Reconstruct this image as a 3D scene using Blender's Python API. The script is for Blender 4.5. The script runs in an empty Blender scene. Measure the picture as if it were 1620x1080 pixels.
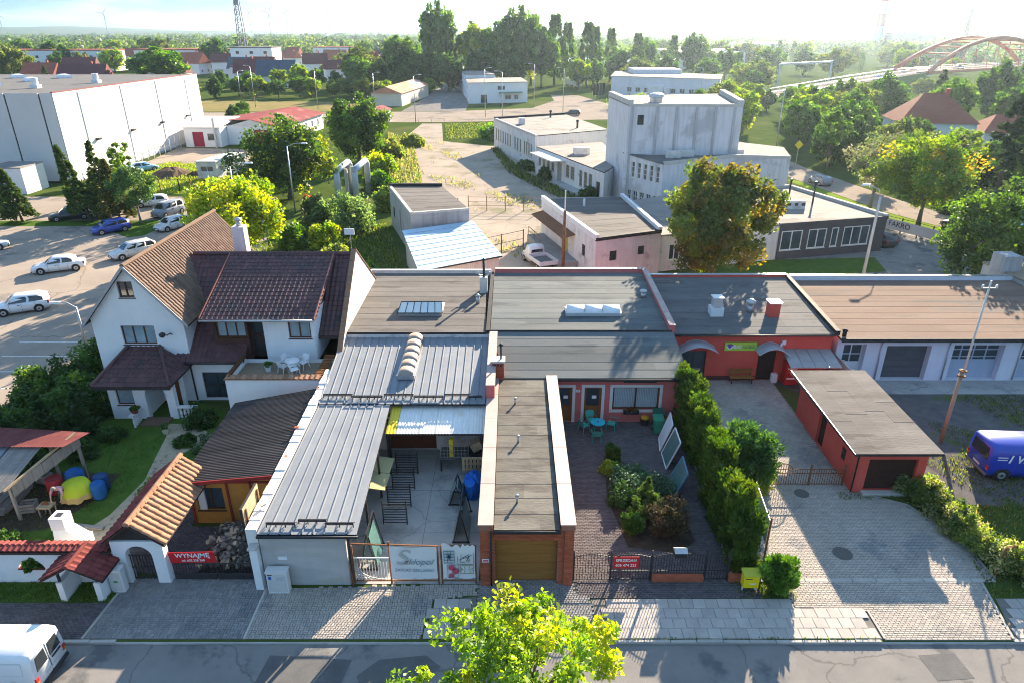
import bpy,bmesh,math,random
import numpy as np
from mathutils import Vector,Matrix
R=math.radians
random.seed(7)
rng=np.random.default_rng(7)
scene=bpy.context.scene
C=scene.collection

# ------------------------------------------------------------------ camera, sky, sun, exposure
CAM_H=21.0
PITCH=math.atan(490/1080)
cam_data=bpy.data.cameras.new('camera')
cam_data.sensor_width=36.0
cam_data.lens=24.0
cam_data.clip_start=0.5
cam_data.clip_end=20000
cam=bpy.data.objects.new('camera',cam_data)
C.objects.link(cam)
cam.location=(0,0,CAM_H)
cam.rotation_euler=(math.pi/2-PITCH,0,0)
scene.camera=cam

SUN_EL=R(19.9)
SUN_AZ=R(24.2)  # to the right of the view axis (+Y towards +X)
world=bpy.data.worlds.new('World')
scene.world=world
world.use_nodes=True
nt=world.node_tree
nt.nodes.clear()
wo=nt.nodes.new('ShaderNodeOutputWorld')
bg=nt.nodes.new('ShaderNodeBackground')
sky=nt.nodes.new('ShaderNodeTexSky')
sky.sky_type='NISHITA'
sky.sun_disc=False
sky.sun_elevation=SUN_EL
sky.sun_rotation=SUN_AZ
sky.altitude=30
sky.air_density=1.0
sky.dust_density=0.15
sky.ozone_density=4.0
bg.inputs['Strength'].default_value=0.067
# thin broken cloud, mapped on the sky direction
tc=nt.nodes.new('ShaderNodeTexCoord')
mp=nt.nodes.new('ShaderNodeMapping')
mp.inputs['Scale'].default_value=(2.2,2.2,11.0)
ns=nt.nodes.new('ShaderNodeTexNoise')
ns.inputs['Scale'].default_value=1.7
ns.inputs['Detail'].default_value=8
ns.inputs['Roughness'].default_value=0.6
cr=nt.nodes.new('ShaderNodeValToRGB')
cr.color_ramp.elements[0].position=0.30
cr.color_ramp.elements[1].position=0.50
mulc=nt.nodes.new('ShaderNodeMath');mulc.operation='MULTIPLY';mulc.inputs[1].default_value=0.97
mixc=nt.nodes.new('ShaderNodeMix');mixc.data_type='RGBA'
ns2=nt.nodes.new('ShaderNodeTexNoise');ns2.inputs['Scale'].default_value=3.1;ns2.inputs['Detail'].default_value=6
cr2=nt.nodes.new('ShaderNodeValToRGB');cr2.color_ramp.elements[0].position=0.42;cr2.color_ramp.elements[1].position=0.62
cr2.color_ramp.elements[0].color=(.20,.50,1,1);cr2.color_ramp.elements[1].color=(.68,.86,1,1)
bc=nt.nodes.new('ShaderNodeVectorMath');bc.operation='SCALE';bc.inputs['Scale'].default_value=3.7
nt.links.new(mp.outputs['Vector'],ns2.inputs['Vector']);nt.links.new(ns2.outputs['Fac'],cr2.inputs['Fac']);nt.links.new(cr2.outputs['Color'],bc.inputs[0]);nt.links.new(bc.outputs[0],mixc.inputs['B'])
nt.links.new(tc.outputs['Generated'],mp.inputs['Vector'])
nt.links.new(mp.outputs['Vector'],ns.inputs['Vector'])
nt.links.new(ns.outputs['Fac'],cr.inputs['Fac'])
nt.links.new(cr.outputs['Color'],mulc.inputs[0])
nt.links.new(mulc.outputs[0],mixc.inputs['Factor'])
hsv=nt.nodes.new('ShaderNodeHueSaturation');hsv.inputs['Saturation'].default_value=1.55
nt.links.new(sky.outputs['Color'],hsv.inputs['Color'])
nt.links.new(hsv.outputs['Color'],mixc.inputs['A'])
nt.links.new(mixc.outputs['Result'],bg.inputs['Color'])
nt.links.new(bg.outputs['Background'],wo.inputs['Surface'])

sun_data=bpy.data.lights.new('sun','SUN')
sun_data.energy=5.0
sun_data.angle=R(0.55)
sun_data.color=(1.0,0.83,0.62)
sun=bpy.data.objects.new('sun',sun_data)
C.objects.link(sun)
to_sun=Vector((math.sin(SUN_AZ)*math.cos(SUN_EL),math.cos(SUN_AZ)*math.cos(SUN_EL),math.sin(SUN_EL)))
sun.rotation_euler=to_sun.to_track_quat('Z','Y').to_euler()

vs=scene.view_settings
vs.view_transform='Standard'
vs.look='None'
vs.gamma=1.0
vs.exposure=2.12
vs.use_curve_mapping=False
cy=scene.cycles
cy.use_denoising=True
cy.filter_width=1.05
cy.max_bounces=6
cy.diffuse_bounces=3
cy.glossy_bounces=2
cy.transmission_bounces=4
cy.transparent_max_bounces=6
cy.volume_bounces=1
cy.sample_clamp_indirect=6
cy.caustics_reflective=False
cy.caustics_refractive=False

# ------------------------------------------------------------------ materials
MATS={}
def lin(c):
 return (c[0],c[1],c[2],1.0)
def M(name,a,b=None,scale=1.0,rough=0.8,bump=0.0,bscale=None,rand=0.0,metal=0.0,streak=0.0,
 streak_col=None,spec=0.1,patch=None,patch_scale=0.3,patch_lo=0.55,patch_hi=0.62,stretch=None,coat=0.0,island=0.0,crack=0.0,crack_scale=.25):
 """procedural surface: two-tone noise, optional wear patches, vertical streaks, fine bump, per-object tint"""
 if name in MATS:
  return MATS[name]
 m=bpy.data.materials.new(name);m.use_nodes=True
 t=m.node_tree;n=t.nodes;l=t.links
 p=n['Principled BSDF']
 p.inputs['Roughness'].default_value=rough
 p.inputs['Metallic'].default_value=metal
 p.inputs['Specular IOR Level'].default_value=spec
 p.inputs['Coat Weight'].default_value=coat
 g=n.new('ShaderNodeNewGeometry')
 mpn=n.new('ShaderNodeMapping')
 if stretch:mpn.inputs['Scale'].default_value=stretch
 l.new(g.outputs['Position'],mpn.inputs['Vector'])
 vec=mpn.outputs['Vector']
 nz=n.new('ShaderNodeTexNoise');nz.inputs['Scale'].default_value=scale
 nz.inputs['Detail'].default_value=7;nz.inputs['Roughness'].default_value=0.62
 l.new(vec,nz.inputs['Vector'])
 rp=n.new('ShaderNodeValToRGB');rp.color_ramp.elements[0].position=0.32;rp.color_ramp.elements[1].position=0.68
 rp.color_ramp.elements[0].color=lin(a);rp.color_ramp.elements[1].color=lin(b or a)
 l.new(nz.outputs['Fac'],rp.inputs['Fac'])
 col=rp.outputs['Color']
 def mix(fac,c1,c2,mode='MIX'):
  mx=n.new('ShaderNodeMix');mx.data_type='RGBA';mx.blend_type=mode
  if isinstance(fac,float):mx.inputs['Factor'].default_value=fac
  else:l.new(fac,mx.inputs['Factor'])
  l.new(c1,mx.inputs['A'])
  if isinstance(c2,tuple):mx.inputs['B'].default_value=lin(c2)
  else:l.new(c2,mx.inputs['B'])
  return mx.outputs['Result']
 if patch:
  pz=n.new('ShaderNodeTexNoise');pz.inputs['Scale'].default_value=patch_scale;pz.inputs['Detail'].default_value=9
  pz.inputs['Roughness'].default_value=0.65
  l.new(vec,pz.inputs['Vector'])
  pr=n.new('ShaderNodeMapRange');pr.inputs['From Min'].default_value=patch_lo;pr.inputs['From Max'].default_value=patch_hi
  l.new(pz.outputs['Fac'],pr.inputs['Value'])
  col=mix(pr.outputs['Result'],col,patch)
 if crack>0:
  wz=n.new('ShaderNodeTexNoise');wz.inputs['Scale'].default_value=1.1;wz.inputs['Detail'].default_value=6
  l.new(vec,wz.inputs['Vector'])
  wm_=n.new('ShaderNodeMix');wm_.data_type='VECTOR';wm_.inputs['Factor'].default_value=.35
  l.new(vec,wm_.inputs['A']);wa=n.new('ShaderNodeVectorMath');wa.operation='MULTIPLY_ADD';wa.inputs[1].default_value=(3,3,0);l.new(wz.outputs['Color'],wa.inputs[0]);l.new(vec,wa.inputs[2]);l.new(wa.outputs[0],wm_.inputs['B'])
  vz=n.new('ShaderNodeTexVoronoi');vz.feature='DISTANCE_TO_EDGE';vz.inputs['Scale'].default_value=crack_scale;l.new(wm_.outputs['Result'],vz.inputs['Vector'])
  vr_=n.new('ShaderNodeMapRange');vr_.inputs['From Min'].default_value=.004;vr_.inputs['From Max'].default_value=.011;vr_.inputs['To Min'].default_value=crack;vr_.inputs['To Max'].default_value=0
  l.new(vz.outputs['Distance'],vr_.inputs['Value']);col=mix(vr_.outputs['Result'],col,tuple(x*.35 for x in a))
 if streak>0:
  sm=n.new('ShaderNodeMapping');sm.inputs['Scale'].default_value=(2.2,2.2,0.16)
  l.new(g.outputs['Position'],sm.inputs['Vector'])
  sz=n.new('ShaderNodeTexNoise');sz.inputs['Scale'].default_value=1.3;sz.inputs['Detail'].default_value=6
  l.new(sm.outputs['Vector'],sz.inputs['Vector'])
  sr=n.new('ShaderNodeMapRange');sr.inputs['From Min'].default_value=0.46;sr.inputs['From Max'].default_value=0.78
  sr.inputs['To Max'].default_value=streak
  l.new(sz.outputs['Fac'],sr.inputs['Value'])
  col=mix(sr.outputs['Result'],col,streak_col or (0.2,0.19,0.17))
 if rand>0:
  oi=n.new('ShaderNodeObjectInfo')
  hr=n.new('ShaderNodeMapRange');hr.inputs['To Min'].default_value=1-rand;hr.inputs['To Max'].default_value=1+rand
  l.new(oi.outputs['Random'],hr.inputs['Value'])
  hs=n.new('ShaderNodeHueSaturation');l.new(hr.outputs['Result'],hs.inputs['Value']);l.new(col,hs.inputs['Color'])
  col=hs.outputs['Color']
 if island>0:
  ir=n.new('ShaderNodeMapRange');ir.inputs['To Min'].default_value=1-island;ir.inputs['To Max'].default_value=1+island
  l.new(g.outputs['Random Per Island'],ir.inputs['Value'])
  ih=n.new('ShaderNodeHueSaturation');l.new(ir.outputs['Result'],ih.inputs['Value']);l.new(col,ih.inputs['Color'])
  col=ih.outputs['Color']
 l.new(col,p.inputs['Base Color'])
 if bump>0:
  bz=n.new('ShaderNodeTexNoise');bz.inputs['Scale'].default_value=bscale or scale*6;bz.inputs['Detail'].default_value=5
  l.new(vec,bz.inputs['Vector'])
  bp=n.new('ShaderNodeBump');bp.inputs['Strength'].default_value=bump;bp.inputs['Distance'].default_value=0.03
  l.new(bz.outputs['Fac'],bp.inputs['Height']);l.new(bp.outputs['Normal'],p.inputs['Normal'])
 MATS[name]=m
 return m

def leaf_mat(name,trans=0.45,rough=0.5):
 if name in MATS:return MATS[name]
 m=bpy.data.materials.new(name);m.use_nodes=True
 t=m.node_tree;n=t.nodes;l=t.links
 n.remove(n['Principled BSDF'])
 at=n.new('ShaderNodeAttribute');at.attribute_name='tint'
 oi=n.new('ShaderNodeObjectInfo')
 hr=n.new('ShaderNodeMapRange');hr.inputs['To Min'].default_value=0.85;hr.inputs['To Max'].default_value=1.15
 l.new(oi.outputs['Random'],hr.inputs['Value'])
 hs=n.new('ShaderNodeHueSaturation');l.new(at.outputs['Color'],hs.inputs['Color']);l.new(hr.outputs['Result'],hs.inputs['Value'])
 df=n.new('ShaderNodeBsdfDiffuse');tr=n.new('ShaderNodeBsdfTranslucent')
 gl=n.new('ShaderNodeBsdfGlossy');gl.inputs['Roughness'].default_value=rough
 h2=n.new('ShaderNodeHueSaturation');h2.inputs['Hue'].default_value=0.495;h2.inputs['Saturation'].default_value=1.15;h2.inputs['Value'].default_value=1.65
 l.new(hs.outputs['Color'],df.inputs['Color']);l.new(hs.outputs['Color'],h2.inputs['Color']);l.new(h2.outputs['Color'],tr.inputs['Color'])
 mx=n.new('ShaderNodeMixShader');mx.inputs['Fac'].default_value=trans
 l.new(df.outputs[0],mx.inputs[1]);l.new(tr.outputs[0],mx.inputs[2])
 m2=n.new('ShaderNodeMixShader');m2.inputs['Fac'].default_value=0.04
 l.new(mx.outputs[0],m2.inputs[1]);l.new(gl.outputs[0],m2.inputs[2])
 l.new(m2.outputs[0],n['Material Output'].inputs['Surface'])
 MATS[name]=m
 return m

def flat(name,c,rough=0.6,metal=0.0,spec=0.4,coat=0.0):
 return M(name,c,tuple(x*0.88 for x in c),scale=3.0,rough=rough,metal=metal,spec=spec,coat=coat)

def glass_mat(name='window_glass',c=(0.03,0.045,0.055),rough=0.06):
 if name in MATS:return MATS[name]
 m=M(name,c,tuple(x*1.8 for x in c),scale=0.9,rough=rough,spec=0.8)
 return m
GLASS=glass_mat()
GLASS_L=glass_mat('curtained_glass',(0.20,0.26,0.29),0.12)

# ------------------------------------------------------------------ mesh helpers
class MB:
 """collects vertices and faces of ONE mesh"""
 def __init__(s):s.v=[];s.f=[]
 def add(s,vs_,fs):
  o=len(s.v);s.v.extend([tuple(x) for x in vs_]);s.f.extend([tuple(i+o for i in f) for f in fs]);return s
 def quad(s,a,b,c,d):return s.add([a,b,c,d],[(0,1,2,3)])
 def poly(s,pts):return s.add(pts,[tuple(range(len(pts)))])
 def box(s,x0,x1,y0,y1,z0,z1):
  return s.add([(x0,y0,z0),(x1,y0,z0),(x1,y1,z0),(x0,y1,z0),(x0,y0,z1),(x1,y0,z1),(x1,y1,z1),(x0,y1,z1)],
     [(0,3,2,1),(4,5,6,7),(0,1,5,4),(1,2,6,5),(2,3,7,6),(3,0,4,7)])
 def hexa(s,p):# 4 bottom + 4 top points
  return s.add(p,[(0,3,2,1),(4,5,6,7),(0,1,5,4),(1,2,6,5),(2,3,7,6),(3,0,4,7)])
 def prism(s,poly,z0,z1):
  n=len(poly);zt=z1 if isinstance(z1,(list,tuple)) else [z1]*n
  s.add([(x,y,z0) for x,y in poly]+[(x,y,zt[i]) for i,(x,y) in enumerate(poly)],
   [tuple(reversed(range(n))),tuple(range(n,2*n))]+[(i,(i+1) % n,n+(i+1) % n,n+i) for i in range(n)])
  return s
 def bar(s,p,q,w=0.05,h=None,seg=4):
  return s.tube([p,q],[w*(0.7071 if seg==4 else 0.5)]*2 if not isinstance(w,(list,tuple)) else w,seg)
 def tube(s,pts,rad,seg=8,cap=True):
  pts=[Vector(p) for p in pts]
  if not isinstance(rad,(list,tuple)):rad=[rad]*len(pts)
  rings=[]
  for i,p in enumerate(pts):
   d=(pts[min(i+1,len(pts)-1)]-pts[max(i-1,0)])
   if d.length<1e-6:d=Vector((0,0,1))
   d.normalize()
   ref=Vector((0,0,1)) if abs(d.z)<0.9 else Vector((0,1,0))
   a=d.cross(ref).normalized();b=a.cross(d)
   off=math.pi/4 if seg==4 else 0
   rings.append([p+(a*math.cos(off+2*math.pi*k/seg)+b*math.sin(off+2*math.pi*k/seg))*rad[i] for k in range(seg)])
  o=len(s.v)
  for r_ in rings:s.v.extend([tuple(x) for x in r_])
  for i in range(len(rings)-1):
   for k in range(seg):
    s.f.append((o+i*seg+k,o+i*seg+(k+1) % seg,o+(i+1)*seg+(k+1) % seg,o+(i+1)*seg+k))
  if cap:
   s.f.append(tuple(o+k for k in reversed(range(seg))));s.f.append(tuple(o+(len(rings)-1)*seg+k for k in range(seg)))
  return s
 def cyl(s,x,y,z0,z1,r0,r1=None,seg=12):
  return s.tube([(x,y,z0),(x,y,z1)],[r0,r0 if r1 is None else r1],seg)
 def disc(s,c,n,r,seg=16):
  n=Vector(n).normalized();ref=Vector((0,0,1)) if abs(n.z)<0.9 else Vector((1,0,0))
  a=n.cross(ref).normalized();b=n.cross(a);c=Vector(c)
  return s.poly([c+(a*math.cos(2*math.pi*k/seg)+b*math.sin(2*math.pi*k/seg))*r for k in range(seg)])
 def lathe(s,x,y,prof,seg=12):
  o=len(s.v)
  for (r,z) in prof:
   for k in range(seg):s.v.append((x+r*math.cos(2*math.pi*k/seg),y+r*math.sin(2*math.pi*k/seg),z))
  for i in range(len(prof)-1):
   for k in range(seg):
    s.f.append((o+i*seg+k,o+i*seg+(k+1) % seg,o+(i+1)*seg+(k+1) % seg,o+(i+1)*seg+k))
  s.f.append(tuple(o+k for k in reversed(range(seg))));s.f.append(tuple(o+(len(prof)-1)*seg+k for k in range(seg)))
  return s

def ploc(parent):
 v=Vector((0,0,0));p=parent
 while p is not None:v=v+p.location;p=p.parent
 return v
def build(name,mb,mat,parent=None,kind=None,smooth=False,local=False,bevel=0.0):
 """link ONE mesh object; vertices given in world metres unless local"""
 me=bpy.data.meshes.new(name)
 off=Vector((0,0,0))
 if parent is not None and not local:off=ploc(parent)
 vs_=mb.v if off.length==0 else [(x-off.x,y-off.y,z-off.z) for x,y,z in mb.v]
 me.from_pydata(vs_,[],mb.f)
 bm=bmesh.new();bm.from_mesh(me);bmesh.ops.recalc_face_normals(bm,faces=bm.faces)
 if bevel>0:
  bmesh.ops.bevel(bm,geom=[e for e in bm.edges if e.is_manifold and e.calc_face_angle(0)>0.6],offset=bevel,segments=1,affect='EDGES',clamp_overlap=True)
 bm.to_mesh(me);bm.free()
 me.materials.append(mat)
 if smooth:
  me.polygons.foreach_set('use_smooth',[True]*len(me.polygons))
 o=bpy.data.objects.new(name,me);C.objects.link(o)
 if parent is not None:o.parent=parent
 if kind:o['kind']=kind
 return o
def tag(o,label,cat,group=None):
 o['label']=label;o['category']=cat
 if group:o['group']=group
 return o
def thing(name,label,cat,loc=(0,0,0),rz=0.0,group=None):
 o=bpy.data.objects.new(name,None);C.objects.link(o)
 o.empty_display_size=0.3
 o.location=loc;o.rotation_euler=(0,0,rz)
 return tag(o,label,cat,group)
def struct(name,mb,mat,parent=None):
 return build(name,mb,mat,parent,kind='structure' if parent is None else None)
def dup(root,loc,rz=0.0,scale=1.0,label=None,group=None):
 def cp(o,par):
  c=o.copy();C.objects.link(c)
  if par is not None:c.parent=par
  for ch in o.children:cp(ch,c)
  return c
 r=cp(root,None)
 r.location=loc;r.rotation_euler=(0,0,rz)
 r.scale=scale if isinstance(scale,(tuple,list)) else (scale,scale,scale)
 if label:r['label']=label
 if group:r['group']=group
 return r
def piece(name,mesh,parent,loc,rot=(0,0,0),scale=(1,1,1),mat=None):
 """a copy of an alike piece sharing mesh data; loc in world metres"""
 o=bpy.data.objects.new(name,mesh);C.objects.link(o)
 o.parent=parent
 o.location=Vector(loc)-(ploc(parent) if parent is not None else Vector((0,0,0)));o.rotation_euler=rot;o.scale=scale
 return o
def mesh_of(name,mb,mat,bevel=0.0):
 o=build(name,mb,mat,None,bevel=bevel);me=o.data
 bpy.data.objects.remove(o);return me

class WF:
 """frame of a vertical wall: u along it, z up, d outwards"""
 def __init__(s,a,b):
  s.a=Vector((a[0],a[1],0));d=Vector((b[0]-a[0],b[1]-a[1],0));s.L=d.length;s.u=d.normalized();s.n=Vector((s.u.y,-s.u.x,0))
 def p(s,u,z,d=0.0):
  q=s.a+s.u*u+s.n*d;return (q.x,q.y,z)
 def box(s,mb,u0,u1,z0,z1,d0,d1):
  mb.hexa([s.p(u0,z0,d1),s.p(u1,z0,d1),s.p(u1,z0,d0),s.p(u0,z0,d0),s.p(u0,z1,d1),s.p(u1,z1,d1),s.p(u1,z1,d0),s.p(u0,z1,d0)])

def wall_face(mb,wf,z0,za,zb,ops,rev=0.16):
 """outer skin of one wall with real openings and reveals; top runs from za to zb"""
 zc=min(za,zb)
 us=sorted({0.0,wf.L} | {o[0] for o in ops} | {o[1] for o in ops});zs=sorted({z0,zc} | {o[2] for o in ops} | {o[3] for o in ops})
 for i in range(len(us)-1):
  for j in range(len(zs)-1):
   um=(us[i]+us[i+1])/2;zm=(zs[j]+zs[j+1])/2
   if any(o[0]<um<o[1] and o[2]<zm<o[3] for o in ops):continue
   mb.quad(wf.p(us[i],zs[j]),wf.p(us[i+1],zs[j]),wf.p(us[i+1],zs[j+1]),wf.p(us[i],zs[j+1]))
 if abs(za-zb)>1e-4:
  t=wf.p(wf.L,zb) if zb>za else wf.p(0,za)
  mb.poly([wf.p(0,zc),wf.p(wf.L,zc),t])
 for o in ops:
  u0,u1,a,b=o[:4]
  for q in (((u0,a),(u0,b)),((u0,b),(u1,b)),((u1,b),(u1,a)),((u1,a),(u0,a))):
   mb.quad(wf.p(*q[0]),wf.p(*q[1]),wf.p(*q[1],-rev),wf.p(*q[0],-rev))
  mb.quad(wf.p(u0,a,-rev-.02),wf.p(u1,a,-rev-.02),wf.p(u1,b,-rev-.02),wf.p(u0,b,-rev-.02))

FRAME_W=flat('white_window_frame',(0.72,0.72,0.70),0.45)
FRAME_B=M('brown_stained_frame',(0.13,0.06,0.03),(0.09,0.04,0.02),scale=9,rough=0.5)
FRAME_D=flat('dark_frame',(0.04,0.035,0.035),0.5)
def fill_opening(parent,wf,o,rev=0.16):
 """o = (u0,u1,z0,z1,kind,opts) -> window/door part with panes as sub-parts"""
 u0,u1,a,b,kind=o[:5];k=o[5] if len(o)>5 else {}
 fm=k.get('frame',FRAME_W);gm=k.get('glass',GLASS);nx=k.get('nx',2);ny=k.get('ny',1);fw=k.get('fw',0.06)
 d0,d1=-rev+0.0,-rev+0.07
 if kind in ('win','door'):
  mb=MB()
  wf.box(mb,u0+.004,u0+fw,a+.004,b-.004,d0,d1);wf.box(mb,u1-fw,u1-.004,a+.004,b-.004,d0,d1)
  wf.box(mb,u0+fw,u1-fw,a+.004,a+fw,d0,d1-.002);wf.box(mb,u0+fw,u1-fw,b-fw,b-.004,d0,d1-.002)
  for i in range(1,nx):
   uc=u0+(u1-u0)*i/nx;wf.box(mb,uc-fw*.5,uc+fw*.5,a+fw,b-fw,d0,d1-.004)
  for j in range(1,ny):
   zc=a+(b-a)*j/ny;wf.box(mb,u0+fw,u1-fw,zc-fw*.4,zc+fw*.4,d0,d1-.006)
  lower=k.get('panel')
  w=build('window' if kind=='win' else 'door',mb,fm,parent)
  if kind=='door' or lower:
   h=a+(b-a)*(lower or 0.45);pb=MB();wf.box(pb,u0+fw,u1-fw,a+fw,h,d0,d1-.015);build('door_panel',pb,k.get('panel_mat',fm),w);za=h
  else:za=a
  for i in range(nx):
   ua=u0+(u1-u0)*i/nx;ub=u0+(u1-u0)*(i+1)/nx
   pb=MB();pb.quad(wf.p(ua+fw*.5,za,d0+.02),wf.p(ub-fw*.5,za,d0+.02),wf.p(ub-fw*.5,b,d0+.02),wf.p(ua+fw*.5,b,d0+.02))
   build('pane',pb,gm,w)
  if k.get('sill',kind=='win'):
   sb=MB();wf.box(sb,u0-.05,u1+.05,a-.05,a-.004,-rev,.06);build('sill',sb,k.get('sillm',fm),w)
  return w
 if kind=='bars':# small barred window
  mb=MB();mb.quad(wf.p(u0,a,d0+.02),wf.p(u1,a,d0+.02),wf.p(u1,b,d0+.02),wf.p(u0,b,d0+.02))
  w=build('window',mb,GLASS,parent);gb=MB()
  for i in range(5):uc=u0+(u1-u0)*(i+.5)/5;wf.box(gb,uc-.012,uc+.012,a,b,-.05,-.026)
  for j in range(4):zc=a+(b-a)*(j+.5)/4;wf.box(gb,u0,u1,zc-.012,zc+.012,-.045,-.02)
  build('grille',gb,FRAME_D,w);return w
 if kind=='slat':# sectional / boarded door: each board a piece
  n=k.get('n',6);mt=k.get('mat');vert=k.get('vert',False)
  w=None
  bk=MB();wf.box(bk,u0,u1,a,b,-rev-.01,-rev+.02);w=build(k.get('name','garage_door'),bk,mt,parent)
  for i in range(n):
   pb=MB()
   if vert:wf.box(pb,u0+(u1-u0)*i/n+.006,u0+(u1-u0)*(i+1)/n-.006,a+.01,b-.01,-rev+.02,-rev+.045)
   else:wf.box(pb,u0+.01,u1-.01,a+(b-a)*i/n+.006,a+(b-a)*(i+1)/n-.006,-rev+.02,-rev+.045)
   build('board',pb,mt,w)
  return w
 if kind=='dark':
  pb=MB();pb.quad(wf.p(u0,a,-rev+.02),wf.p(u1,a,-rev+.02),wf.p(u1,b,-rev+.02),wf.p(u0,b,-rev+.02))
  return build(k.get('name','doorway'),pb,k.get('mat',FRAME_D),parent)

def walls(parent,poly,z0,z1,mat,ops={},rev=0.16,name='wall'):
 """walls along a footprint (counter-clockwise seen from above); ops: edge index -> openings"""
 mb=MB();n=len(poly);zt=z1 if isinstance(z1,(list,tuple)) else [z1]*n
 for i in range(n):
  wall_face(mb,WF(poly[i],poly[(i+1) % n]),z0,zt[i],zt[(i+1) % n],ops.get(i,[]),rev)
 me=bpy.data.meshes.new(name);off=ploc(parent)
 me.from_pydata([(x-off.x,y-off.y,z-off.z) for x,y,z in mb.v],[],mb.f);me.materials.append(mat)
 o=bpy.data.objects.new(name,me);C.objects.link(o);o.parent=parent
 for i,lst in ops.items():
  for op in lst:fill_opening(parent,WF(poly[i],poly[(i+1) % n]),op,rev)
 return o

def lerp(a,b,t):return tuple(a[i]+(b[i]-a[i])*t for i in range(3))
def slab(mb,pts,t):# 4+ corner points on top, thickness t downwards
 n=len(pts);mb.add(list(pts)+[(x,y,z-t) for x,y,z in pts],[tuple(range(n)),tuple(reversed(range(n,2*n)))]+[(i,n+i,n+(i+1) % n,(i+1) % n) for i in range(n)])
def felt_roof(parent,a,b,c,d,n,mat,core=None,along=True,t=0.12,jit=0.06,split=1,name='roof'):
 """flat roof: deck slab plus lapped felt sheets (each a piece). a,b near edge left/right; c,d far edge right/left"""
 mb=MB();slab(mb,[a,b,c,d],t);rf=build(name,mb,core or mat,parent)
 k=0
 cuts=[0.0]+[min(max((i+random.uniform(-jit,jit))/n,0),1) for i in range(1,n)]+[1.0]
 for i in range(n):
  t0,t1=cuts[i],cuts[i+1]
  if along:q=[lerp(a,d,t0),lerp(b,c,t0),lerp(b,c,t1),lerp(a,d,t1)]
  else:q=[lerp(a,b,t0),lerp(a,b,t1),lerp(d,c,t1),lerp(d,c,t0)]
  m_=random.randint(1,split) if split>1 else 1
  sc_=sorted([0,1]+[random.uniform(.15,.85) for _ in range(m_-1)])
  for j in range(m_):
   if along:r_=[lerp(q[0],q[1],sc_[j]),lerp(q[0],q[1],sc_[j+1]),lerp(q[3],q[2],sc_[j+1]),lerp(q[3],q[2],sc_[j])]
   else:r_=[lerp(q[0],q[3],sc_[j]),lerp(q[1],q[2],sc_[j]),lerp(q[1],q[2],sc_[j+1]),lerp(q[0],q[3],sc_[j+1])]
   lo,hi=0.018+random.uniform(0,.005),0.011
   pts=[(r_[0][0],r_[0][1],r_[0][2]+lo),(r_[1][0],r_[1][1],r_[1][2]+lo),(r_[2][0],r_[2][1],r_[2][2]+hi),(r_[3][0],r_[3][1],r_[3][2]+hi)]
   sb=MB();slab(sb,pts,0.01);build('felt_sheet',sb,mat,rf)
 return rf

def tile_field(mb,O,U,V,poly,tw=0.30,th=0.34,amp=0.055,seg=4):
 """relief of pantiles on a slope: O origin, U along eave, V up the slope (unit vectors), poly in (u,v)"""
 O,U,V=Vector(O),Vector(U).normalized(),Vector(V).normalized();N=U.cross(V)
 if N.z<0:N=-N
 us=[p[0] for p in poly];vs_=[p[1] for p in poly]
 def inside(u,v):
  r_=False;j=len(poly)-1
  for i in range(len(poly)):
   if (poly[i][1]>v) !=(poly[j][1]>v) and u<(poly[j][0]-poly[i][0])*(v-poly[i][1])/(poly[j][1]-poly[i][1])+poly[i][0]:r_=not r_
   j=i
  return r_
 prof=[(0,0.0),(.22,.85),(.45,1.0),(.7,.35),(1.0,.0)]
 v=min(vs_)
 while v<max(vs_)-.05:
  u=min(us)
  while u<max(us)-.02:
   if inside(u+tw/2,v+th*.5):
    j=random.uniform(-.008,.008);o=len(mb.v)
    for (pu,ph) in prof:
     a_=O+U*(u+pu*tw)+V*(v+j);h=ph*amp
     mb.v.append(tuple(a_+N*(h+.035)));mb.v.append(tuple(a_+V*(th+.02)+N*(h+.005)));mb.v.append(tuple(a_+N*(h+.008)))
    for i in range(len(prof)-1):
     mb.f.append((o+3*i,o+3*i+3,o+3*i+4,o+3*i+1));mb.f.append((o+3*i+2,o+3*i+5,o+3*i+3,o+3*i))
   u+=tw
  v+=th
 return mb
def raw(name,mb,mat,parent=None,kind=None):
 """link without bevel / normal work (large meshes)"""
 me=bpy.data.meshes.new(name);off=ploc(parent) if parent is not None else Vector((0,0,0))
 me.from_pydata([(x-off.x,y-off.y,z-off.z) for x,y,z in mb.v],[],mb.f);me.materials.append(mat)
 o=bpy.data.objects.new(name,me);C.objects.link(o)
 if parent is not None:o.parent=parent
 if kind:o['kind']=kind
 return o

FONT_CACHE={}
def text_mesh(s,size,shear=0.0,bold=0.0,spacing=1.0):
 cu=bpy.data.curves.new('lettering','FONT');cu.body=s;cu.size=size;cu.align_x='CENTER';cu.align_y='CENTER'
 cu.shear=shear;cu.offset=bold;cu.space_character=spacing;cu.extrude=0.002
 o=bpy.data.objects.new('lettering',cu);C.objects.link(o)
 dg=bpy.context.evaluated_depsgraph_get();me=bpy.data.meshes.new_from_object(o.evaluated_get(dg))
 bpy.data.objects.remove(o);return me
def lettering(s,size,parent,pos,right,up,mat,width=None,**kw):
 me=text_mesh(s,size,**kw);me.materials.clear();me.materials.append(mat)
 r_=Vector(right).normalized();u_=Vector(up).normalized();n_=r_.cross(u_)
 xs=[v.co.x for v in me.vertices];sx=(width/(max(xs)-min(xs))) if width else 1.0
 mt=Matrix(((r_.x*sx,u_.x,n_.x,pos[0]),(r_.y*sx,u_.y,n_.y,pos[1]),(r_.z*sx,u_.z,n_.z,pos[2]),(0,0,0,1)))
 off=ploc(parent);me.transform(Matrix.Translation(-off) @ mt)
 o=bpy.data.objects.new('lettering',me);C.objects.link(o);o.parent=parent
 return o
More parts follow.
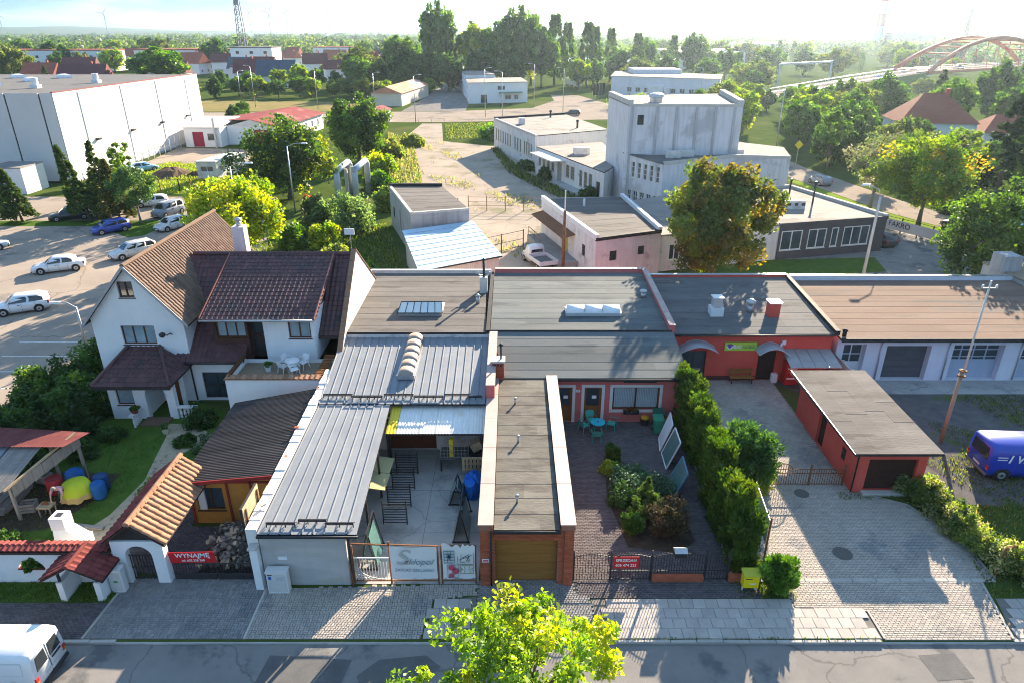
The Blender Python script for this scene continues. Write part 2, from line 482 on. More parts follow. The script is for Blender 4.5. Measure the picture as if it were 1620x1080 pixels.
# ------------------------------------------------------------------ setting: ground, roads, pavements
GRASS_DRY=M('rough_grass_ground',spec=0.0,a=(0.045,0.078,0.018),b=(0.08,0.108,0.03),scale=0.35,rough=0.95,bump=0.5,bscale=9,patch=(0.10,0.11,0.04),patch_scale=0.06)
LAWN=M('lawn_green',spec=0.0,a=(0.05,0.10,0.018),b=(0.09,0.15,0.03),scale=1.2,rough=0.95,bump=0.6,bscale=22)
BRIGHT_LAWN=M('bright_lawn',spec=0.0,a=(0.13,0.21,0.03),b=(0.20,0.26,0.04),scale=0.7,rough=0.95,bump=0.6,bscale=14)
GOLD=M('dry_meadow',spec=0.0,a=(0.27,0.21,0.10),b=(0.19,0.18,0.07),scale=0.12,rough=0.95,bump=0.6,bscale=4)
ASPHALT=M('asphalt',spec=0.0,crack=.4,crack_scale=0.22,a=(0.19,0.18,0.172),b=(0.245,0.23,0.215),scale=0.6,rough=0.9,bump=0.25,bscale=40,patch=(0.13,0.13,0.13),patch_scale=0.35)
ASPHALT_L=M('worn_asphalt',spec=0.0,crack=.4,crack_scale=0.12,a=(0.28,0.235,0.195),b=(0.35,0.295,0.245),scale=0.25,rough=0.92,bump=0.25,bscale=20,patch=(0.21,0.19,0.17),patch_scale=0.12)
CONC_YARD=M('cracked_concrete_yard',spec=0.0,crack=.4,crack_scale=0.3,a=(0.32,0.27,0.22),b=(0.41,0.345,0.285),scale=0.2,rough=0.92,bump=0.3,bscale=6,patch=(0.24,0.22,0.15),patch_scale=0.18)
CONC=M('smooth_concrete',crack=.4,crack_scale=0.35,a=(0.33,0.33,0.32),b=(0.42,0.41,0.39),scale=0.8,rough=0.85,bump=0.15,bscale=12,patch=(0.22,0.22,0.215),patch_scale=0.45,patch_lo=.52,patch_hi=.68)
CONC_L=M('pale_concrete',(0.48,0.46,0.42),(0.58,0.55,0.50),scale=0.9,rough=0.9,bump=0.2,bscale=14,streak=0.25)
GRAVEL=M('dark_gravel_yard',spec=0.0,a=(0.09,0.087,0.088),b=(0.145,0.14,0.135),scale=1.3,rough=0.95,bump=0.8,bscale=26,patch=(0.09,0.12,0.04),patch_scale=0.22,patch_lo=.54,patch_hi=.6)
SOIL=M('dark_soil',spec=0.0,a=(0.05,0.038,0.028),b=(0.09,0.07,0.05),scale=2,rough=1,bump=0.7)
BED=M('paver_joint_sand',spec=0.0,a=(0.17,0.155,0.135),b=(0.22,0.20,0.18),scale=3,rough=1)
PAVER_G=M('grey_paver',(0.22,0.215,0.21),(0.28,0.265,0.255),scale=0.7,rough=0.85,bump=0.3,bscale=30,island=0.16,patch=(0.20,0.20,0.20),patch_scale=0.5)
PAVER_L=M('pale_paver',(0.345,0.31,0.275),(0.42,0.375,0.33),scale=0.6,rough=0.85,bump=0.3,bscale=30,island=0.10,patch=(0.27,0.26,0.25),patch_scale=0.4)
PAVER_R=M('brownish_red_paver',(0.105,0.095,0.10),(0.138,0.122,0.126),scale=0.8,rough=0.85,bump=0.3,bscale=30,island=0.18)
SLAB=M('pavement_slab',(0.36,0.33,0.305),(0.44,0.405,0.37),scale=1.5,rough=0.88,bump=0.3,bscale=24,rand=0.10)
KERB=M('kerb_concrete',(0.36,0.34,0.31),(0.45,0.42,0.38),scale=2,rough=0.9,bump=0.3,bscale=20,rand=0.08)
PAINT=M('road_paint',(0.72,0.71,0.68),(0.55,0.54,0.52),scale=6,rough=0.8)

def sheet(name,pts,z,mat,parent=None):
 mb=MB();mb.poly([(x,y,z) for x,y in pts]);return struct(name,mb,mat,parent)
S=9000
mb=MB()
mb.quad((-S,-400,-0.15),(S,-400,-0.15),(S,18.86,-0.15),(-S,18.86,-0.15))
mb.quad((-S,18.86,-0.15),(S,18.86,-0.15),(S,18.86,-0.012),(-S,18.86,-0.012))
mb.quad((-S,18.86,-0.012),(S,18.86,-0.012),(S,S,-0.012),(-S,S,-0.012))
struct('ground',mb,GRASS_DRY)
sheet('street',[(-150,7),(150,7),(150,18.78),(-150,18.78)],-0.10,ASPHALT)
PATCH=M('asphalt_repair',(.10,.10,.10),(.13,.128,.125),scale=2,rough=.85,bump=.3,bscale=30)
for q in ([(-9.2,16.9),(-6.1,17.0),(-5.9,18.1),(-9.0,18.3)],[(6.2,15.8),(10.8,15.9),(10.7,16.7),(6.3,16.8)],[(15.2,17.2),(16.6,17.3),(16.5,18.4),(15.1,18.3)],[(-5.2,16.6),(-3.4,16.9),(-2.6,17.8),(-3.2,18.3),(-4.9,18.1),(-5.6,17.4)]):sheet('asphalt_patch',q,-0.095,PATCH)
b=MB();b.cyl(-5.0,15.6,-.1,-.088,.33,seg=24);b.cyl(-5.0,15.6,-.088,-.084,.28,seg=24);tag(build('manhole_cover',b,DKI:=M('cast_iron',(.10,.095,.09),(.15,.14,.13),scale=20,rough=.8,bump=.5)),'round cast manhole cover set in the street','manhole cover')
b=MB()
for k in range(9):b.box(3.0+k*.06,3.035+k*.06,18.42,18.76,-.1,-.085)
b.box(2.96,3.55,18.39,18.42,-.1,-.083);b.box(2.96,3.55,18.76,18.79,-.1,-.083);o=build('drain_grate',b,DKI);o['kind']='stuff'
# kerb
kb=MB();kb.box(-150,150,18.80,18.92,-0.14,-0.035);kerb=struct('kerb',kb,KERB)
stone=mesh_of('kerb_stone',MB().box(-0.49,0.49,-0.07,0.07,-0.12,0.0),KERB,bevel=0.015)
for i in range(64):
 x=-32+i
 low=-0.045 if (-16<x<3 or 13<x<19) else 0.02
 piece('kerb_stone',stone,kerb,(x+.5,18.86+random.uniform(-.012,.012),low+random.uniform(-.008,.012)),(0,0,random.uniform(-.012,.012)))

def paver_field(poly,z,L=0.20,W=0.10,pattern='weave',gap=0.007,ang=0.0,h=0.03):
 mb=MB();n=len(poly)
 xs=[p[0] for p in poly];ys=[p[1] for p in poly]
 def inside(x,y):
  r_=False;j=n-1
  for i in range(n):
   if (poly[i][1]>y) !=(poly[j][1]>y) and x<(poly[j][0]-poly[i][0])*(y-poly[i][1])/(poly[j][1]-poly[i][1])+poly[i][0]:r_=not r_
   j=i
  return r_
 cx,cy_=(min(xs)+max(xs))/2,(min(ys)+max(ys))/2;ca,sa=math.cos(ang),math.sin(ang)
 rad=math.hypot(max(xs)-min(xs),max(ys)-min(ys))/2+.3 if ang else None
 hx=rad or (max(xs)-min(xs))/2;hy=rad or (max(ys)-min(ys))/2
 rects=[]
 if pattern=='weave':
  for i in range(int(-hx/L)-1,int(hx/L)+2):
   for j in range(int(-hy/L)-1,int(hy/L)+2):
    x,y=i*L,j*L
    if (i+j) % 2:rects+=[(x,y,x+L,y+W),(x,y+W,x+L,y+2*W)]
    else:rects+=[(x,y,x+W,y+L),(x+W,y,x+2*W,y+L)]
 else:
  for j in range(int(-hy/W)-1,int(hy/W)+2):
   for i in range(int(-hx/L)-1,int(hx/L)+2):
    x=i*L+(L/2 if j % 2 else 0);rects.append((x,j*W,x+L,j*W+W))
 for (x0,y0,x1,y1) in rects:
  mx,my=(x0+x1)/2,(y0+y1)/2
  wx,wy=cx+mx*ca-my*sa,cy_+mx*sa+my*ca
  if not inside(wx,wy):continue
  g=gap/2;dz=random.uniform(-.003,.004);c_=.008;tx,ty=random.uniform(-.003,.003),random.uniform(-.003,.003)
  o=len(mb.v)
  for (ax,ay,zz) in ((x0+g,y0+g,0),(x1-g,y0+g,0),(x1-g,y1-g,0),(x0+g,y1-g,0),
       (x0+g+c_,y0+g+c_,1),(x1-g-c_,y0+g+c_,1),(x1-g-c_,y1-g-c_,1),(x0+g+c_,y1-g-c_,1)):
   t=z+h+dz+(tx if ax<mx else-tx)+(ty if ay<my else-ty)
   mb.v.append((cx+ax*ca-ay*sa,cy_+ax*sa+ay*ca,t if zz else z))
  mb.f+=[(o+4,o+5,o+6,o+7),(o,o+1,o+5,o+4),(o+1,o+2,o+6,o+5),(o+2,o+3,o+7,o+6),(o+3,o,o+4,o+7)]
 return mb
def paved(name,poly,mat,pattern='weave',**kw):
 st=sheet(name,poly,0.0,BED)
 raw('pavers',paver_field(poly,0.0,pattern=pattern,**kw),mat,st,kind='stuff')
 return st
# pavement along the street, piece by piece as the photograph shows it
paved('pavement_reddish',[(-30,18.95),(-16.35,18.95),(-16.15,20.75),(-30,20.75)],PAVER_R,'run')
paved('driveway_of_house',[(-16.3,18.95),(-10.2,18.95),(-10.2,22.2),(-16.1,22.2)],PAVER_G,'weave',L=0.2,W=0.1)
paved('driveway_of_glazier',[(-10.15,18.95),(-3.5,18.95),(-3.2,20.9),(-1.5,21.2),(-1.5,21.75),(-10.15,21.55)],PAVER_L,'weave',L=0.2,W=0.1)
paved('driveway_of_garage',[(-1.4,18.95),(3.35,18.95),(3.15,21.1),(2.6,21.2),(2.6,22.0),(-1.4,22.0)],PAVER_G,'run',L=0.22,W=0.11)
paved('gate_apron',[(2.62,21.0),(10.2,21.0),(10.2,22.0),(2.62,22.0)],PAVER_R,'run')
paved('courtyard',[(2.5,22.05),(9.3,22.05),(9.9,34.8),(2.5,34.8)],PAVER_R,'run',L=0.21,W=0.105)
paved('red_house_driveway',[(10.3,22.15),(20.3,22.15),(20.3,24.0),(19.2,27.0),(17.0,28.2),(17.1,40.1),(9.8,40.1),(10.0,34.0)],PAVER_L,'run',L=0.2,W=0.1)
paved('driveway_crossing',[(11.3,20.5),(14.2,20.3),(14.2,18.95),(19.0,18.95),(19.6,21.85),(11.3,21.85)],PAVER_L,'run',L=0.2,W=0.1)
# concrete band across the driveway mouth, in lengths
band=sheet('driveway_edging',[(10.3,21.87),(20.3,21.87),(20.3,22.13),(10.3,22.13)],0.004,BED)
bs=mesh_of('edging_stone',MB().box(-.49,.49,-.11,.11,0,.035),KERB,bevel=.012)
for i in range(10):piece('edging_stone',bs,band,(10.8+i,22.0,0.004+random.uniform(0,.008)),(0,0,random.uniform(-.01,.01)))
for (p,q) in (((14.17,18.95),(14.17,20.35)),((19.04,18.95),(19.66,21.86)),((-10.18,18.95),(-10.18,21.9)),((-16.33,18.95),(-16.12,22.1)),((2.55,22.1),(2.55,34.7)),((9.34,22.1),(9.95,34.7)),((10.2,22.15),(10.0,34)),((20.36,22.1),(20.36,24.0)),((20.36,24.0),(19.3,27.0)),((19.3,27.0),(17.0,28.15))):
 e_=WF(p,q);b=MB();e_.box(b,0,e_.L,-.005,.042,-.05,.05);struct('edging_strip',b,KERB)
# slab pavement: every slab a piece
pv=sheet('pavement_slabs',[(3.4,18.95),(14.1,18.95),(14.1,20.25),(11.2,20.45),(11.2,20.95),(3.2,20.95)],0.0,BED)
sl=mesh_of('slab',MB().box(-.244,.244,-.244,.244,0,.035),SLAB,bevel=.008)
def slabs(parent,x0,x1,y0,rows,skip=lambda x,y:False):
 for j in range(rows):
  x=x0+(j % 2)*.25+random.uniform(0,.05)
  while x<x1:
   y=y0+j*.5+.25
   if not skip(x,y):
    piece('slab',sl,parent,(x+.25,y,random.uniform(0,.012)),(random.uniform(-.015,.015),random.uniform(-.015,.015),random.uniform(-.012,.012)))
   x+=.5
slabs(pv,3.5,13.7,18.95,4,lambda x,y:x>10.9 and y>20.2)
pv2=sheet('pavement_slabs',[(19.1,18.95),(27,18.95),(27,21),(19.7,21)],0.0,BED)
slabs(pv2,19.2,26.5,18.95,4,lambda x,y:x<19.1+(y-18.95)*.35)
pv3=sheet('pavement_slabs',[(-3.4,18.95),(-1.45,18.95),(-1.45,21.1),(-3.1,20.85)],0.0,BED)
slabs(pv3,-3.4,-1.9,18.95,4)
# yards
sheet('glazier_yard',[(-10.2,21.8),(-1.4,21.8),(-1.4,33.6),(-10.2,33.6)],0.004,CONC)
jb=MB()
for x in (-4.05,):jb.box(x-.012,x+.012,22,33.5,0.004,0.009)
for y in (25.0,28.2,31.0):jb.box(-6.5,-1.45,y-.01,y+.01,0.004,0.008)
struct('yard_joints',jb,BED)
sheet('garden_lawn',[(-36,21.0),(-16.2,21.0),(-16.1,24),(-15.2,34.5),(-19,37),(-27,37),(-36,34)],0.0,LAWN)
sheet('verge_grass',[(-30,20.78),(-16.2,20.78),(-16.1,22.0),(-30,22.0)],0.006,LAWN)
PATH=M('crazy_stone_path',(0.36,0.29,0.19),(0.45,0.38,0.27),scale=2.0,rough=.9,bump=.4,bscale=9,patch=(.22,.18,.13),patch_scale=2.2)
sheet('garden_path',[(-20.9,22.6),(-19.3,22.6),(-17.9,26.2),(-17.6,29),(-18.3,31.0),(-17.0,33.2),(-18.6,34.6),(-20.5,34.6),(-19.7,33.2),(-19.3,31),(-18.9,29),(-19.2,26.3)],0.008,PATH)
paved('house_courtyard',[(-19.0,22.5),(-10.6,22.3),(-10.6,25.4),(-15.0,25.4),(-15.2,29.2),(-17.4,28.4),(-17.9,26.0)],PAVER_R,'run',L=.22,W=.11)
sheet('gravel_yard',[(20.6,27.2),(60,24),(60,40.0),(16.7,40.0),(20.9,36)],0.0,GRAVEL)
sheet('garage_apron',[(21.0,38.2),(60,38.2),(60,40.1),(21.0,40.1)],0.006,CONC)
sheet('car_park',[(-26.5,33),(-30,45),(-26.5,52),(-26,70),(-33,95),(-70,95),(-110,80),(-110,20),(-36,24)],0.005,ASPHALT_L)
mk=[]
for i in range(5):
 x,y=-30.6-i*.35,36.5+i*2.4
 b_=MB();b_.hexa([(x-4.6,y,.006),(x,y,.006),(x,y+.11,.006),(x-4.6,y+.11,.006),(x-4.6,y,.010),(x,y,.010),(x,y+.11,.010),(x-4.6,y+.11,.010)])
 struct('bay_line',b_,PAINT)
sheet('parking_island',[(-72,79),(-49,79.2),(-43,74.3),(-41.6,75),(-41.2,78),(-40.6,83),(-44.6,81.8),(-49,81.8),(-72,81.5)],0.012,LAWN)
sheet('meadow',[(-62,97),(-33.5,96.5),(-30,112),(-40,116),(-60,122),(-64,118)],0.004,BRIGHT_LAWN)
sheet('dirt_track',[(-64,118),(-60,122),(-40,116),(-34,113),(-32,122),(-44,136),(-66,139)],0.006,ASPHALT_L)
sheet('concrete_yard',[(-7.5,51),(13,51),(13,62),(12.5,90),(3.5,113),(-2.5,140),(-14.5,148),(-17.5,178),(-22.5,178),(-23.5,148),(-19.5,122),(-14.5,94),(-6.5,76),(-1,60)],0.0,CONC_YARD)
sheet('far_road',[(-160,180),(-18,181),(20,186),(46,190),(50,205),(30,232),(24,260),(14,262),(14,240),(6,216),(-20,206),(-160,201)],0.0,ASPHALT_L)
sheet('office_forecourt',[(-32,206),(-13.5,208),(-13.8,228),(-20,330),(-30,330),(-30.5,240)],0.004,ASPHALT)
sheet('dry_field',[(-92,206),(-42,206),(-42,226),(-60,236),(-104,240)],0.0,GOLD)
sheet('right_street',[(38,152),(47.8,152),(49.6,117.6),(52.5,95.6),(55,83),(62,60),(75,30),(68,28),(56,60),(51,78),(47.7,86.4),(44.2,106.8),(42.3,127),(34,190),(44,190)],0.0,ASPHALT_L)
sheet('street_verge',[(42.5,107),(44.0,107),(47.5,86.4),(50.8,78),(56,60),(54,59.5),(48.5,77),(45.5,86)],0.006,BRIGHT_LAWN)
sheet('depot_yard',[(27,52),(52,52),(50,66),(44,84),(38.8,84),(39,70),(27,66.5)],0.0,ASPHALT)
sheet('depot_lawn',[(19.5,59.5),(36,62.5),(37,67),(26.5,66.2),(20,64.5)],0.006,LAWN)
# ------------------------------------------------------------------ near buildings
FELT=M('grey_roofing_felt',(0.112,0.114,0.116),(0.15,0.15,0.148),scale=0.9,rough=0.9,bump=0.35,bscale=35,rand=0.10,patch=(0.10,0.096,0.092),patch_scale=0.6,stretch=(.5,1.4,1))
FELT_B=M('brownish_roofing_felt',(0.112,0.104,0.10),(0.155,0.145,0.138),scale=0.8,rough=0.9,bump=0.5,bscale=9,rand=0.10,patch=(0.095,0.086,0.082),patch_scale=0.5,stretch=(.4,1.6,1))
FELT_G=M('greenish_roofing_felt',(0.108,0.125,0.13),(0.148,0.16,0.158),scale=0.5,rough=0.9,bump=0.35,bscale=35,rand=0.17,patch=(0.09,0.104,0.11),patch_scale=0.4,stretch=(.4,1.6,1))
FELT_R=M('rusty_brown_roofing_felt',(0.175,0.115,0.09),(0.22,0.16,0.125),scale=0.5,rough=0.92,bump=0.35,bscale=35,rand=0.09,patch=(0.15,0.125,0.11),patch_scale=0.35,stretch=(.3,1.8,1))
FELT_W=M('weathered_garage_felt',(0.122,0.115,0.102),(0.175,0.165,0.142),scale=1.3,rough=0.92,bump=0.5,bscale=9,rand=0.13,patch=(0.105,0.095,0.083),patch_scale=0.8,patch_lo=.5,patch_hi=.6,stretch=(.5,1.5,1))
CAP=M('pink_grey_metal_cap',(0.36,0.265,0.245),(0.43,0.335,0.305),scale=1.2,rough=0.55,bump=0.1,rand=0.05,spec=.4)
CAP_B=M('pale_metal_cap',(0.55,0.57,0.58),(0.62,0.62,0.62),scale=1.5,rough=0.4,metal=.4,rand=.04)
TAR=M('black_tar_edge',(0.03,0.03,0.032),(0.05,0.05,0.05),scale=4,rough=.7)
BRICK=M('red_brick',(0.36,0.095,0.05),(0.44,0.13,0.07),scale=3,rough=.8,bump=.2,bscale=40,island=.14)
MORTAR=M('brick_mortar',(0.30,0.13,0.09),(0.36,0.17,0.12),scale=8,rough=.95)
PINK=M('pink_render',(0.52,0.135,0.13),(0.58,0.17,0.16),scale=.9,rough=.9,bump=.15,bscale=40,streak=.12,streak_col=(.40,.14,.13))
REDW=M('red_render',(0.60,0.085,0.065),(0.66,0.115,0.085),scale=.8,rough=.9,bump=.15,bscale=40,streak=.15,streak_col=(.42,.07,.055))
WHITE=M('white_render',(0.76,0.77,0.78),(0.82,0.82,0.82),scale=.7,rough=.9,bump=.12,bscale=30,streak=.10,streak_col=(.55,.53,.5))
WHITE_D=M('dirty_white_render',(0.62,0.585,0.56),(0.73,0.70,0.67),scale=.8,rough=.92,bump=.2,bscale=20,streak=.45,streak_col=(.42,.39,.37),patch=(.5,.46,.43),patch_scale=.7)
LILAC=M('pale_grey_blue_render',(0.64,0.64,0.70),(0.71,0.71,0.76),scale=.8,rough=.9,bump=.1,bscale=30,streak=.2,streak_col=(.45,.45,.5))
CONCW=M('grey_board_marked_concrete',(0.40,0.395,0.385),(0.50,0.49,0.47),scale=1.1,rough=.9,bump=.25,bscale=14,streak=.35,streak_col=(.30,.29,.28),patch=(.46,.42,.36),patch_scale=.8,stretch=(.35,.35,1.6))
METAL=M('grey_blue_sheet_metal',(0.19,0.21,0.24),(0.24,0.26,0.285),scale=.7,rough=.6,metal=.1,rand=.05,spec=.3)
DKMETAL=M('dark_metal',(0.035,0.037,0.042),(0.06,0.06,0.065),scale=5,rough=.5,metal=.5)
RUSTY=M('rusty_steel',(0.16,0.07,0.035),(0.26,0.13,0.07),scale=6,rough=.85,bump=.2)
GALV=M('galvanised_steel',(0.42,0.43,0.44),(0.52,0.53,0.54),scale=4,rough=.4,metal=.7)
WOOD_O=M('golden_oak_board',(0.33,0.16,0.045),(0.26,0.115,0.03),scale=1.5,rough=.55,bump=.08,rand=.07,stretch=(.6,1,7))
WOOD_B=M('brown_door_wood',(0.26,0.11,0.04),(0.20,0.08,0.028),scale=2,rough=.5,stretch=(1,1,6))
WOOD_G=M('weathered_grey_wood',(0.22,0.20,0.18),(0.30,0.27,0.24),scale=2.2,rough=.92,bump=.3,rand=.12,stretch=(1,6,1))
WOOD_P=M('pale_timber',(0.50,0.38,0.24),(0.40,0.29,0.17),scale=3,rough=.85,bump=.2,rand=.15)
TILE_LIT=M('roof_tile_sunlit',(0.20,0.135,0.10),(0.15,0.10,0.075),scale=1.5,rough=.85,bump=.2,island=.18,patch=(.17,.12,.09),patch_scale=.7)  # main roof: same tile as the wing, sunlit tone put into the colour
TILE_SHADE=M('roof_tile_shaded',(0.115,0.045,0.045),(0.075,0.032,0.034),scale=1.2,rough=.62,bump=.2,island=.25,patch=(.06,.04,.04),patch_scale=.8,spec=.5)  # wing, dormer and porch: same tile, shade put into the colour
TILE_OR=M('clay_orange_tile',(0.36,0.20,0.125),(0.27,0.145,0.09),scale=2.5,rough=.85,bump=.2,rand=.2)
TILE_RD=M('dark_red_tile',(0.22,0.055,0.05),(0.15,0.04,0.035),scale=2.5,rough=.75,rand=.2,island=.2)
UNDER=M('roof_underlay',(0.06,0.04,0.035),(0.08,0.055,0.05),scale=3,rough=.95)
WHITE_P=flat('white_plastic',(0.78,0.78,0.78),.4)
PAPER=flat('white_paper',(0.8,0.8,0.82),.8)
INK=flat('dark_ink',(0.03,0.035,0.05),.7)
RED_S=flat('sign_red',(0.62,0.015,0.02),.5)
LETTER_W=flat('letter_white',(0.82,0.82,0.82),.6)

def brick_face(wf,u0,u1,z0,z1,ops,bl=.25,bh=.077):
 mb=MB();j=0;z=z0
 while z+bh<=z1+.001:
  u=u0-(bl/2 if j % 2 else 0)
  while u<u1:
   a,b=max(u,u0)+.005,min(u+bl,u1)-.005
   if b-a>.03 and not any(o[0]<(a+b)/2<o[1] and o[2]<z+bh/2<o[3] for o in ops):
    for o in ops:
     if o[2]<z+bh/2<o[3]:
      if a<o[0]<b:b=o[0]
      if a<o[1]<b:a=o[1]
    wf.box(mb,a,b,z+.005,z+bh-.005,0.0,.012+random.uniform(0,.004))
   u+=bl
  z+=bh;j+=1
 return mb

# --- brick garage
G=thing('brick_garage','red brick garage with oak coloured sectional door and felt roof','garage',(0.6,21.8,0))
ops=[(.62,3.15,0,2.32,'slat',{'mat':WOOD_O,'n':5})]
walls(G,[(-1.3,21.8),(2.5,21.8),(2.5,34.6),(-1.3,34.6)],0,2.95,MORTAR,{0:ops},rev=.3)
fw=WF((-1.3,21.8),(2.5,21.8))
raw('brick_facing',brick_face(fw,0,3.8,0,2.93,ops),BRICK,G,kind='stuff')
for u0_,u1_ in ((0,.42),(3.42,3.8)):pb=MB();fw.box(pb,u0_,u1_,0,2.9,.0165,.10);build('pilaster',pb,MORTAR,G)
raw('pilaster_bricks',brick_face(WF((-1.3,21.7),(-.88,21.7)),0,.42,0,2.88,[]),BRICK,G,kind='stuff')
raw('pilaster_bricks',brick_face(WF((2.12,21.7),(2.5,21.7)),0,.38,0,2.88,[]),BRICK,G,kind='stuff')
felt_roof(G,(-.72,21.6,2.98),(1.92,21.6,2.98),(1.92,34.4,3.05),(-.72,34.4,3.05),13,FELT_W,TAR,split=2)
for x0,x1 in ((-1.36,-.74),(1.94,2.56)):
 pb=MB();pb.box(x0+.03,x1-.03,21.68,34.6,2.9,3.14);pr=build('parapet',pb,MORTAR,G)
 ys=[21.64,24.4,27.2,29.9,32.4,34.62]
 for i in range(5):
  cb=MB();slab(cb,[(x0,ys[i]+.012,3.2),(x1,ys[i]+.012,3.2),(x1,ys[i+1]-.012,3.2),(x0,ys[i+1]-.012,3.2)],.05);build('coping_sheet',cb,CAP,pr)
gb=MB();gb.tube([(-.75,21.53,2.93),(1.95,21.53,2.93)],.07,8);gb.tube([(-.85,21.6,2.9),(-.85,21.6,.1)],.035,8);build('gutter',gb,TAR,G,smooth=True)
for (x,y) in ((.17,31.6),(.3,27.9),(.21,23.3)):
 vb=MB();vb.cyl(x,y,3.0,3.36,.05);vb.cyl(x,y,3.36,3.44,.09,.05);build('roof_vent',vb,GALV,G,smooth=True)
sb=MB();fw.box(sb,.08,.36,1.28,1.45,.118,.13);sg=build('warning_plate',sb,PAPER,G)
sb=MB();fw.box(sb,.11,.33,1.33,1.40,.131,.134);build('red_mark',sb,RED_S,sg)

# --- pink house with offices
H=thing('pink_building','pink rendered single storey building with two brown doors and barred window','building',(4.3,34.8,0))
VERT={'frame':FRAME_B,'nx':2,'fw':.09,'glass':GLASS_L,'sillm':FRAME_W}
DOOR={'frame':WOOD_B,'nx':1,'fw':.12,'panel_mat':WOOD_B}
poly=[(-1.3,34.8),(9.95,34.8),(10.05,39.2),(10.25,50.4),(-1.3,50.4),(-1.3,39.2)]
ops=[(3.95,4.8,.05,2.33,'door',DOOR),(5.5,6.5,.05,2.33,'door',DOOR),(7.15,9.85,.86,2.33,'win',VERT)]
walls(H,poly,0,[3.02,3.02,3.75,3.85,3.85,3.75],PINK,{0:ops})
pw=WF((-1.3,34.8),(9.95,34.8))
for (u0,u1,z0,z1) in ((3.95,4.8,0,2.33),(5.5,6.5,0,2.33),(7.15,9.85,.86,2.33)):
 tb=MB();w_=.17;pw.box(tb,u0-w_,u0,z0,z1+w_,0,.035);pw.box(tb,u1,u1+w_,z0,z1+w_,0,.035);pw.box(tb,u0,u1,z1,z1+w_,0,.033)
 if z0>0:pw.box(tb,u0-w_,u1+w_,z0-w_,z0-.06,0,.04)
 build('trim',tb,FRAME_W,H)
bl=MB()  # vertical blind slats and bars in the wide window and door
for i in range(26):
 u=7.28+i*.098;pw.box(bl,u,u+.04,.98,2.22,-.135,-.125)
build('blind_slats',bl,flat('blind_fabric',(.42,.50,.52)),H)
bl=MB()
for i in range(8):u=5.66+i*.092;pw.box(bl,u,u+.035,1.1,2.1,-.10,-.08)
build('door_bars',bl,FRAME_D,H)
for u in (4.3,5.95):
 nb=MB();pw.box(nb,u,u+.26,1.55,1.75,-.078,-.07);build('paper_notice',nb,PAPER,H)
nb=MB();pw.box(nb,5.0,5.24,2.02,2.16,0,.03);hn=build('house_number',nb,PAPER,H)
lettering('8',.12,hn,pw.p(5.12,2.09,.034),(1,0,0),(0,0,1),INK)
nb=MB();pw.box(nb,7.7,9.6,2.72,2.86,0,.2);build('shutter_box',nb,FRAME_D,H)
felt_roof(H,(-.42,34.42,3.1),(10.12,34.42,3.1),(10.1,39.25,3.86),(-1.3,39.25,3.86),6,FELT_G,TAR,split=2,name='lower_roof')
felt_roof(H,(-1.35,39.2,3.98),(10.02,39.2,3.98),(10.2,50.2,4.02),(-1.35,50.2,4.02),12,FELT_G,TAR,split=3,name='upper_roof')
gb=MB();gb.tube([(2.6,34.34,3.02),(10.1,34.34,3.02)],.07,8);build('gutter',gb,TAR,H,smooth=True)
def coping(parent,pts,w,z,zb,mat,wallm,seg=2.0,name='parapet'):
 """upstand wall with metal coping sheets along a polyline"""
 for (a,b) in zip(pts,pts[1:]):
  f=WF(a,b);pb=MB();f.box(pb,0,f.L,zb,z-.05,-w/2+.03,w/2-.03);pr=build(name,pb,wallm,parent);n=max(1,round(f.L/seg))
  for i in range(n):
   cb=MB();f.box(cb,f.L*i/n+.008,f.L*(i+1)/n-.008,z-.05,z,-w/2,w/2);build('coping_sheet',cb,mat,pr)
coping(H,[(10.02,39.2),(10.22,50.1)],.4,4.34,3.8,CAP,PINK)
coping(H,[(-1.3,50.35),(10.3,50.35)],.4,4.36,3.8,CAP,PINK,2.6)
coping(H,[(-1.15,32.0),(-1.15,39.15)],.5,3.95,3.0,CAP,PINK,1.8)
hb=MB()
x0,x1,y0,y1,zb=3.6,7.1,41.4,42.5,4.03
hb.box(x0-.08,x1+.08,y0-.08,y1+.08,zb,zb+.22);br=build('barrel_skylight',hb,CAP_B,H)
dm=M('opal_dome',(.72,.73,.74),(.78,.78,.78),scale=2,rough=.35,spec=.5)
for i in range(3):
 db=MB();xa,xb=x0+(x1-x0)*i/3+.03,x0+(x1-x0)*(i+1)/3-.03;o=[]
 for k in range(9):
  t_=math.pi*k/8;yy=(y0+y1)/2-math.cos(t_)*(y1-y0)/2;zz=zb+.2+math.sin(t_)*.34;o.append((yy,zz))
 db.add([(xa,yy,zz) for yy,zz in o]+[(xb,yy,zz) for yy,zz in o],[(k,k+1,10+k,9+k) for k in range(8)]+[tuple(range(9)),tuple(range(17,8,-1))]);build('dome',db,dm,br,smooth=True)
vb=MB();vb.cyl(9.2,44.9,4.0,4.35,.17);vb.lathe(9.2,44.9,[(.1,4.35),(.26,4.42),(.24,4.55),(.05,4.62)]);build('roof_vent',vb,GALV,H,smooth=True)
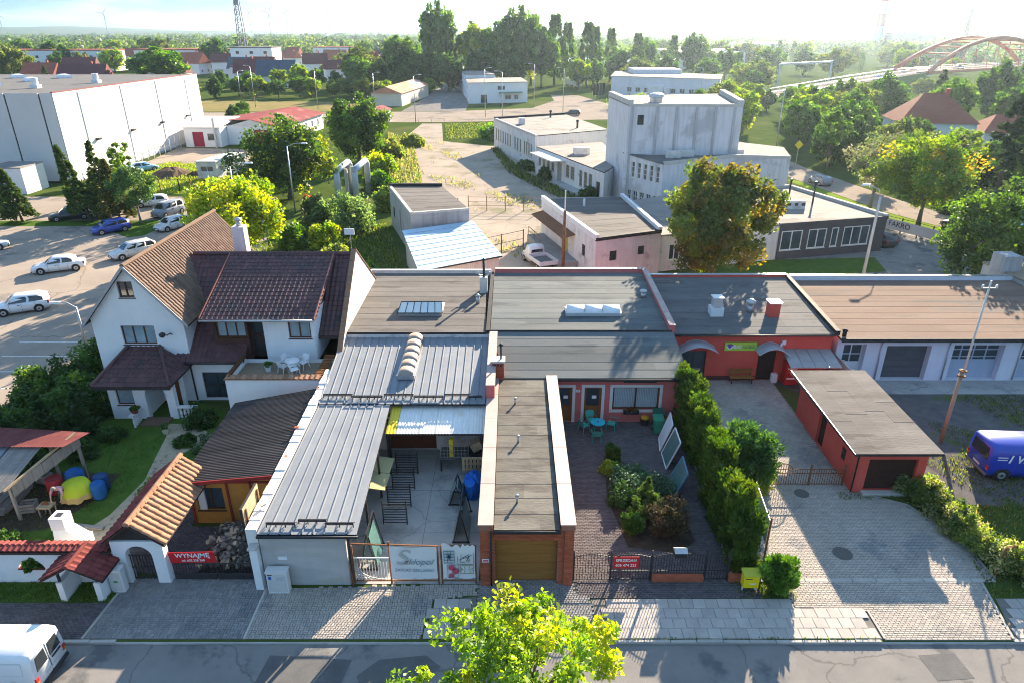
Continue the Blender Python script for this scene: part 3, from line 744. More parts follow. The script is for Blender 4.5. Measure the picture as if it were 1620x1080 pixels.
# brick chimney between the roofs
K=thing('brick_chimney','small red brick chimney with thin metal flue beside garage roof','chimney',(-.8,34.7,3.0))
cb=MB();cb.box(-1.12,-.46,34.3,34.9,2.9,4.15);build('stack',cb,MORTAR,K)
for (a,b) in (((-1.12,34.3),(-.46,34.3)),((-.46,34.3),(-.46,34.9)),((-1.12,34.9),(-1.12,34.3))):
 f=WF(a,b);raw('stack_bricks',brick_face(f,0,f.L,3.1,4.14,[],.22,.075),BRICK,K,kind='stuff')
cb=MB();cb.box(-1.2,-.38,34.22,34.98,4.15,4.25);build('cap',cb,CONC_L,K)
cb=MB()
for i in range(3):cb.box(-1.0+i*.17,-.9+i*.17,34.278,34.285,3.9,4.05)
build('flue_holes',cb,INK,K)
cb=MB();cb.cyl(-.62,34.6,4.25,5.05,.05);cb.cyl(-.62,34.6,5.08,5.2,.14,.02);build('flue',cb,DKMETAL,K,smooth=True)

# --- flat-roofed workshop
Wk=thing('workshop','flat roofed workshop with brownish felt roof and glazed skylight','building',(-5.8,39,0))
walls(Wk,[(-10.35,38.9),(-1.4,38.9),(-1.4,50.4),(-10.9,50.4)],0,3.85,WHITE_D)
felt_roof(Wk,(-10.3,38.9,3.95),(-1.62,38.9,3.95),(-2.0,50.2,3.98),(-10.8,50.2,3.98),11,FELT_B,TAR,split=3)
coping(Wk,[(-10.9,50.3),(-1.6,50.3)],.35,4.25,3.8,CAP_B,WHITE_D,2.3)
coping(Wk,[(-10.45,38.8),(-10.95,50.2)],.38,4.3,3.8,CAP,WHITE_D,3.0)
tb=MB();tb.box(-1.62,-1.38,38.9,50.2,3.9,4.12);build('roof_divider',tb,TAR,Wk)
sb=MB();sb.box(-7.45,-4.6,41.5,43.4,3.98,4.2);sk=build('skylight',sb,GALV,Wk)
sb=MB();sb.add([(-7.5,41.45,4.2),(-4.55,41.45,4.2),(-4.55,43.45,4.2),(-7.5,43.45,4.2),(-7.35,42.45,4.62),(-4.7,42.45,4.62)],[(0,1,5,4),(1,2,5),(2,3,4,5),(3,0,4)])
build('glazing',sb,M('pale_skylight_glass',(.55,.62,.62),(.66,.70,.68),scale=1.2,rough=.15,spec=.7),sk)
sb=MB()
for i in range(7):
 x=-7.5+i*2.95/6;xr=-7.35+i*2.65/6;sb.bar((x,41.45,4.215),(xr,42.45,4.635),.035);sb.bar((x,43.45,4.215),(xr,42.45,4.635),.035)
sb.bar((-7.5,41.45,4.215),(-4.55,41.45,4.215),.05);sb.bar((-7.35,42.45,4.635),(-4.7,42.45,4.635),.05)
build('glazing_bars',sb,DKMETAL,sk)
K=thing('flue_stack','grey metal flue with side branches on seam between felt roofs','chimney',(-1.95,46.1,4))
cb=MB();cb.box(-2.3,-1.75,45.85,46.4,3.95,5.1);build('plinth',cb,CAP_B,K)
cb=MB();cb.cyl(-2.0,46.1,5.1,6.3,.085);cb.cyl(-2.0,46.1,6.34,6.5,.17,.03);build('flue',cb,DKMETAL,K,smooth=True)
cb=MB();cb.tube([(-1.98,46.1,5.2),(-1.65,46.1,5.25),(-1.6,46.1,5.5)],.06,8);cb.tube([(-2.02,46.1,5.2),(-2.35,46.1,5.22),(-2.4,46.1,5.45)],.06,8);build('side_flue',cb,GALV,K,smooth=True)
K=tag(build('vent_stack',MB().cyl(-2.35,43.8,3.95,4.5,.13).cyl(-2.35,43.8,4.52,4.68,.2,.04),GALV,None,smooth=True),'short grey vent pipe with cowl on brownish felt roof','vent')

# --- sheet-metal roofed glass shop
Sh=thing('glass_shop','workshop with blue grey ribbed metal roofs around a concrete yard','building',(-6,31.8,0))
def ribbed(parent,a,b,c,d,n,name='roof',rib=.05):
 mb=MB();slab(mb,[a,b,c,d],.09);rf=build(name,mb,DKMETAL,parent)
 for i in range(n):
  q=[lerp(a,b,i/n),lerp(a,b,(i+1)/n),lerp(d,c,(i+1)/n),lerp(d,c,i/n)]
  U=Vector(q[1])-Vector(q[0]);w=U.length;U.normalize();e=.015
  pr=[(0,.012),(.012,rib+.012),(.045,rib+.012),(.06,.012),(w*.5,.014),(w-.004,.012)]
  pb=MB();D=Vector(q[3])-Vector(q[0]);U2=Vector(q[2])-Vector(q[3]);w2=U2.length;U2.normalize()
  A=[Vector(q[0])+U*u+Vector((0,0,h)) for u,h in pr];B_=[Vector(q[3])+U2*(u*w2/w)+Vector((0,0,h)) for u,h in pr]
  k=len(pr);pb.add([tuple(x) for x in A+B_],[(j,j+1,k+j+1,k+j) for j in range(k-1)]);build('roof_panel',pb,METAL,rf)
 return rf
ribbed(Sh,(-10.25,31.55,3.05),(-1.42,31.55,3.05),(-1.42,38.95,3.6),(-10.6,38.95,3.6),20,'upper_roof')
ribbed(Sh,(-10.2,21.62,2.74),(-6.2,21.62,2.74),(-6.45,31.5,3.02),(-10.2,31.5,3.02),9,'lower_roof')
walls(Sh,[(-10.2,31.9),(-1.4,31.9),(-1.4,38.9),(-10.35,38.9)],0,[2.95,2.95,3.5,3.5],WHITE_D,{0:[(3.5,6.05,.02,2.3,'slat',{'mat':M('brown_shutter',(.16,.055,.025),(.12,.04,.02),scale=2,rough=.5,rand=.08,stretch=(.5,1,8)),'n':9,'name':'shutter_door'})]})
fwl=WF((-10.2,21.75),(-6.72,21.75))
mbw=MB();wall_face(mbw,fwl,0,2.62,2.62,[]);mbw.box(-10.2,-9.95,21.76,31.9,0,2.6);mbw.quad((-6.72,21.75,0),(-6.72,22.0,0),(-6.72,22.0,2.62),(-6.72,21.75,2.62));mbw.quad((-6.72,22.0,0),(-10.0,22.0,0),(-10.0,22.0,2.62),(-6.72,22.0,2.62))
build('concrete_wall',mbw,CONCW,Sh)
nb=MB();fwl.box(nb,.65,1.0,1.35,1.52,0,.012);build('plate',nb,PAPER,Sh)
gb=MB();gb.tube([(-10.2,21.56,2.66),(-6.15,21.56,2.66)],.06,8);gb.tube([(-6.55,21.62,2.62),(-6.6,21.68,.1)],.05,8);build('gutter',gb,DKMETAL,Sh,smooth=True)
gb=MB();gb.tube([(-6.6,21.66,2.5),(-6.6,21.66,.05)],.05,8);build('drainpipe',gb,RUSTY,Sh,smooth=True)
for y in (24.5,27.6,30.6):
 pb=MB();pb.bar((-6.45,y,0),(-6.45,y,2.8),.1);build('post',pb,DKMETAL,Sh)
def snow_guard(x0,x1,y,z):
 mb=MB();mb.bar((x0,y,z+.24),(x1,y,z+.24),.05);mb.bar((x0,y+.05,z+.13),(x1,y+.05,z+.13),.05);n=max(2,round((x1-x0)/.44))
 for i in range(n+1):
  x=x0+(x1-x0)*i/n;mb.bar((x,y,z+.02),(x,y,z+.25),.035);mb.bar((x,y,z+.25),(x,y+.28,z+.06),.03)
 build('snow_guard',mb,DKMETAL,Sh)
for i,(x0,x1) in enumerate(((-10.1,-8.6),(-8.5,-6.95),(-6.85,-5.3),(-5.2,-3.7),(-3.6,-2.3),(-2.3,-1.6))):snow_guard(x0,x1,31.95+(.18 if i % 2==0 else 0),3.1)
for i,(x0,x1) in enumerate(((-9.9,-8.75),(-8.65,-7.55),(-7.5,-6.4))):snow_guard(x0,x1,22.0+(.2 if i==1 else 0),2.78)
br=build('barrel_skylight',MB().box(-6.45,-5.45,33.9,38.6,3.3,3.55),GALV,Sh)
wm=M('weathered_polycarbonate',(.27,.205,.165),(.34,.27,.22),scale=1.5,rough=.4,spec=.5,rand=.04)
for i in range(6):
 db=MB();ya,yb=33.9+4.7*i/6+.02,33.9+4.7*(i+1)/6-.02;o=[]
 za,zb_=3.27+(ya-31.5)*.074,3.27+(yb-31.5)*.074
 for k in range(9):
  t_=math.pi*k/8;o.append((-5.95-math.cos(t_)*.44,math.sin(t_)*.3))
 db.add([(x,ya,za+z) for x,z in o]+[(x,yb,zb_+z) for x,z in o],[(k,k+1,10+k,9+k) for k in range(8)]+[tuple(range(9)),tuple(range(17,8,-1))]);build('dome',db,wm,br,smooth=True)
# translucent canopy over the yard
Cn=thing('yard_canopy','stained translucent corrugated canopy over the yard door','canopy',(-4,30.6,0))
pm=leaf=None
poly_m=M('stained_polycarbonate',(.72,.68,.62),(.80,.78,.74),scale=.9,rough=.35,spec=.4,patch=(.55,.44,.33),patch_scale=.5,patch_lo=.58,patch_hi=.75)
yel_m=M('yellow_polycarbonate',(.75,.55,.04),(.8,.62,.08),scale=1,rough=.4)
for i in range(6):
 x0=-6.4+i*.83 if i else-6.4;x1=-6.4+(i+1)*.83
 if i==0:x1=-5.9
 if i==1:x0=-5.88
 cb=MB();n=max(4,int((x1-x0)/.075));A=[];B_=[]
 for k in range(n+1):
  x=x0+(x1-x0)*k/n;h=.02*(k % 2);A.append((x,29.5,2.5+h));B_.append((x,31.88,2.82+h))
 cb.add(A+B_,[(k,k+1,n+2+k,n+1+k) for k in range(n)]);build('corrugated_sheet',cb,yel_m if i==0 else poly_m,Cn)
cb=MB()
for y,z in ((29.55,2.44),(30.7,2.59),(31.8,2.74)):cb.bar((-6.4,y,z),(-1.45,y,z),.08)
build('frame',cb,DKMETAL,Cn)
for x in (-6.35,-1.5):
 cb=MB();cb.bar((x,29.6,0),(x,29.6,2.44),.08);build('post',cb,DKMETAL,Cn)

# --- white divider wall between garden shed and glass shop
Dw=thing('boundary_wall','crumbling white wall with exposed brick beside ribbed metal roof','wall',(-10.5,22,0))
db=MB()
for i in range(24):
 y=21.8+i*.56;z=2.85+.018*i+random.uniform(-.03,.03);db.box(-10.72+random.uniform(-.02,.02),-10.26,y,y+.555,0,z)
build('wall',db,M('peeling_white_wall',(.72,.69,.65),(.80,.78,.75),scale=1.5,rough=.95,bump=.4,bscale=12,patch=(.42,.2,.12),patch_scale=1.1,patch_lo=.58,patch_hi=.64),Dw)
for i in range(3):
 y=22.1+random.uniform(0,12);bb=MB();bb.box(-.1,.1,-.06,.06,0,.07)
 o=build('loose_brick',bb,BRICK if i % 3 else CONC_L,Dw,local=True);o.location=Vector((-10.5+random.uniform(-.15,.15),y,2.95+.032*(y-21.8)))-Dw.location;o.rotation_euler=(0,random.uniform(-.3,.3),random.uniform(0,3))
Hb=thing('leaning_board_sign','pale back of wooden hoarding board at wall end','board',(-10.75,23,0))
hb=MB();hb.box(-10.95,-10.86,22.15,23.95,1.75,3.55);build('panel',hb,FRAME_D,Hb)
for i in range(6):
 z=1.78+i*.295;hb=MB();hb.box(-10.855,-10.83,22.18,23.92,z,z+.285);build('board',hb,WOOD_P,Hb)
for y in (22.4,23.7):
 hb=MB();hb.bar((-10.8,y,0),(-10.8,y,3.4),.08);build('post',hb,RUSTY,Hb)

# --- orange garden shed
Os=thing('garden_shed','ochre timber framed shed with dark corrugated roof','shed',(-12.8,25.6,0))
OCH=M('ochre_panel',(.50,.24,.055),(.42,.19,.04),scale=1.5,rough=.8,bump=.1)
REDT=M('dark_red_timber',(.28,.04,.035),(.22,.035,.03),scale=2,rough=.7)
walls(Os,[(-14.85,25.7),(-10.75,25.7),(-10.75,33.4),(-14.95,32.6)],0,[2.4,2.75,2.85,2.5],OCH,{0:[(.3,1.55,.75,2.0,'win',{'nx':2,'ny':1,'frame':FRAME_B}),(3.0,3.95,.05,1.25,'slat',{'mat':REDT,'n':4,'vert':True,'name':'door'})]})
sw=WF((-14.85,25.7),(-10.75,25.7))
for (u0,u1,z0,z1) in ((0,.1,0,2.38),(1.75,1.85,0,2.5),(2.85,2.95,0,2.6),(0.1,4.1,2.28,2.38),(4.0,4.1,0,2.28)):
 tb=MB();sw.box(tb,u0,u1,z0,z1,.002,.05);build('timber',tb,REDT,Os)
cr_=MB();A=[];n=110
for k in range(n+1):
 t_=k/n;y0_,y1_=25.35+t_*7.2,25.45+t_*8.1;h=.03*(k % 2);A.append(((-15.1,y0_,2.5+.08*t_+h),(-10.7,y1_,2.86+.1*t_+h)))
cr_.add([q for p in A for q in p],[(2*k,2*k+1,2*k+3,2*k+2) for k in range(n)])
rs=build('corrugated_roof',cr_,M('blackened_corrugated_sheet',(.045,.038,.035),(.085,.07,.065),scale=.9,rough=.8,bump=.3,patch=(.12,.10,.09),patch_scale=1.6,patch_lo=.62,patch_hi=.68,stretch=(.25,2,1)),Os)
rb=MB();slab(rb,[(-15.08,25.36,2.47),(-10.72,25.46,2.83),(-10.72,33.5,2.92),(-15.08,32.5,2.55)],.08);build('roof_deck',rb,UNDER,Os)
fb=MB();fb.hexa([(-15.1,25.28,2.36),(-10.7,25.38,2.72),(-10.7,25.34+.09,2.72),(-15.1,25.34,2.36),(-15.1,25.28,2.52),(-10.7,25.38,2.9),(-10.7,25.43,2.9),(-15.1,25.34,2.52)]);build('fascia',fb,REDT,Os)

# --- red building (bar)
Rb=thing('red_building','long red rendered building with lime sign and arched doorway canopies','building',(15.4,40.1,0))
poly=[(10.3,40.1),(20.65,40.1),(20.85,49.4),(10.4,49.4)]
BK={'name':'doorway','mat':M('dark_door',(.025,.02,.02),(.04,.03,.03),scale=3,rough=.5)}
walls(Rb,poly,0,[3.36,3.36,3.85,3.85],REDW,{0:[(.75,2.35,.02,2.15,'win',{'nx':2,'ny':1,'frame':FRAME_D,'sill':False}),(5.75,6.9,.02,2.15,'dark',BK),(7.85,8.5,1.05,2.05,'bars'),(8.75,9.2,1.05,2.05,'bars')]})
rw=WF(poly[0],poly[1])
pb=MB();rw.box(pb,2.4,5.7,0,.35,0,.03);build('plinth',pb,flat('dark_plinth',(.10,.035,.035),.8),Rb)
felt_roof(Rb,(10.25,39.75,3.46),(20.6,39.75,3.46),(20.82,49.4,3.95),(10.35,49.4,3.95),9,FELT,TAR,split=3)
gb=MB();gb.tube([(10.3,39.68,3.38),(20.6,39.68,3.38)],.06,8);build('gutter',gb,FRAME_D,Rb,smooth=True)
coping(Rb,[(10.3,49.45),(20.9,49.45)],.3,4.2,3.6,CAP_B,REDW,2.6)
cb=MB();cb.hexa([(20.55,39.7,3.4),(20.85,39.7,3.4),(21.1,49.4,3.8),(20.8,49.4,3.8),(20.55,39.7,3.72),(20.85,39.7,3.72),(21.1,49.4,4.15),(20.8,49.4,4.15)]);build('fire_upstand',cb,TAR,Rb)
def arch_canopy(x0,x1,y,z):
 mb=MB();A=[];n=12
 for k in range(n+1):
  t_=k/n;x=x0+(x1-x0)*t_;h=math.sin(math.pi*(0.12+.76*t_))*.75-.28;A.append((x,h))
 mb.add([(x,y-1.05,z+h*.9) for x,h in A]+[(x,y,z+h) for x,h in A],[(k,k+1,n+2+k,n+1+k) for k in range(n)])
 c_=build('canopy',mb,M('smoked_polycarbonate',(.33,.36,.38),(.42,.45,.47),scale=2,rough=.25,spec=.6),Rb,smooth=True)
 fb=MB()
 for yy,s_ in ((y-1.05,.9),(y-.04,1)):fb.tube([(x,yy,z+h*s_+.012) for x,h in A],.022,6)
 build('frame',fb,GALV,c_)
arch_canopy(10.7,13.1,40.08,2.45);arch_canopy(15.7,17.6,40.08,2.3)
sb=MB();rw.box(sb,3.45,5.5,2.2,2.78,.02,.10);sg=build('sign',sb,M('lime_sign',(.42,.62,.06),(.46,.66,.08),scale=2,rough=.5),Rb)
lettering('BAR',.36,sg,rw.p(4.28,2.47,.106),(1,0,0),(0,0,1),LETTER_W,width=.5,bold=.004)
lettering('IGOREK',.34,sg,rw.p(5.0,2.47,.106),(1,0,0),(0,0,1),flat('sign_grey',(.12,.13,.13)),width=.82)
eb=MB();e=[(-.2,.08),(-.11,.18),(.11,.18),(.2,.08),(0,-.17)];eb.poly([rw.p(3.77+a_,2.5+b_,.106) for a_,b_ in e]);em=build('emblem',eb,flat('sign_violet',(.16,.05,.36)),sg)
eb=MB();eb.poly([rw.p(3.77+a_,2.5+b_,.104) for a_,b_ in ((-.25,.02),(0,.06),(.25,.02),(.12,-.16),(0,-.22),(-.12,-.16))]);build('emblem_back',eb,LETTER_W,sg)
lb=MB();rw.box(lb,7.1,7.35,2.62,2.9,0,.12);rw.box(lb,7.0,7.12,2.5,2.72,.04,.16);build('wall_lamp',lb,WHITE_P,Rb)
lb=MB();slab(lb,[(17.3,37.9,2.05),(20.5,37.9,2.05),(20.6,40.08,2.3),(17.5,40.08,2.3)],.06);lt=build('lean_to_roof',lb,M('grey_asbestos',(.30,.30,.30),(.37,.37,.36),scale=2,rough=.85),Rb)
for i in range(1,4):
 bb=MB();bb.bar((17.3+i*.8,37.9,2.06),(17.5+i*.78,40.07,2.31),.03);build('seam',bb,GALV,lt)
K=thing('red_chimney','square red painted chimney on the felt roof','chimney',(17.5,42.6,3.6))
cb=MB();cb.box(17.15,17.85,42.2,42.9,3.5,4.55);build('stack',cb,REDW,K);cb=MB();cb.box(17.08,17.92,42.13,42.97,4.55,4.65);build('cap',cb,CAP_B,K)
K=thing('roof_fan_unit','white boxy extractor unit on shaded felt roof','fan unit',(13.7,42.7,3.6))
cb=MB();cb.box(13.3,14.15,42.3,43.1,3.55,4.2);build('base',cb,WHITE_P,K);cb=MB();cb.box(13.42,14.03,42.4,43.0,4.2,4.85);build('housing',cb,CAP_B,K,bevel=.04)
cb=MB();cb.box(13.36,14.09,42.34,43.06,4.86,4.92);build('lid',cb,WHITE_P,K)
K=tag(build('roof_cowl',MB().cyl(16.2,43.2,3.55,4.1,.2).lathe(16.2,43.2,[(.15,4.1),(.33,4.2),(.33,4.4),(.1,4.55)]),GALV,None,smooth=True),'small round metal ventilation cowl beside red chimney','vent')

# --- row of white garages
Wg=thing('garage_row','pale garage row with rusty brown felt roof and wide doors','garage',(33,40.1,0))
poly=[(21.05,40.1),(46,40.1),(46,49.7),(21.2,49.7)]
BLU=M('pale_blue_door',(.36,.42,.52),(.42,.48,.57),scale=1.2,rough=.6,streak=.2)
GD={'nx':4,'ny':5,'frame':BLU,'panel':.52,'panel_mat':BLU,'fw':.07,'sill':False}
GR={'mat':M('grey_roller_door',(.085,.09,.10),(.11,.115,.125),scale=1.5,rough=.6,rand=.05),'n':14}
walls(Wg,poly,0,[3.05,3.05,3.5,3.5],LILAC,{0:[(.45,1.9,.05,2.58,'door',{'nx':2,'ny':3,'frame':WHITE_P}),(3.25,6.15,.02,2.5,'slat',GR),(7.6,10.9,.02,2.55,'win',GD),(12.1,15.3,.02,2.55,'win',GD),(16.6,19.8,.02,2.55,'win',GD)]},rev=.5)
felt_roof(Wg,(21.0,39.7,3.16),(46,39.7,3.16),(46,49.6,3.6),(21.15,49.6,3.6),10,FELT_R,TAR,split=4)
fb=MB();fb.box(21.05,46,39.6,39.7,2.95,3.2);build('fascia',fb,TAR,Wg)
coping(Wg,[(21.0,49.75),(46,49.75)],.3,4.0,3.3,M('polished_zinc',(.62,.63,.64),(.7,.7,.7),scale=2,rough=.22,metal=.85),LILAC,3.2)
for x in (23.9,28.3,33.0):
 db=MB();db.tube([(x,40.02,2.98),(x,40.02,.1)],.045,8);build('downpipe',db,GALV,Wg,smooth=True)
K=tag(build('roof_vent_pipe',MB().cyl(21.35,40.1,3.15,3.55,.13).cyl(21.35,40.1,3.56,3.68,.2,.05),TAR,None,smooth=True),'stubby black vent pipe at roof corner of garage row','vent')
# concrete panel fence
Pf=thing('panel_fence','short pale concrete panel fence between red and white buildings','fence',(20.95,38.2,0))
for i in range(3):
 y0_=36.2+i*1.3
 pb=MB();pb.box(20.92,20.99,y0_+.08,y0_+1.22,0,2.0);build('panel',pb,CONC_L,Pf);pb=MB();pb.box(20.88,21.03,y0_-.06,y0_+.06,0,2.1);build('post',pb,CONC_L,Pf)

# --- detached red garage
Rg=thing('red_garage','detached red rendered garage with grey felt roof and dark brown door','garage',(18.6,28,0))
poly=[(16.95,28.0),(20.35,28.0),(20.5,35.7),(17.1,35.7)]
BD={'mat':M('dark_brown_door',(.045,.02,.016),(.06,.03,.022),scale=2,rough=.55,rand=.06),'n':6}
walls(Rg,poly,0,2.58,REDW,{0:[(.55,2.95,.16,1.98,'slat',BD)],3:[(3.0,3.9,.02,1.95,'slat',{**BD,'n':5,'vert':True,'name':'door'}),(6.0,6.45,1.0,1.7,'bars')]},rev=.2)
felt_roof(Rg,(16.42,27.4,2.68),(20.62,27.4,2.68),(20.85,36.05,2.78),(16.55,36.05,2.78),4,FELT_B,TAR,along=False,split=3)
gb=MB();gb.tube([(16.4,27.4,2.62),(16.5,36.0,2.66)],.06,8);gb.tube([(16.45,27.6,2.6),(16.9,27.95,2.4),(16.9,27.95,.1)],.04,8);build('gutter',gb,TAR,Rg,smooth=True)
eb=MB();eb.bar((16.36,27.38,2.69),(16.5,36.05,2.79),.03);build('edge_trim',eb,CAP_B,Rg)
sb=MB();sb.box(17.4,20.0,27.7,28.0,0,.16);build('threshold',sb,CONC_L,Rg)
# ------------------------------------------------------------------ white tiled house on the left
Ho=thing('white_house','white rendered gabled house with brown tiled roofs, dormer and terrace','house',(-20,37.4,0))
CURT={'frame':FRAME_B,'nx':3,'fw':.07,'glass':GLASS_L,'sillm':FRAME_B}
# main block: gable to the street
X0,X1,XR,YF,YB,ZE,ZR=-25.0,-19.55,-22.2,37.4,50.0,5.55,8.75
mb=MB();f0=WF((X0,YF),(X1,YF))
wops=[(1.65,3.65,3.85,5.05,'win',CURT)]
wall_face(mb,f0,0,ZE,ZE,wops)
au0,au1,az0,az1=2.05,2.95,6.82,7.82
cu=(X1-X0)/2
sl_=(ZR-ZE)/cu
pl=lambda u:ZE+sl_*(u if u<cu else 2*cu-u)
for (ua,ub) in ((0,au0),(au1,2*cu)):
 if ua<cu<ub:mb.poly([f0.p(ua,ZE),f0.p(ub,ZE),f0.p(ub,pl(ub)),f0.p(cu,ZR),f0.p(ua,pl(ua))])
 else:mb.poly([f0.p(ua,ZE),f0.p(ub,ZE),f0.p(ub,pl(ub)),f0.p(ua,pl(ua))])
mb.quad(f0.p(au0,ZE),f0.p(au1,ZE),f0.p(au1,az0),f0.p(au0,az0))
tp=[f0.p(au0,az1),f0.p(au1,az1),f0.p(au1,pl(au1))]+([f0.p(cu,ZR)] if au0<cu<au1 else [])+[f0.p(au0,pl(au0))]
mb.poly(tp)
for q in (((au0,az0),(au0,az1)),((au0,az1),(au1,az1)),((au1,az1),(au1,az0)),((au1,az0),(au0,az0))):mb.quad(f0.p(*q[0]),f0.p(*q[1]),f0.p(*q[1],-.16),f0.p(*q[0],-.16))
for (a,b) in (((X1,YF),(X1,YB)),((X1,YB),(X0,YB)),((X0,YB),(X0,YF))):wall_face(mb,WF(a,b),0,ZE,ZE,[])
mb.poly([(X1,YB,ZE),(X0,YB,ZE),(XR-.07,YB,ZR)])
build('main_wall',mb,WHITE,Ho)
fill_opening(Ho,f0,wops[0]);fill_opening(Ho,f0,(au0,au1,az0,az1,'win',{'frame':FRAME_B,'nx':2,'fw':.08}))
def tiled(parent,O,U,V,poly,mat,tw=.3,th=.36,name='roof'):
 """roof plane: deck slab and a field of tile relief"""
 O,U,V=Vector(O),Vector(U).normalized(),Vector(V).normalized()
 pts=[tuple(O+U*u+V*v) for u,v in poly];mb=MB();slab(mb,pts,.10);rf=build(name,mb,UNDER,parent)
 raw('roof_tiles',tile_field(MB(),O,U,V,poly,tw,th),mat,rf,kind='stuff');return rf
ov=.38;h_=(X1-XR);vr=Vector((XR-(X1+ov),0,ZR-(ZE-ov*sl_)));LR=vr.length;D=YB-YF+.7
tiled(Ho,(X1+ov,YF-.3,ZE-ov*sl_+.06),(0,1,0),vr,[(0,0),(D,0),(D,LR),(0,LR)],TILE_LIT)
vl=Vector((XR-(X0-ov),0,ZR-(ZE-ov*sl_)))
tiled(Ho,(X0-ov,YF-.3,ZE-ov*sl_+.06),(0,1,0),vl,[(0,0),(D,0),(D,vl.length),(0,vl.length)],TILE_LIT)
rb=MB();rb.tube([(XR,YF-.3,ZR+.1),(XR,YB+.4,ZR+.1)],.13,8);build('ridge',rb,TILE_LIT,Ho)
bb=MB()
for (xe,s_) in ((X1+ov+.02,1),(X0-ov-.02,-1)):
 bb.hexa([(xe,YF-.36,ZE-ov*sl_-.1),(XR,YF-.36,ZR-.08),(XR,YF-.3,ZR-.08),(xe,YF-.3,ZE-ov*sl_-.1),(xe,YF-.36,ZE-ov*sl_+.12),(XR,YF-.36,ZR+.14),(XR,YF-.3,ZR+.14),(xe,YF-.3,ZE-ov*sl_+.12)])
build('barge_boards',bb,M('grey_barge_board',(.33,.33,.34),(.42,.41,.40),scale=3,rough=.8),Ho)
cb=MB();cb.box(-18.75,-17.95,44.6,45.3,6.0,9.1);ch=build('chimney',cb,M('pinkish_white_render',(.68,.62,.63),(.74,.69,.70),scale=1.5,rough=.9,streak=.3),Ho)
cb=MB();cb.box(-18.8,-17.9,44.55,45.35,6.0,7.3);build('flashing',cb,UNDER,ch);cb=MB();cb.cyl(-18.35,44.95,9.1,9.4,.16);cb.lathe(-18.35,44.95,[(.1,9.4),(.24,9.47),(.2,9.62),(.05,9.7)]);build('cowl',cb,GALV,ch,smooth=True)
# wing
WZ,WY,EZ,EY=7.6,43.2,2.85,36.95
U=(1,0,0);V=Vector((0,WY-EY,WZ-EZ));VL=V.length
tiled(Ho,(-20.35,EY,EZ),U,V,[(0,0),(4.1,0),(4.1,1.7),(9.85,1.7),(9.85,VL),(-1.2,VL),(0.35,4.0)],TILE_SHADE,name='wing_roof')
tiled(Ho,(-10.5,49.5,2.85),(-1,0,0),(0,WY-49.5,WZ-2.85),[(0,0),(9,0),(9.5,7.8),(0,7.8)],TILE_SHADE,name='wing_rear_roof')
V2=Vector((0,WY-37.2,WZ+.12-5.5));tiled(Ho,(-18.45,37.2,5.5),U,V2,[(0,0),(6.75,0),(6.75,V2.length),(0,V2.length)],TILE_SHADE,name='dormer_roof')
rb=MB();rb.tube([(-20.9,WY,WZ+.14),(-10.5,WY,WZ+.14)],.13,8);build('wing_ridge',rb,TILE_SHADE,Ho)
eb=MB();eb.tube([(-18.45,37.12,5.47),(-11.7,37.12,5.47)],.07,8);build('dormer_gutter',eb,GALV,Ho,smooth=True)
VRG=M('reddish_verge',(.30,.12,.10),(.36,.16,.13),scale=2,rough=.8)
for x in (-18.47,-11.68):vb=MB();vb.hexa([(x-.03,37.2,5.4),(x+.03,37.2,5.4),(x+.03,WY,WZ),(x-.03,WY,WZ),(x-.03,37.2,5.62),(x+.03,37.2,5.62),(x+.03,WY,WZ+.24),(x-.03,WY,WZ+.24)]);build('verge_board',vb,VRG,Ho)
# dormer walls: window, recessed balcony door, window
DW={'frame':FRAME_B,'nx':3,'fw':.08,'glass':GLASS_L,'sillm':FRAME_B}
walls(Ho,[(-18.1,37.9),(-16.0,37.9),(-16.0,42.5),(-18.1,42.5)],2.6,5.5,M('dormer_dark_cladding',(.09,.045,.04),(.07,.035,.03),scale=2,rough=.7),{0:[(.2,2.0,4.05,5.2,'win',DW)]},name='dormer_wall')
walls(Ho,[(-16.0,38.4),(-15.0,38.4),(-15.0,42.5),(-16.0,42.5)],2.6,5.55,FRAME_D,{0:[(.1,.9,2.75,5.0,'door',{'frame':FRAME_D,'nx':1,'glass':GLASS})]},name='balcony_recess')
walls(Ho,[(-15.0,37.8),(-11.9,37.8),(-11.9,42.5),(-15.0,42.5)],2.6,5.5,WHITE,{0:[(1.5,2.85,4.05,5.2,'win',{**DW,'nx':2})]},name='dormer_wall')
walls(Ho,[(-19.55,37.45),(-10.55,37.45),(-10.55,49.3),(-19.55,49.3)],0,2.85,WHITE,{0:[(.45,2.95,.15,1.95,'win',{'frame':FRAME_D,'nx':3,'ny':2,'fw':.09,'sill':False})]},name='wing_wall')
gb=MB();gb.tube([(-20.1,36.88,2.82),(-16.3,36.88,2.82)],.065,8);gb.tube([(-19.6,36.95,2.8),(-19.62,37.3,2.5),(-19.62,37.34,.1)],.05,8);build('gutter',gb,FRAME_D,Ho,smooth=True)
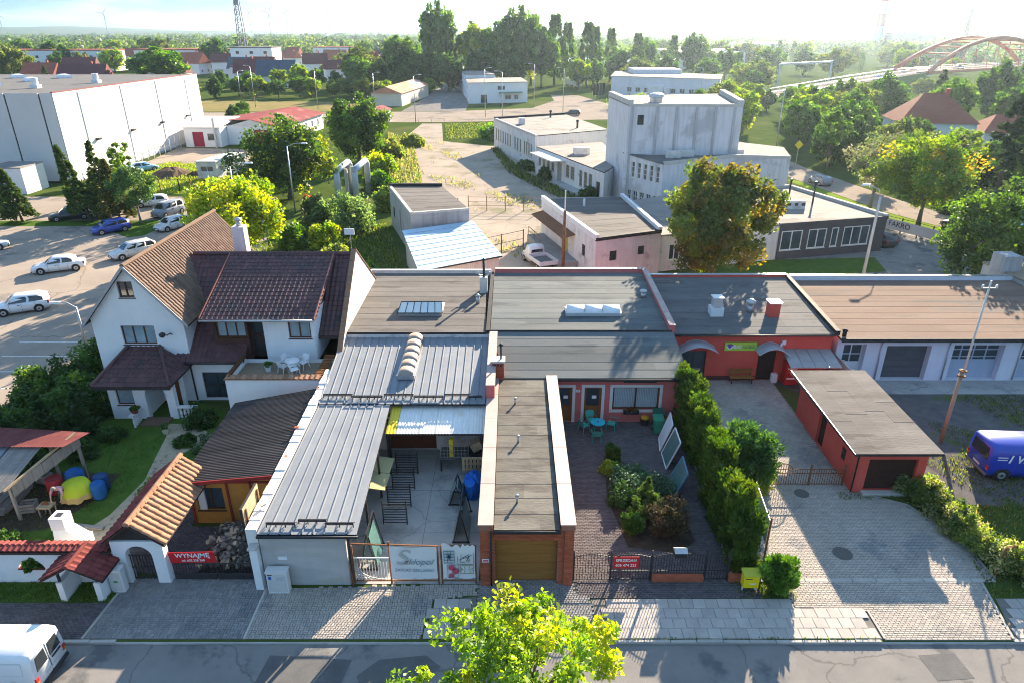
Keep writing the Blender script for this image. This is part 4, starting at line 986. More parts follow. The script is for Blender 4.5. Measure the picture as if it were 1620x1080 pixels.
# fire wall on the right
fb=MB();pr=[(36.6,0),(36.6,3.0),(43.3,7.95),(50.2,3.0),(50.2,0)]
n=len(pr);fb.add([(-10.5,y,z) for y,z in pr]+[(-10.28,y,z) for y,z in pr],[tuple(range(n)),tuple(range(2*n-1,n-1,-1))]+[(i,(i+1) % n,n+(i+1) % n,n+i) for i in range(n)]);build('fire_wall',fb,WHITE_D,Ho)
cb=MB()
for (a,b) in ((pr[1],pr[2]),(pr[2],pr[3])):
 for i in range(9):
  y0,z0=a[0]+(b[0]-a[0])*i/9,a[1]+(b[1]-a[1])*i/9;y1,z1=a[0]+(b[0]-a[0])*(i+.97)/9,a[1]+(b[1]-a[1])*(i+.97)/9
  cb.hexa([(-10.55,y0,z0+.01),(-10.22,y0,z0+.01),(-10.22,y1,z1+.01),(-10.55,y1,z1+.01),(-10.55,y0,z0+.07),(-10.22,y0,z0+.07),(-10.22,y1,z1+.06),(-10.55,y1,z1+.06)])
raw('fire_wall_coping',cb,TILE_OR,Ho,kind='stuff')
ab=MB();ab.cyl(-10.6,43.6,7.9,9.4,.025,seg=6);an=build('aerial_mast',ab,GALV,Ho);ab=MB();ab.box(-10.95,-10.3,43.5,43.56,8.9,9.3);build('aerial_panel',ab,WHITE_P,an)
# terrace
tb=MB();tb.box(-16.3,-10.85,34.7,37.44,2.35,2.6);build('terrace_floor',tb,M('brown_terrace_floor',(.22,.17,.12),(.30,.24,.17),scale=1.5,rough=.9,bump=.2),Ho)
tb=MB();tb.box(-16.35,-10.85,34.5,34.7,0,2.98);tb.box(-16.35,-16.15,34.7,37.4,0,2.35);build('terrace_wall',tb,WHITE,Ho)
tl=mesh_of('coping_tile',tile_field(MB(),(-.15,-.2,0),(1,0,0),(0,1,.25),[(0,0),(.3,0),(.3,.4),(0,.4)],.3,.4),TILE_OR)
tc_=build('terrace_coping',MB().box(-16.4,-10.85,34.42,34.8,2.985,3.03),TILE_OR,Ho)
for i in range(18):piece('coping_tile',tl,tc_,(-16.2+i*.3,34.6,3.03),(0,0,random.uniform(-.03,.03)))
bs_=mesh_of('baluster',MB().lathe(0,0,[(.07,0),(.07,.06),(.045,.1),(.085,.3),(.05,.55),(.075,.62),(.075,.68)],8),WHITE_P)
for i in range(11):piece('baluster',bs_,Ho,(-16.24,34.85+i*.25,2.36))
rb=MB();rb.box(-16.36,-16.12,34.6,37.5,3.04,3.16);build('handrail',rb,FRAME_B,Ho)
pg=MB()
for i in range(14):pg.box(-11.35,-10.75,34.8+i*.2,34.9+i*.2,2.98+i*.008,3.03+i*.008)
build('pergola_slats',pg,WOOD_B,Ho,kind='stuff')
pp=MB();pp.tube([(-11.95,37.7,4.2),(-11.95,37.7,2.6)],.04,8);build('downpipe',pp,WHITE_P,Ho)
# porch bay with hipped tiled roof
PE,PZ,PT=34.35,2.55,3.7
A,B_=(-24.0,PE),(-19.5,PE)
V3=Vector((0,YF-PE,PT-PZ));L3=V3.length
tiled(Ho,(A[0],PE,PZ),U,V3,[(0,0),(4.5,0),(2.75,L3),(.85,L3)],TILE_SHADE,name='porch_roof')
sl2=MB();slab(sl2,[(B_[0],PE,PZ),(B_[0],YF,PZ),(-21.25,YF,PT)],.08);pr_=build('porch_roof_side',sl2,UNDER,Ho)
raw('roof_tiles',tile_field(MB(),(B_[0],PE,PZ+.02),(0,1,0),(-1.75,0,PT-PZ),[(0,0),(3.05,0),(3.05,2.05)],.3,.34),TILE_SHADE,pr_,kind='stuff')
sl2=MB();slab(sl2,[(A[0],YF,PZ),(A[0],PE,PZ),(-23.15,YF,PT)],.08);pr_=build('porch_roof_side',sl2,UNDER,Ho)
rb=MB();rb.tube([(B_[0],PE,PZ+.08),(-21.25,YF,PT+.08)],.10,8);rb.tube([(A[0],PE,PZ+.08),(-23.15,YF,PT+.08)],.10,8);build('hip_tiles',rb,TILE_SHADE,Ho,kind='stuff')
fb=MB();fb.box(A[0],B_[0],PE-.03,PE+.03,PZ-.16,PZ-.01);build('porch_fascia',fb,FRAME_D,Ho)
walls(Ho,[(-23.7,35.2),(-21.7,35.2),(-21.7,YF),(-23.7,YF)],0,2.5,WHITE,{0:[(.45,1.45,.95,2.1,'win',{'frame':FRAME_B,'nx':1,'glass':GLASS_L,'sillm':FRAME_B})]},name='porch_wall')
# arched entrance: piers and arch ring
ab=MB();ac,ar,yb0,yb1=-20.95,.62,35.2,35.55
ab.box(-21.7,ac-ar,yb0+.003,yb1,0,2.5);ab.box(ac+ar,-19.85,yb0,yb1,0,2.5);arc=[]
for k in range(13):
 t_=math.pi*k/12;arc.append((ac-ar*math.cos(t_),1.55+ar*math.sin(t_)))
for k in range(12):
 (xa,za),(xb,zb_)=arc[k],arc[k+1];ab.hexa([(xa,yb0,za),(xb,yb0,zb_),(xb,yb1,zb_),(xa,yb1,za),(xa,yb0,2.5),(xb,yb0,2.5),(xb,yb1,2.5),(xa,yb1,2.5)])
build('entrance_arch',ab,WHITE,Ho)
db=MB();db.box(-21.5,-20.4,37.3,37.38,0,2.1);build('front_door',db,WOOD_B,Ho)
cb=MB();cb.box(-19.95,-19.75,36.2,36.4,0,2.5);build('porch_post',cb,WHITE,Ho)
for i in range(5):piece('baluster',bs_,Ho,(-19.7+i*.22,35.3,.02))
for i in range(4):piece('baluster',bs_,Ho,(-21.95-i*.02,34.2+i*.25,.02))
rb=MB();rb.box(-19.85,-18.7,35.2,35.42,.7,.8);build('rail',rb,WHITE_P,Ho);rb=MB();rb.box(-22.15,-21.9,34.1,35.15,.7,.8);build('rail',rb,WHITE_P,Ho)
sb=MB();sb.box(-21.7,-20.2,34.3,35.2,0,.12);build('doorstep',sb,M('brown_step',(.16,.10,.07),(.2,.13,.09),scale=3,rough=.8),Ho)
lb=MB();lb.tube([(-20.35,37.38,4.5),(-20.35,37.2,4.65),(-20.45,37.0,4.6),(-20.6,36.85,4.72)],.035,6);lb.lathe(-20.65,36.85,[(.05,4.85),(.2,4.75),(.16,4.6),(.05,4.52)],8);build('wall_lantern',lb,FRAME_D,Ho,smooth=True)
# terrace furniture
chp=WHITE_P
def plastic_chair(name,label,loc,rz,mat,group):
 t=thing(name,label,'chair',loc,rz,group)
 s=MB();s.box(-.23,.23,-.22,.24,.40,.44);build('seat',s,mat,t,local=True,bevel=.015)
 b=MB();pts=[]
 for k in range(7):
  a_=math.pi*(k/6);pts.append((math.cos(a_)*.25,.22+math.sin(a_)*.06))
 b.add([(x,y,.46) for x,y in pts]+[(x*1.05,y+.12,.86-.05*abs(x)*4) for x,y in pts],[(k,k+1,8+k,7+k) for k in range(6)]);o=build('backrest',b,mat,t,local=True,smooth=True)
 for sx in (-1,1):
  for (yy,dy) in ((-.2,-.05),(.22,.07)):
   l_=MB();l_.tube([(sx*.21,yy,.41),(sx*.25,yy+dy,0)],[.025,.018],6);build('leg',l_,mat,t,local=True)
  a_=MB();a_.tube([(sx*.27,-.2,.42),(sx*.28,-.2,.64),(sx*.28,.2,.66),(sx*.25,.27,.7)],.022,6);build('armrest',a_,mat,t,local=True)
 return t
for i,(x,y,r_) in enumerate(((-13.5,36.15,2.6),(-12.75,35.75,.6),(-12.5,36.65,-.5),(-13.4,36.75,1.2))):
 plastic_chair('garden_chair','white plastic garden chair around the terrace table',(x,y,2.6),r_,WHITE_P,'white terrace chairs')
t=thing('terrace_table','small white garden table between chairs on the terrace','table',(-13.0,36.3,2.6))
s=MB();s.cyl(0,0,.68,.72,.42,seg=20);build('tabletop',s,WHITE_P,t,local=True)
for k in range(4):s=MB();s.tube([(.3*math.cos(k*1.57+.8),.3*math.sin(k*1.57+.8),.68),(.36*math.cos(k*1.57+.8),.36*math.sin(k*1.57+.8),0)],.02,6);build('leg',s,WHITE_P,t,local=True)
# ------------------------------------------------------------------ garden front: wall, arch gate, shelter, sheds
Gw=thing('garden_wall','white rendered garden wall with red tile coping and lunette openings','wall',(-20,22,0))
gb=MB();wy0,wy1,wz=21.9,22.1,1.85
def lunette_wall(mb,xs,x0,x1,y0,y1,top,lc,r,zc):
 """wall panel with half-round openings at centres lc"""
 lc=sorted(lc);cuts=[x0]
 for c_ in lc:cuts+=[c_-r,c_+r]
 cuts.append(x1)
 for i in range(0,len(cuts),2):mb.box(cuts[i],cuts[i+1],y0,y1,0,top)
 for c_ in lc:
  mb.box(c_-r,c_+r,y0+.001,y1-.001,0,zc)
  for k in range(12):
   a0,a1=math.pi*k/12,math.pi*(k+1)/12;xa,xb=c_-r*math.cos(a0),c_-r*math.cos(a1);za,zb_=zc+r*.85*math.sin(a0),zc+r*.85*math.sin(a1)
   mb.hexa([(xa,y0,za),(xb,y0,zb_),(xb,y1,zb_),(xa,y1,za),(xa,y0,top),(xb,y0,top),(xb,y1,top),(xa,y1,top)])
lunette_wall(gb,None,-34,-16.35,wy0,wy1,wz-.2,[-19.9,-22.1,-24.3,-26.5],.55,.72);build('wall',gb,WHITE,Gw)
for c_ in (-19.9,-22.1,-24.3):
 sb=MB();sb.box(c_-.55,c_+.55,21.84,22.16,.72,.78);build('brick_sill',sb,TILE_RD,Gw)
 gr=MB()
 for k in range(5):gr.bar((c_-.44+k*.22,22.02,.78),(c_-.44+k*.22,22.02,.8+.42*math.sin(math.acos(min(1,abs(-.44+k*.22)/.55)))),.02)
 build('grille',gr,FRAME_D,Gw,kind='stuff')
ctile=mesh_of('wall_tile',tile_field(MB(),(-.12,-.3,0),(1,0,0),(0,1,.33),[(0,0),(.24,0),(.24,.33),(0,.33)],.24,.33,.05),TILE_RD)
cb=build('coping',MB().prism([(-34,21.72),(-16.4,21.72),(-16.4,22.3),(-34,22.3)],1.62,1.74),UNDER,Gw)
for i in range(56):
 x=-16.55-i*.24
 piece('wall_tile',ctile,cb,(x,22.0,1.80));piece('wall_tile',ctile,cb,(x,22.0,1.80),(0,0,math.pi))
# arch gate with tiled pergola roof
Ag=thing('arch_gate','white arched gateway under a gabled clay tile roof','gate',(-15.3,22,0))
ab=MB();ac,ar=-15.3,.55;y0,y1=21.85,22.2
ab.box(-16.35,ac-ar,y0,y1,0,2.2);ab.box(ac+ar,-14.25,y0,y1,0,2.2);arc=[(ac-ar*math.cos(math.pi*k/14),1.4+ar*math.sin(math.pi*k/14)) for k in range(15)]
for k in range(14):
 (xa,za),(xb,zb_)=arc[k],arc[k+1];ab.hexa([(xa,y0+.002,za),(xb,y0+.002,zb_),(xb,y1-.002,zb_),(xa,y1-.002,za),(xa,y0+.002,2.2),(xb,y0+.002,2.2),(xb,y1-.002,2.2),(xa,y1-.002,2.2)])
build('arch_wall',ab,WHITE,Ag)
for yy in (21.95,26.3):gb=MB();gb.poly([(-16.5,yy,2.2),(-14.1,yy,2.2),(-15.3,yy,3.15)]);build('gable_board',gb,M('black_gable_board',(.035,.032,.03),(.05,.045,.04),scale=3,rough=.7),Ag)
for (x,y) in ((-14.35,25.9),(-16.2,25.9)):
 pb=MB();pb.box(x-.16,x+.16,y-.16,y+.16,0,2.3);build('pier',pb,WHITE,Ag)
gt=mesh_of('tile',tile_field(MB(),(0,0,0),(0,1,0),(-1,0,.0),[(0,0),(.29,0),(.29,.36),(0,.36)],.29,.36,.06),TILE_OR)
gt2=mesh_of('tile',tile_field(MB(),(0,0,0),(0,1,0),(1,0,.0),[(0,0),(.29,0),(.29,.36),(0,.36)],.29,.36,.06),TILE_RD)
slope=math.atan2(.95,1.25)
for sgn,nm in ((1,gt),(-1,gt2)):
 xe=-15.3+sgn*1.32;mb=MB();slab(mb,[(xe,21.6,2.17),(xe,26.6,2.17),(-15.3,26.6,3.18),(-15.3,21.6,3.18)],.06);rf=build('roof_slope',mb,UNDER,Ag);Lr=math.hypot(1.32,1.01)
 for r_ in range(5):
  for c_ in range(17):
   t_=r_*.345/Lr;piece('tile',nm,rf,(xe-sgn*1.32*t_,21.62+c_*.29,2.2+1.01*t_),(0,sgn*math.atan2(1.01,1.32),0))
rb=mesh_of('ridge_tile',MB().tube([(0,0,0),(0,.36,.02)],[.13,.11],8),TILE_OR)
for i in range(14):piece('ridge_tile',rb,Ag,(-15.3,21.6+i*.355,3.22))
gb=MB()
for i in range(9):gb.bar((-15.8+i*.125,22.05,.05),(-15.8+i*.125,22.05,1.35),.03)
for z in (.12,.7,1.32):gb.bar((-15.84,22.05,z),(-14.76,22.05,z),.04)
build('iron_door',gb,FRAME_D,Ag,kind='stuff')
# wide gate with banner
Wgt=thing('driveway_gate','low dark double gate across the house driveway','gate',(-12.4,22,0))
for (x0,x1) in ((-14.1,-12.35),(-12.3,-10.5)):
 pb=MB();pb.box(x0,x1,22.0,22.05,.08,.36);lf=build('lower_panel',pb,FRAME_D,Wgt);gb=MB();gb.bar((x0,22.02,.9),(x1,22.02,.9),.04)
 for i in range(15):x=x0+(x1-x0)*i/14;gb.bar((x,22.02,.36),(x,22.02,.95),.022)
 build('bars',gb,FRAME_D,lf,kind='stuff')
Bn=thing('red_banner','red banner with white lettering hung on the driveway gate','banner',(-13.2,21.95,1.0))
bb=MB();bb.hexa([(-14.1,21.93,1.0),(-12.2,21.93,1.05),(-12.2,21.95,1.05),(-14.1,21.95,1.0),(-14.15,21.93,1.55),(-12.25,21.93,1.6),(-12.25,21.95,1.6),(-14.15,21.95,1.55)]);build('cloth',bb,RED_S,Bn)
lettering('WYNAJMĘ',.3,Bn,(-13.15,21.925,1.4),(1,0,.026),(0,0,1),LETTER_W,width=1.45,bold=.006)
lettering('tel. 602 236 268',.15,Bn,(-13.15,21.925,1.15),(1,0,.026),(0,0,1),LETTER_W,width=.95,bold=.003)
Gp=thing('gate_pier','slanting white gate pier beside the concrete wall','pier',(-10.45,21.9,0))
pb=MB();pb.box(-10.55,-10.24,21.45,21.74,0,2.1);build('shaft',pb,WHITE,Gp);pb=MB();pb.box(-10.6,-10.22,21.4,21.78,2.1,2.18);build('cap',pb,CONC_L,Gp)
# bin shelter
Bs=thing('bin_shelter','small white walled bin shelter with gabled red tile roof','shelter',(-17.3,20.9,0))
for (x0,x1) in ((-18.25,-18.0),(-16.75,-16.5)):
 pb=MB();pb.box(x0,x1,20.85,21.85,0,.95);build('side_wall',pb,WHITE,Bs)
 pp=MB();pp.bar(((x0+x1)/2,20.95,.95),((x0+x1)/2,20.95,1.35),.08);build('post',pp,FRAME_D,Bs)
st=mesh_of('tile',tile_field(MB(),(0,0,0),(0,1,0),(1,0,0),[(0,0),(.26,0),(.26,.34),(0,.34)],.26,.34,.03),TILE_RD)
for sgn in (1,-1):
 xe=-17.37+sgn*1.25;mb=MB();slab(mb,[(xe,20.55,1.3),(xe,22.0,1.3),(-17.37,22.0,2.0),(-17.37,20.55,2.0)],.07);rf=build('roof_slope',mb,UNDER,Bs)
 for r_ in range(4):
  for c_ in range(6):t_=r_/4;piece('tile',st,rf,(xe-sgn*1.25*t_,(20.54+c_*.255) if sgn<0 else (20.8+c_*.255),1.33+.7*t_),(0,-math.atan2(.7,1.25),0 if sgn<0 else math.pi))
mb=MB();mb.tube([(-17.37,20.52,2.05),(-17.37,22.02,2.05)],.08,8);build('ridge',mb,TILE_RD,Bs)
def cabinet(x,y,w,h,label,marks):
 t=thing('utility_cabinet',label,'utility box',(x,y,0))
 b=MB();b.box(-w/2,w/2,0,.32,0,h);build('case',b,M('cabinet_grp',(.66,.66,.64),(.72,.72,.70),scale=3,rough=.6),t,local=True,bevel=.02)
 b=MB();b.box(-w/2+.05,w/2-.05,-.012,-.002,.12,h-.1);build('door',b,flat('cabinet_door',(.6,.6,.58)),t,local=True)
 for (u,z,ww,hh,m_) in marks:b=MB();b.box(u-ww/2,u+ww/2,-.018,-.013,z-hh/2,z+hh/2);build('marking',b,m_,t,local=True)
 b=MB();b.box(-w/2-.02,w/2+.02,-.03,.35,h,h+.05);build('lid',b,flat('cabinet_lid',(.7,.7,.68)),t,local=True)
cabinet(-16.15,21.3,.55,1.15,'slim white meter cabinet beside the arched gateway',[(0,.6,.16,.1,flat('green_mark',(.05,.3,.1)))])
cabinet(-9.55,21.25,.85,1.1,'wide white electricity cabinet in front of the concrete wall',[(-.27,.85,.12,.16,flat('blue_mark',(.03,.12,.5))),(-.27,1.0,.2,.04,INK),(.12,.8,.3,.2,flat('grey_mark',(.5,.5,.5)))])
# barbecue chimney
Bq=thing('garden_barbecue','white masonry garden barbecue with short square chimney','barbecue',(-19.2,23.4,0))
b=MB();b.prism([(-19.6,23.0),(-18.3,23.0),(-18.3,23.7),(-19.6,23.7)],0,1.2);build('base',b,WHITE,Bq)
b=MB();b.hexa([(-19.55,23.05,1.2),(-18.35,23.05,1.2),(-18.35,23.65,1.2),(-19.55,23.65,1.2),(-19.5,23.08,1.75),(-18.95,23.08,1.75),(-18.95,23.62,1.75),(-19.5,23.62,1.75)]);build('hood',b,WHITE,Bq)
b=MB();b.box(-19.52,-18.92,23.05,23.65,1.752,2.35);build('chimney',b,M('warm_white',(.72,.66,.62),(.78,.72,.68),scale=2,rough=.9),Bq)
b=MB();b.box(-19.36,-19.08,23.2,23.5,2.352,2.356);build('flue_opening',b,INK,Bq)
# open wood shed at the far left
Ws=thing('wood_shed','tumbledown open timber shed with red and grey roof sheets','shed',(-24,26,0))
b=MB();slab(b,[(-26.5,26.2,2.0),(-23.6,25.8,1.95),(-23.0,28.2,2.62),(-26.5,28.6,2.7)],.05);build('roof_deck',b,WOOD_G,Ws)
for i in range(9):
 x0,x1=-24.55+i*.16,-24.4+i*.16
 b=MB();slab(b,[(-24.6+i*.165,25.5,1.93),(-24.45+i*.165,25.5,1.93),(-24.2+i*.165,28.1,2.66),(-24.35+i*.165,28.1,2.66)],.025);build('roof_board',b,WOOD_G,Ws)
cb_=MB();A=[]
for k in range(25):A.append(((-26.6+k*.085,25.7,2.02+.025*(k % 2)),(-26.5+k*.085,28.4,2.72+.025*(k % 2))))
cb_.add([q for p in A for q in p],[(2*k,2*k+1,2*k+3,2*k+2) for k in range(24)]);build('corrugated_sheet',cb_,METAL,Ws)
cb_=MB();A=[]
for k in range(64):A.append(((-27+k*.085,27.9,2.76+.02*(k % 2)),(-27+k*.09,29.6,2.9+.02*(k % 2)-.006*k)))
cb_.add([q for p in A for q in p],[(2*k,2*k+1,2*k+3,2*k+2) for k in range(63)]);build('red_sheet',cb_,M('faded_red_sheet',(.11,.03,.032),(.17,.055,.05),scale=1.2,rough=.7),Ws)
for (x,y,h) in ((-23.2,25.9,1.95),(-26.3,26.0,1.95),(-21.9,29.2,2.45),(-23.4,29.3,2.6),(-26.3,29.4,2.7)):
 b=MB();b.bar((x,y,0),(x,y,h),.12);build('post',b,WOOD_G,Ws)
for k in range(7):
 b=MB();x=-23.1+k*.02;b.hexa([(-23.1+k*.19,25.9+k*.48,1.35+k*.09),(-23.06+k*.19,25.9+k*.48,1.35+k*.09),(-22.9+k*.19,26.36+k*.48,1.45+k*.09),(-22.94+k*.19,26.36+k*.48,1.45+k*.09),(-23.1+k*.19,25.9+k*.48,1.95+k*.09),(-23.06+k*.19,25.9+k*.48,1.95+k*.09),(-22.9+k*.19,26.36+k*.48,2.04+k*.09),(-22.94+k*.19,26.36+k*.48,2.04+k*.09)]);build('side_board',b,WOOD_G,Ws)
b=MB();b.bar((-23.15,25.5,1.95),(-21.85,29.2,2.75),.09);build('verge_beam',b,WOOD_P,Ws)
sheet('shed_floor',[(-26.5,24.6),(-21.6,25.2),(-20.6,27.2),(-20.4,29.6),(-26.5,30)],0.012,SOIL)
# things in front of the wood shed
T=thing('draped_table','round table under lime cloth with patterned hem by wood shed','table',(-21.35,27.5,0))
b=MB();n=28;top=[];hem=[];mid=[]
for k in range(n):
 a_=2*math.pi*k/n;top.append((.55*math.cos(a_),.55*math.sin(a_),.98));r_=.74+.06*math.sin(k*2.2);mid.append((r_*.95*math.cos(a_),r_*.95*math.sin(a_),.52));hem.append((r_*math.cos(a_),r_*math.sin(a_),.22+.05*math.sin(k*1.3)))
b.add(top+mid+[(0,0,1.0)],[(k,(k+1) % n,n+(k+1) % n,n+k) for k in range(n)]+[(2*n,k,(k+1) % n) for k in range(n)]);build('cloth',b,M('lime_yellow_cloth',(.48,.56,.03),(.58,.60,.05),scale=2,rough=.8),T,local=True,smooth=True)
b=MB();b.add(mid+hem,[(k,(k+1) % n,n+(k+1) % n,n+k) for k in range(n)]);build('patterned_hem',b,M('patterned_cloth',(.60,.30,.20),(.62,.56,.12),scale=14,rough=.8),T,local=True,smooth=True)
BLUEP=M('blue_tarpaulin',(.02,.10,.30),(.03,.15,.42),scale=2,rough=.5)
for i,(x,y,r_,m_,lb) in enumerate(((-22.1,28.6,.42,BLUEP,'blue plastic barrel standing under the wood shed roof'),(-20.55,28.2,.36,M('dark_blue_plastic',(.02,.06,.14),(.03,.08,.2),scale=2,rough=.5),'dark blue barrel behind the lime draped table'),(-20.35,27.6,.33,BLUEP,'blue tub at the path edge beside draped table'),(-22.75,28.0,.38,M('red_plastic',(.34,.03,.04),(.4,.05,.05),scale=2,rough=.5),'red plastic tub under the wood shed roof'))):
 b=MB();b.lathe(x,y,[(r_*.8,0),(r_,.15),(r_*1.02,.75),(r_*.9,.88),(r_*.85,.9),(r_*.8,.86)],14);t_=tag(build('barrel',b,m_,None,smooth=True),lb,'barrel')
b=MB();b.hexa([(-20.6,25.35,.05),(-18.9,25.1,.05),(-18.9,25.3,.05),(-20.6,25.55,.05),(-20.6,25.35,.14),(-18.9,25.1,.14),(-18.9,25.3,.14),(-20.6,25.55,.14)]);tag(build('plank',b,WOOD_G),'grey plank lying across the garden path','plank')
b=thing('saw_bench','small wooden saw bench with circular blade guard before the worker','saw bench',(-22.1,26.3,0))
q=MB();q.box(-.35,.3,-.25,.25,.5,.58);build('bench_top',q,WOOD_P,b,local=True)
for sx in (-.28,.24):
 for sy in (-.2,.2):q=MB();q.bar((sx,sy,0),(sx,sy,.5),.05);build('leg',q,WOOD_G,b,local=True)
q=MB();q.tube([(-.05,-.02,.62),(-.05,.02,.62)],.16,14);build('blade_guard',q,RUSTY,b,local=True)

t=thing('timber_stack','stack of grey offcut boards under the wood shed','timber',(-24.6,26.6,0))
for k in range(14):b=MB();z=.02+(k//3)*.09;x=-25.3+(k % 3)*.42+random.uniform(-.05,.05);b.box(x,x+.36,26.2+random.uniform(-.2,.2),28.2+random.uniform(-.2,.2),z,z+.08);build('board',b,WOOD_G,t)
for k,(x,y,r_,lb) in enumerate(((-23.2,26.6,.2,'wooden crate at the front post of the wood shed'),(-23.9,28.9,-.3,'wooden crate beside the red tub'))):
 t=thing('wooden_crate',lb,'crate',(x,y,.01),r_)
 for s_ in (-1,1):
  for z in (.03,.2,.37):b=MB();b.box(-.32,.32,s_*.24-.012,s_*.24+.012,z,z+.13);build('slat',b,WOOD_G,t,local=True);b=MB();b.box(s_*.32-.012,s_*.32+.012,-.225,.225,z,z+.13);build('slat',b,WOOD_G,t,local=True)
 b=MB();b.box(-.31,.31,-.225,.225,.0,.025);build('base',b,WOOD_G,t,local=True)
# ------------------------------------------------------------------ buildings behind
PANEL_W=M('white_cladding',(.74,.71,.69),(.79,.76,.74),scale=.3,rough=.7,spec=.3)
ROOF_G=M('pale_grey_roof',(.215,.20,.185),(.275,.26,.24),scale=.3,rough=.9,bump=.2,bscale=8,rand=.06,patch=(.16,.155,.145),patch_scale=.2)
ROOF_D=M('dark_grey_roof',(.12,.12,.122),(.16,.158,.155),scale=.4,rough=.9,rand=.06)
ROOF_RED=M('red_sheet_roof',(.20,.035,.04),(.25,.055,.055),scale=.4,rough=.8,patch=(.28,.12,.11),patch_scale=.2)
CONC_D=M('streaked_concrete',(.36,.36,.36),(.46,.455,.44),scale=.8,rough=.95,bump=.25,bscale=10,streak=.6,streak_col=(.20,.19,.18))
PLASTER=M('peeling_factory_plaster',(.66,.63,.61),(.76,.73,.71),scale=.5,rough=.95,bump=.2,bscale=10,streak=.5,streak_col=(.42,.39,.37),patch=(.50,.44,.40),patch_scale=.45,patch_lo=.58,patch_hi=.66)
WINF={'nx':2,'ny':2,'frame':FRAME_W,'fw':.07}
def row(u0,n,w,step,z0,z1,kind='win',k=None):return [(u0+i*step,u0+i*step+w,z0,z1,kind,k or WINF) for i in range(n)]
def flat_roof(parent,poly,z,mat,over=0.0,up=.12,name='roof'):
 cx=sum(p[0] for p in poly)/len(poly);cy_=sum(p[1] for p in poly)/len(poly)
 pts=[(p[0]+(p[0]-cx)*over,p[1]+(p[1]-cy_)*over) for p in poly]
 zt=z if isinstance(z,(list,tuple)) else [z]*len(poly)
 mb=MB();slab(mb,[(x,y,zt[i]+up) for i,(x,y) in enumerate(pts)],up+.02);return build(name,mb,mat,parent)
def edge_caps(parent,poly,z,idx,mat,h=.35,w=.3):
 n=len(poly);zt=z if isinstance(z,(list,tuple)) else [z]*n
 for i in idx:
  f=WF(poly[i],poly[(i+1) % n]);b=MB();a0,a1=zt[i],zt[(i+1) % n]
  b.hexa([f.p(0,a0-.1,.06),f.p(f.L,a1-.1,.06),f.p(f.L,a1-.1,-w),f.p(0,a0-.1,-w),f.p(0,a0+h,.06),f.p(f.L,a1+h,.06),f.p(f.L,a1+h,-w),f.p(0,a0+h,-w)]);build('parapet_cap',b,mat,parent)

# concrete hut and blue lean-to
t=thing('concrete_hut','streaky grey concrete hut with flat brown roof','hut',(-9,70,0))
poly=[(-10.0,66.6),(-4.35,68.5),(-8.1,79.8),(-14.3,79.8)]
walls(t,poly,0,4.55,CONC_D,{3:[(6.5,7.3,1.2,3.4,'dark',{'name':'doorway'}),(2.0,3.2,1.5,2.7,'bars')]})
felt_roof(t,(-10.0,66.7,4.62),(-4.4,68.6,4.62),(-8.2,79.7,4.62),(-14.2,79.7,4.62),7,FELT_B,TAR)
edge_caps(t,poly,4.6,[0,3],CONC_L,.12,.25);edge_caps(t,poly,4.6,[2],TAR,.35,.3)
t=thing('blue_lean_to','lean-to shed with pale blue sheet roof behind the workshop','shed',(-5,58,0))
BLUE=M('pale_blue_sheet',(.40,.56,.68),(.47,.62,.73),scale=.6,rough=.45,metal=.2,rand=.04)
a,b,c,d=(-7.87,54.7,2.6),(-.86,59.1,2.6),(-4.0,68.6,3.35),(-10.7,64.9,3.35)
mb=MB();slab(mb,[a,b,c,d],.1);rf=build('roof',mb,DKMETAL,t)
for i in range(9):
 q=[lerp(a,d,i/9),lerp(b,c,i/9),lerp(b,c,(i+1)/9),lerp(a,d,(i+1)/9)]
 sb=MB();slab(sb,[(q[0][0],q[0][1],q[0][2]+.05),(q[1][0],q[1][1],q[1][2]+.05),(q[2][0],q[2][1],q[2][2]+.02),(q[3][0],q[3][1],q[3][2]+.02)],.015);build('roof_sheet',sb,BLUE,rf)
walls(t,[(-7.6,55.2),(-1.2,59.2),(-4.1,68.3),(-10.4,64.7)],0,[2.48,2.48,3.2,3.2],M('pale_corrugated_wall',(.48,.45,.42),(.55,.52,.48),scale=1,rough=.7))
wf=WF((-7.6,55.2),(-1.2,59.2));rb=MB()
for i in range(34):wf.box(rb,.05+i*.22,.15+i*.22,.1,2.45,.002,.03)
build('wall_ribs',rb,M('pale_rib',(.55,.52,.49),(.6,.57,.53),scale=1,rough=.7),t,kind='stuff')
# white loading building
t=thing('loading_building','white plastered building with yellow door and rusty dock canopy','building',(8,60,0))
poly=[(7.42,58.6),(13.76,61.4),(12.2,75.2),(3.2,73.6)]
YEL=M('yellow_door',(.42,.36,.05),(.48,.42,.09),scale=1.5,rough=.7)
walls(t,poly,0,[4.2,4.2,4.4,4.6],WHITE_D,{0:[(1.5,2.25,2.1,3.0,'bars'),(4.5,5.2,2.3,3.1,'bars')],3:[(6.8,8.6,1.0,3.1,'slat',{'mat':YEL,'n':4,'vert':True,'name':'door'}),(12.3,13.1,1.9,3.0,'bars')]})
felt_roof(t,(7.55,58.7,4.3),(13.6,61.4,4.3),(12.1,75.1,4.4),(3.35,73.5,4.5),8,FELT_B,TAR)
edge_caps(t,poly,[4.3,4.3,4.4,4.5],[1,3],M('white_cap',(.66,.66,.66),(.72,.72,.72),scale=2,rough=.6),.38,.3);edge_caps(t,poly,4.2,[0],TAR,.2,.2)
wf=WF(poly[3],poly[0]);b=MB();b.hexa([wf.p(.5,3.0,1.3),wf.p(10.5,3.0,1.3),wf.p(10.5,3.3,0),wf.p(.5,3.3,0),wf.p(.5,3.08,1.3),wf.p(10.5,3.08,1.3),wf.p(10.5,3.38,0),wf.p(.5,3.38,0)]);build('dock_canopy',b,RUSTY,t)
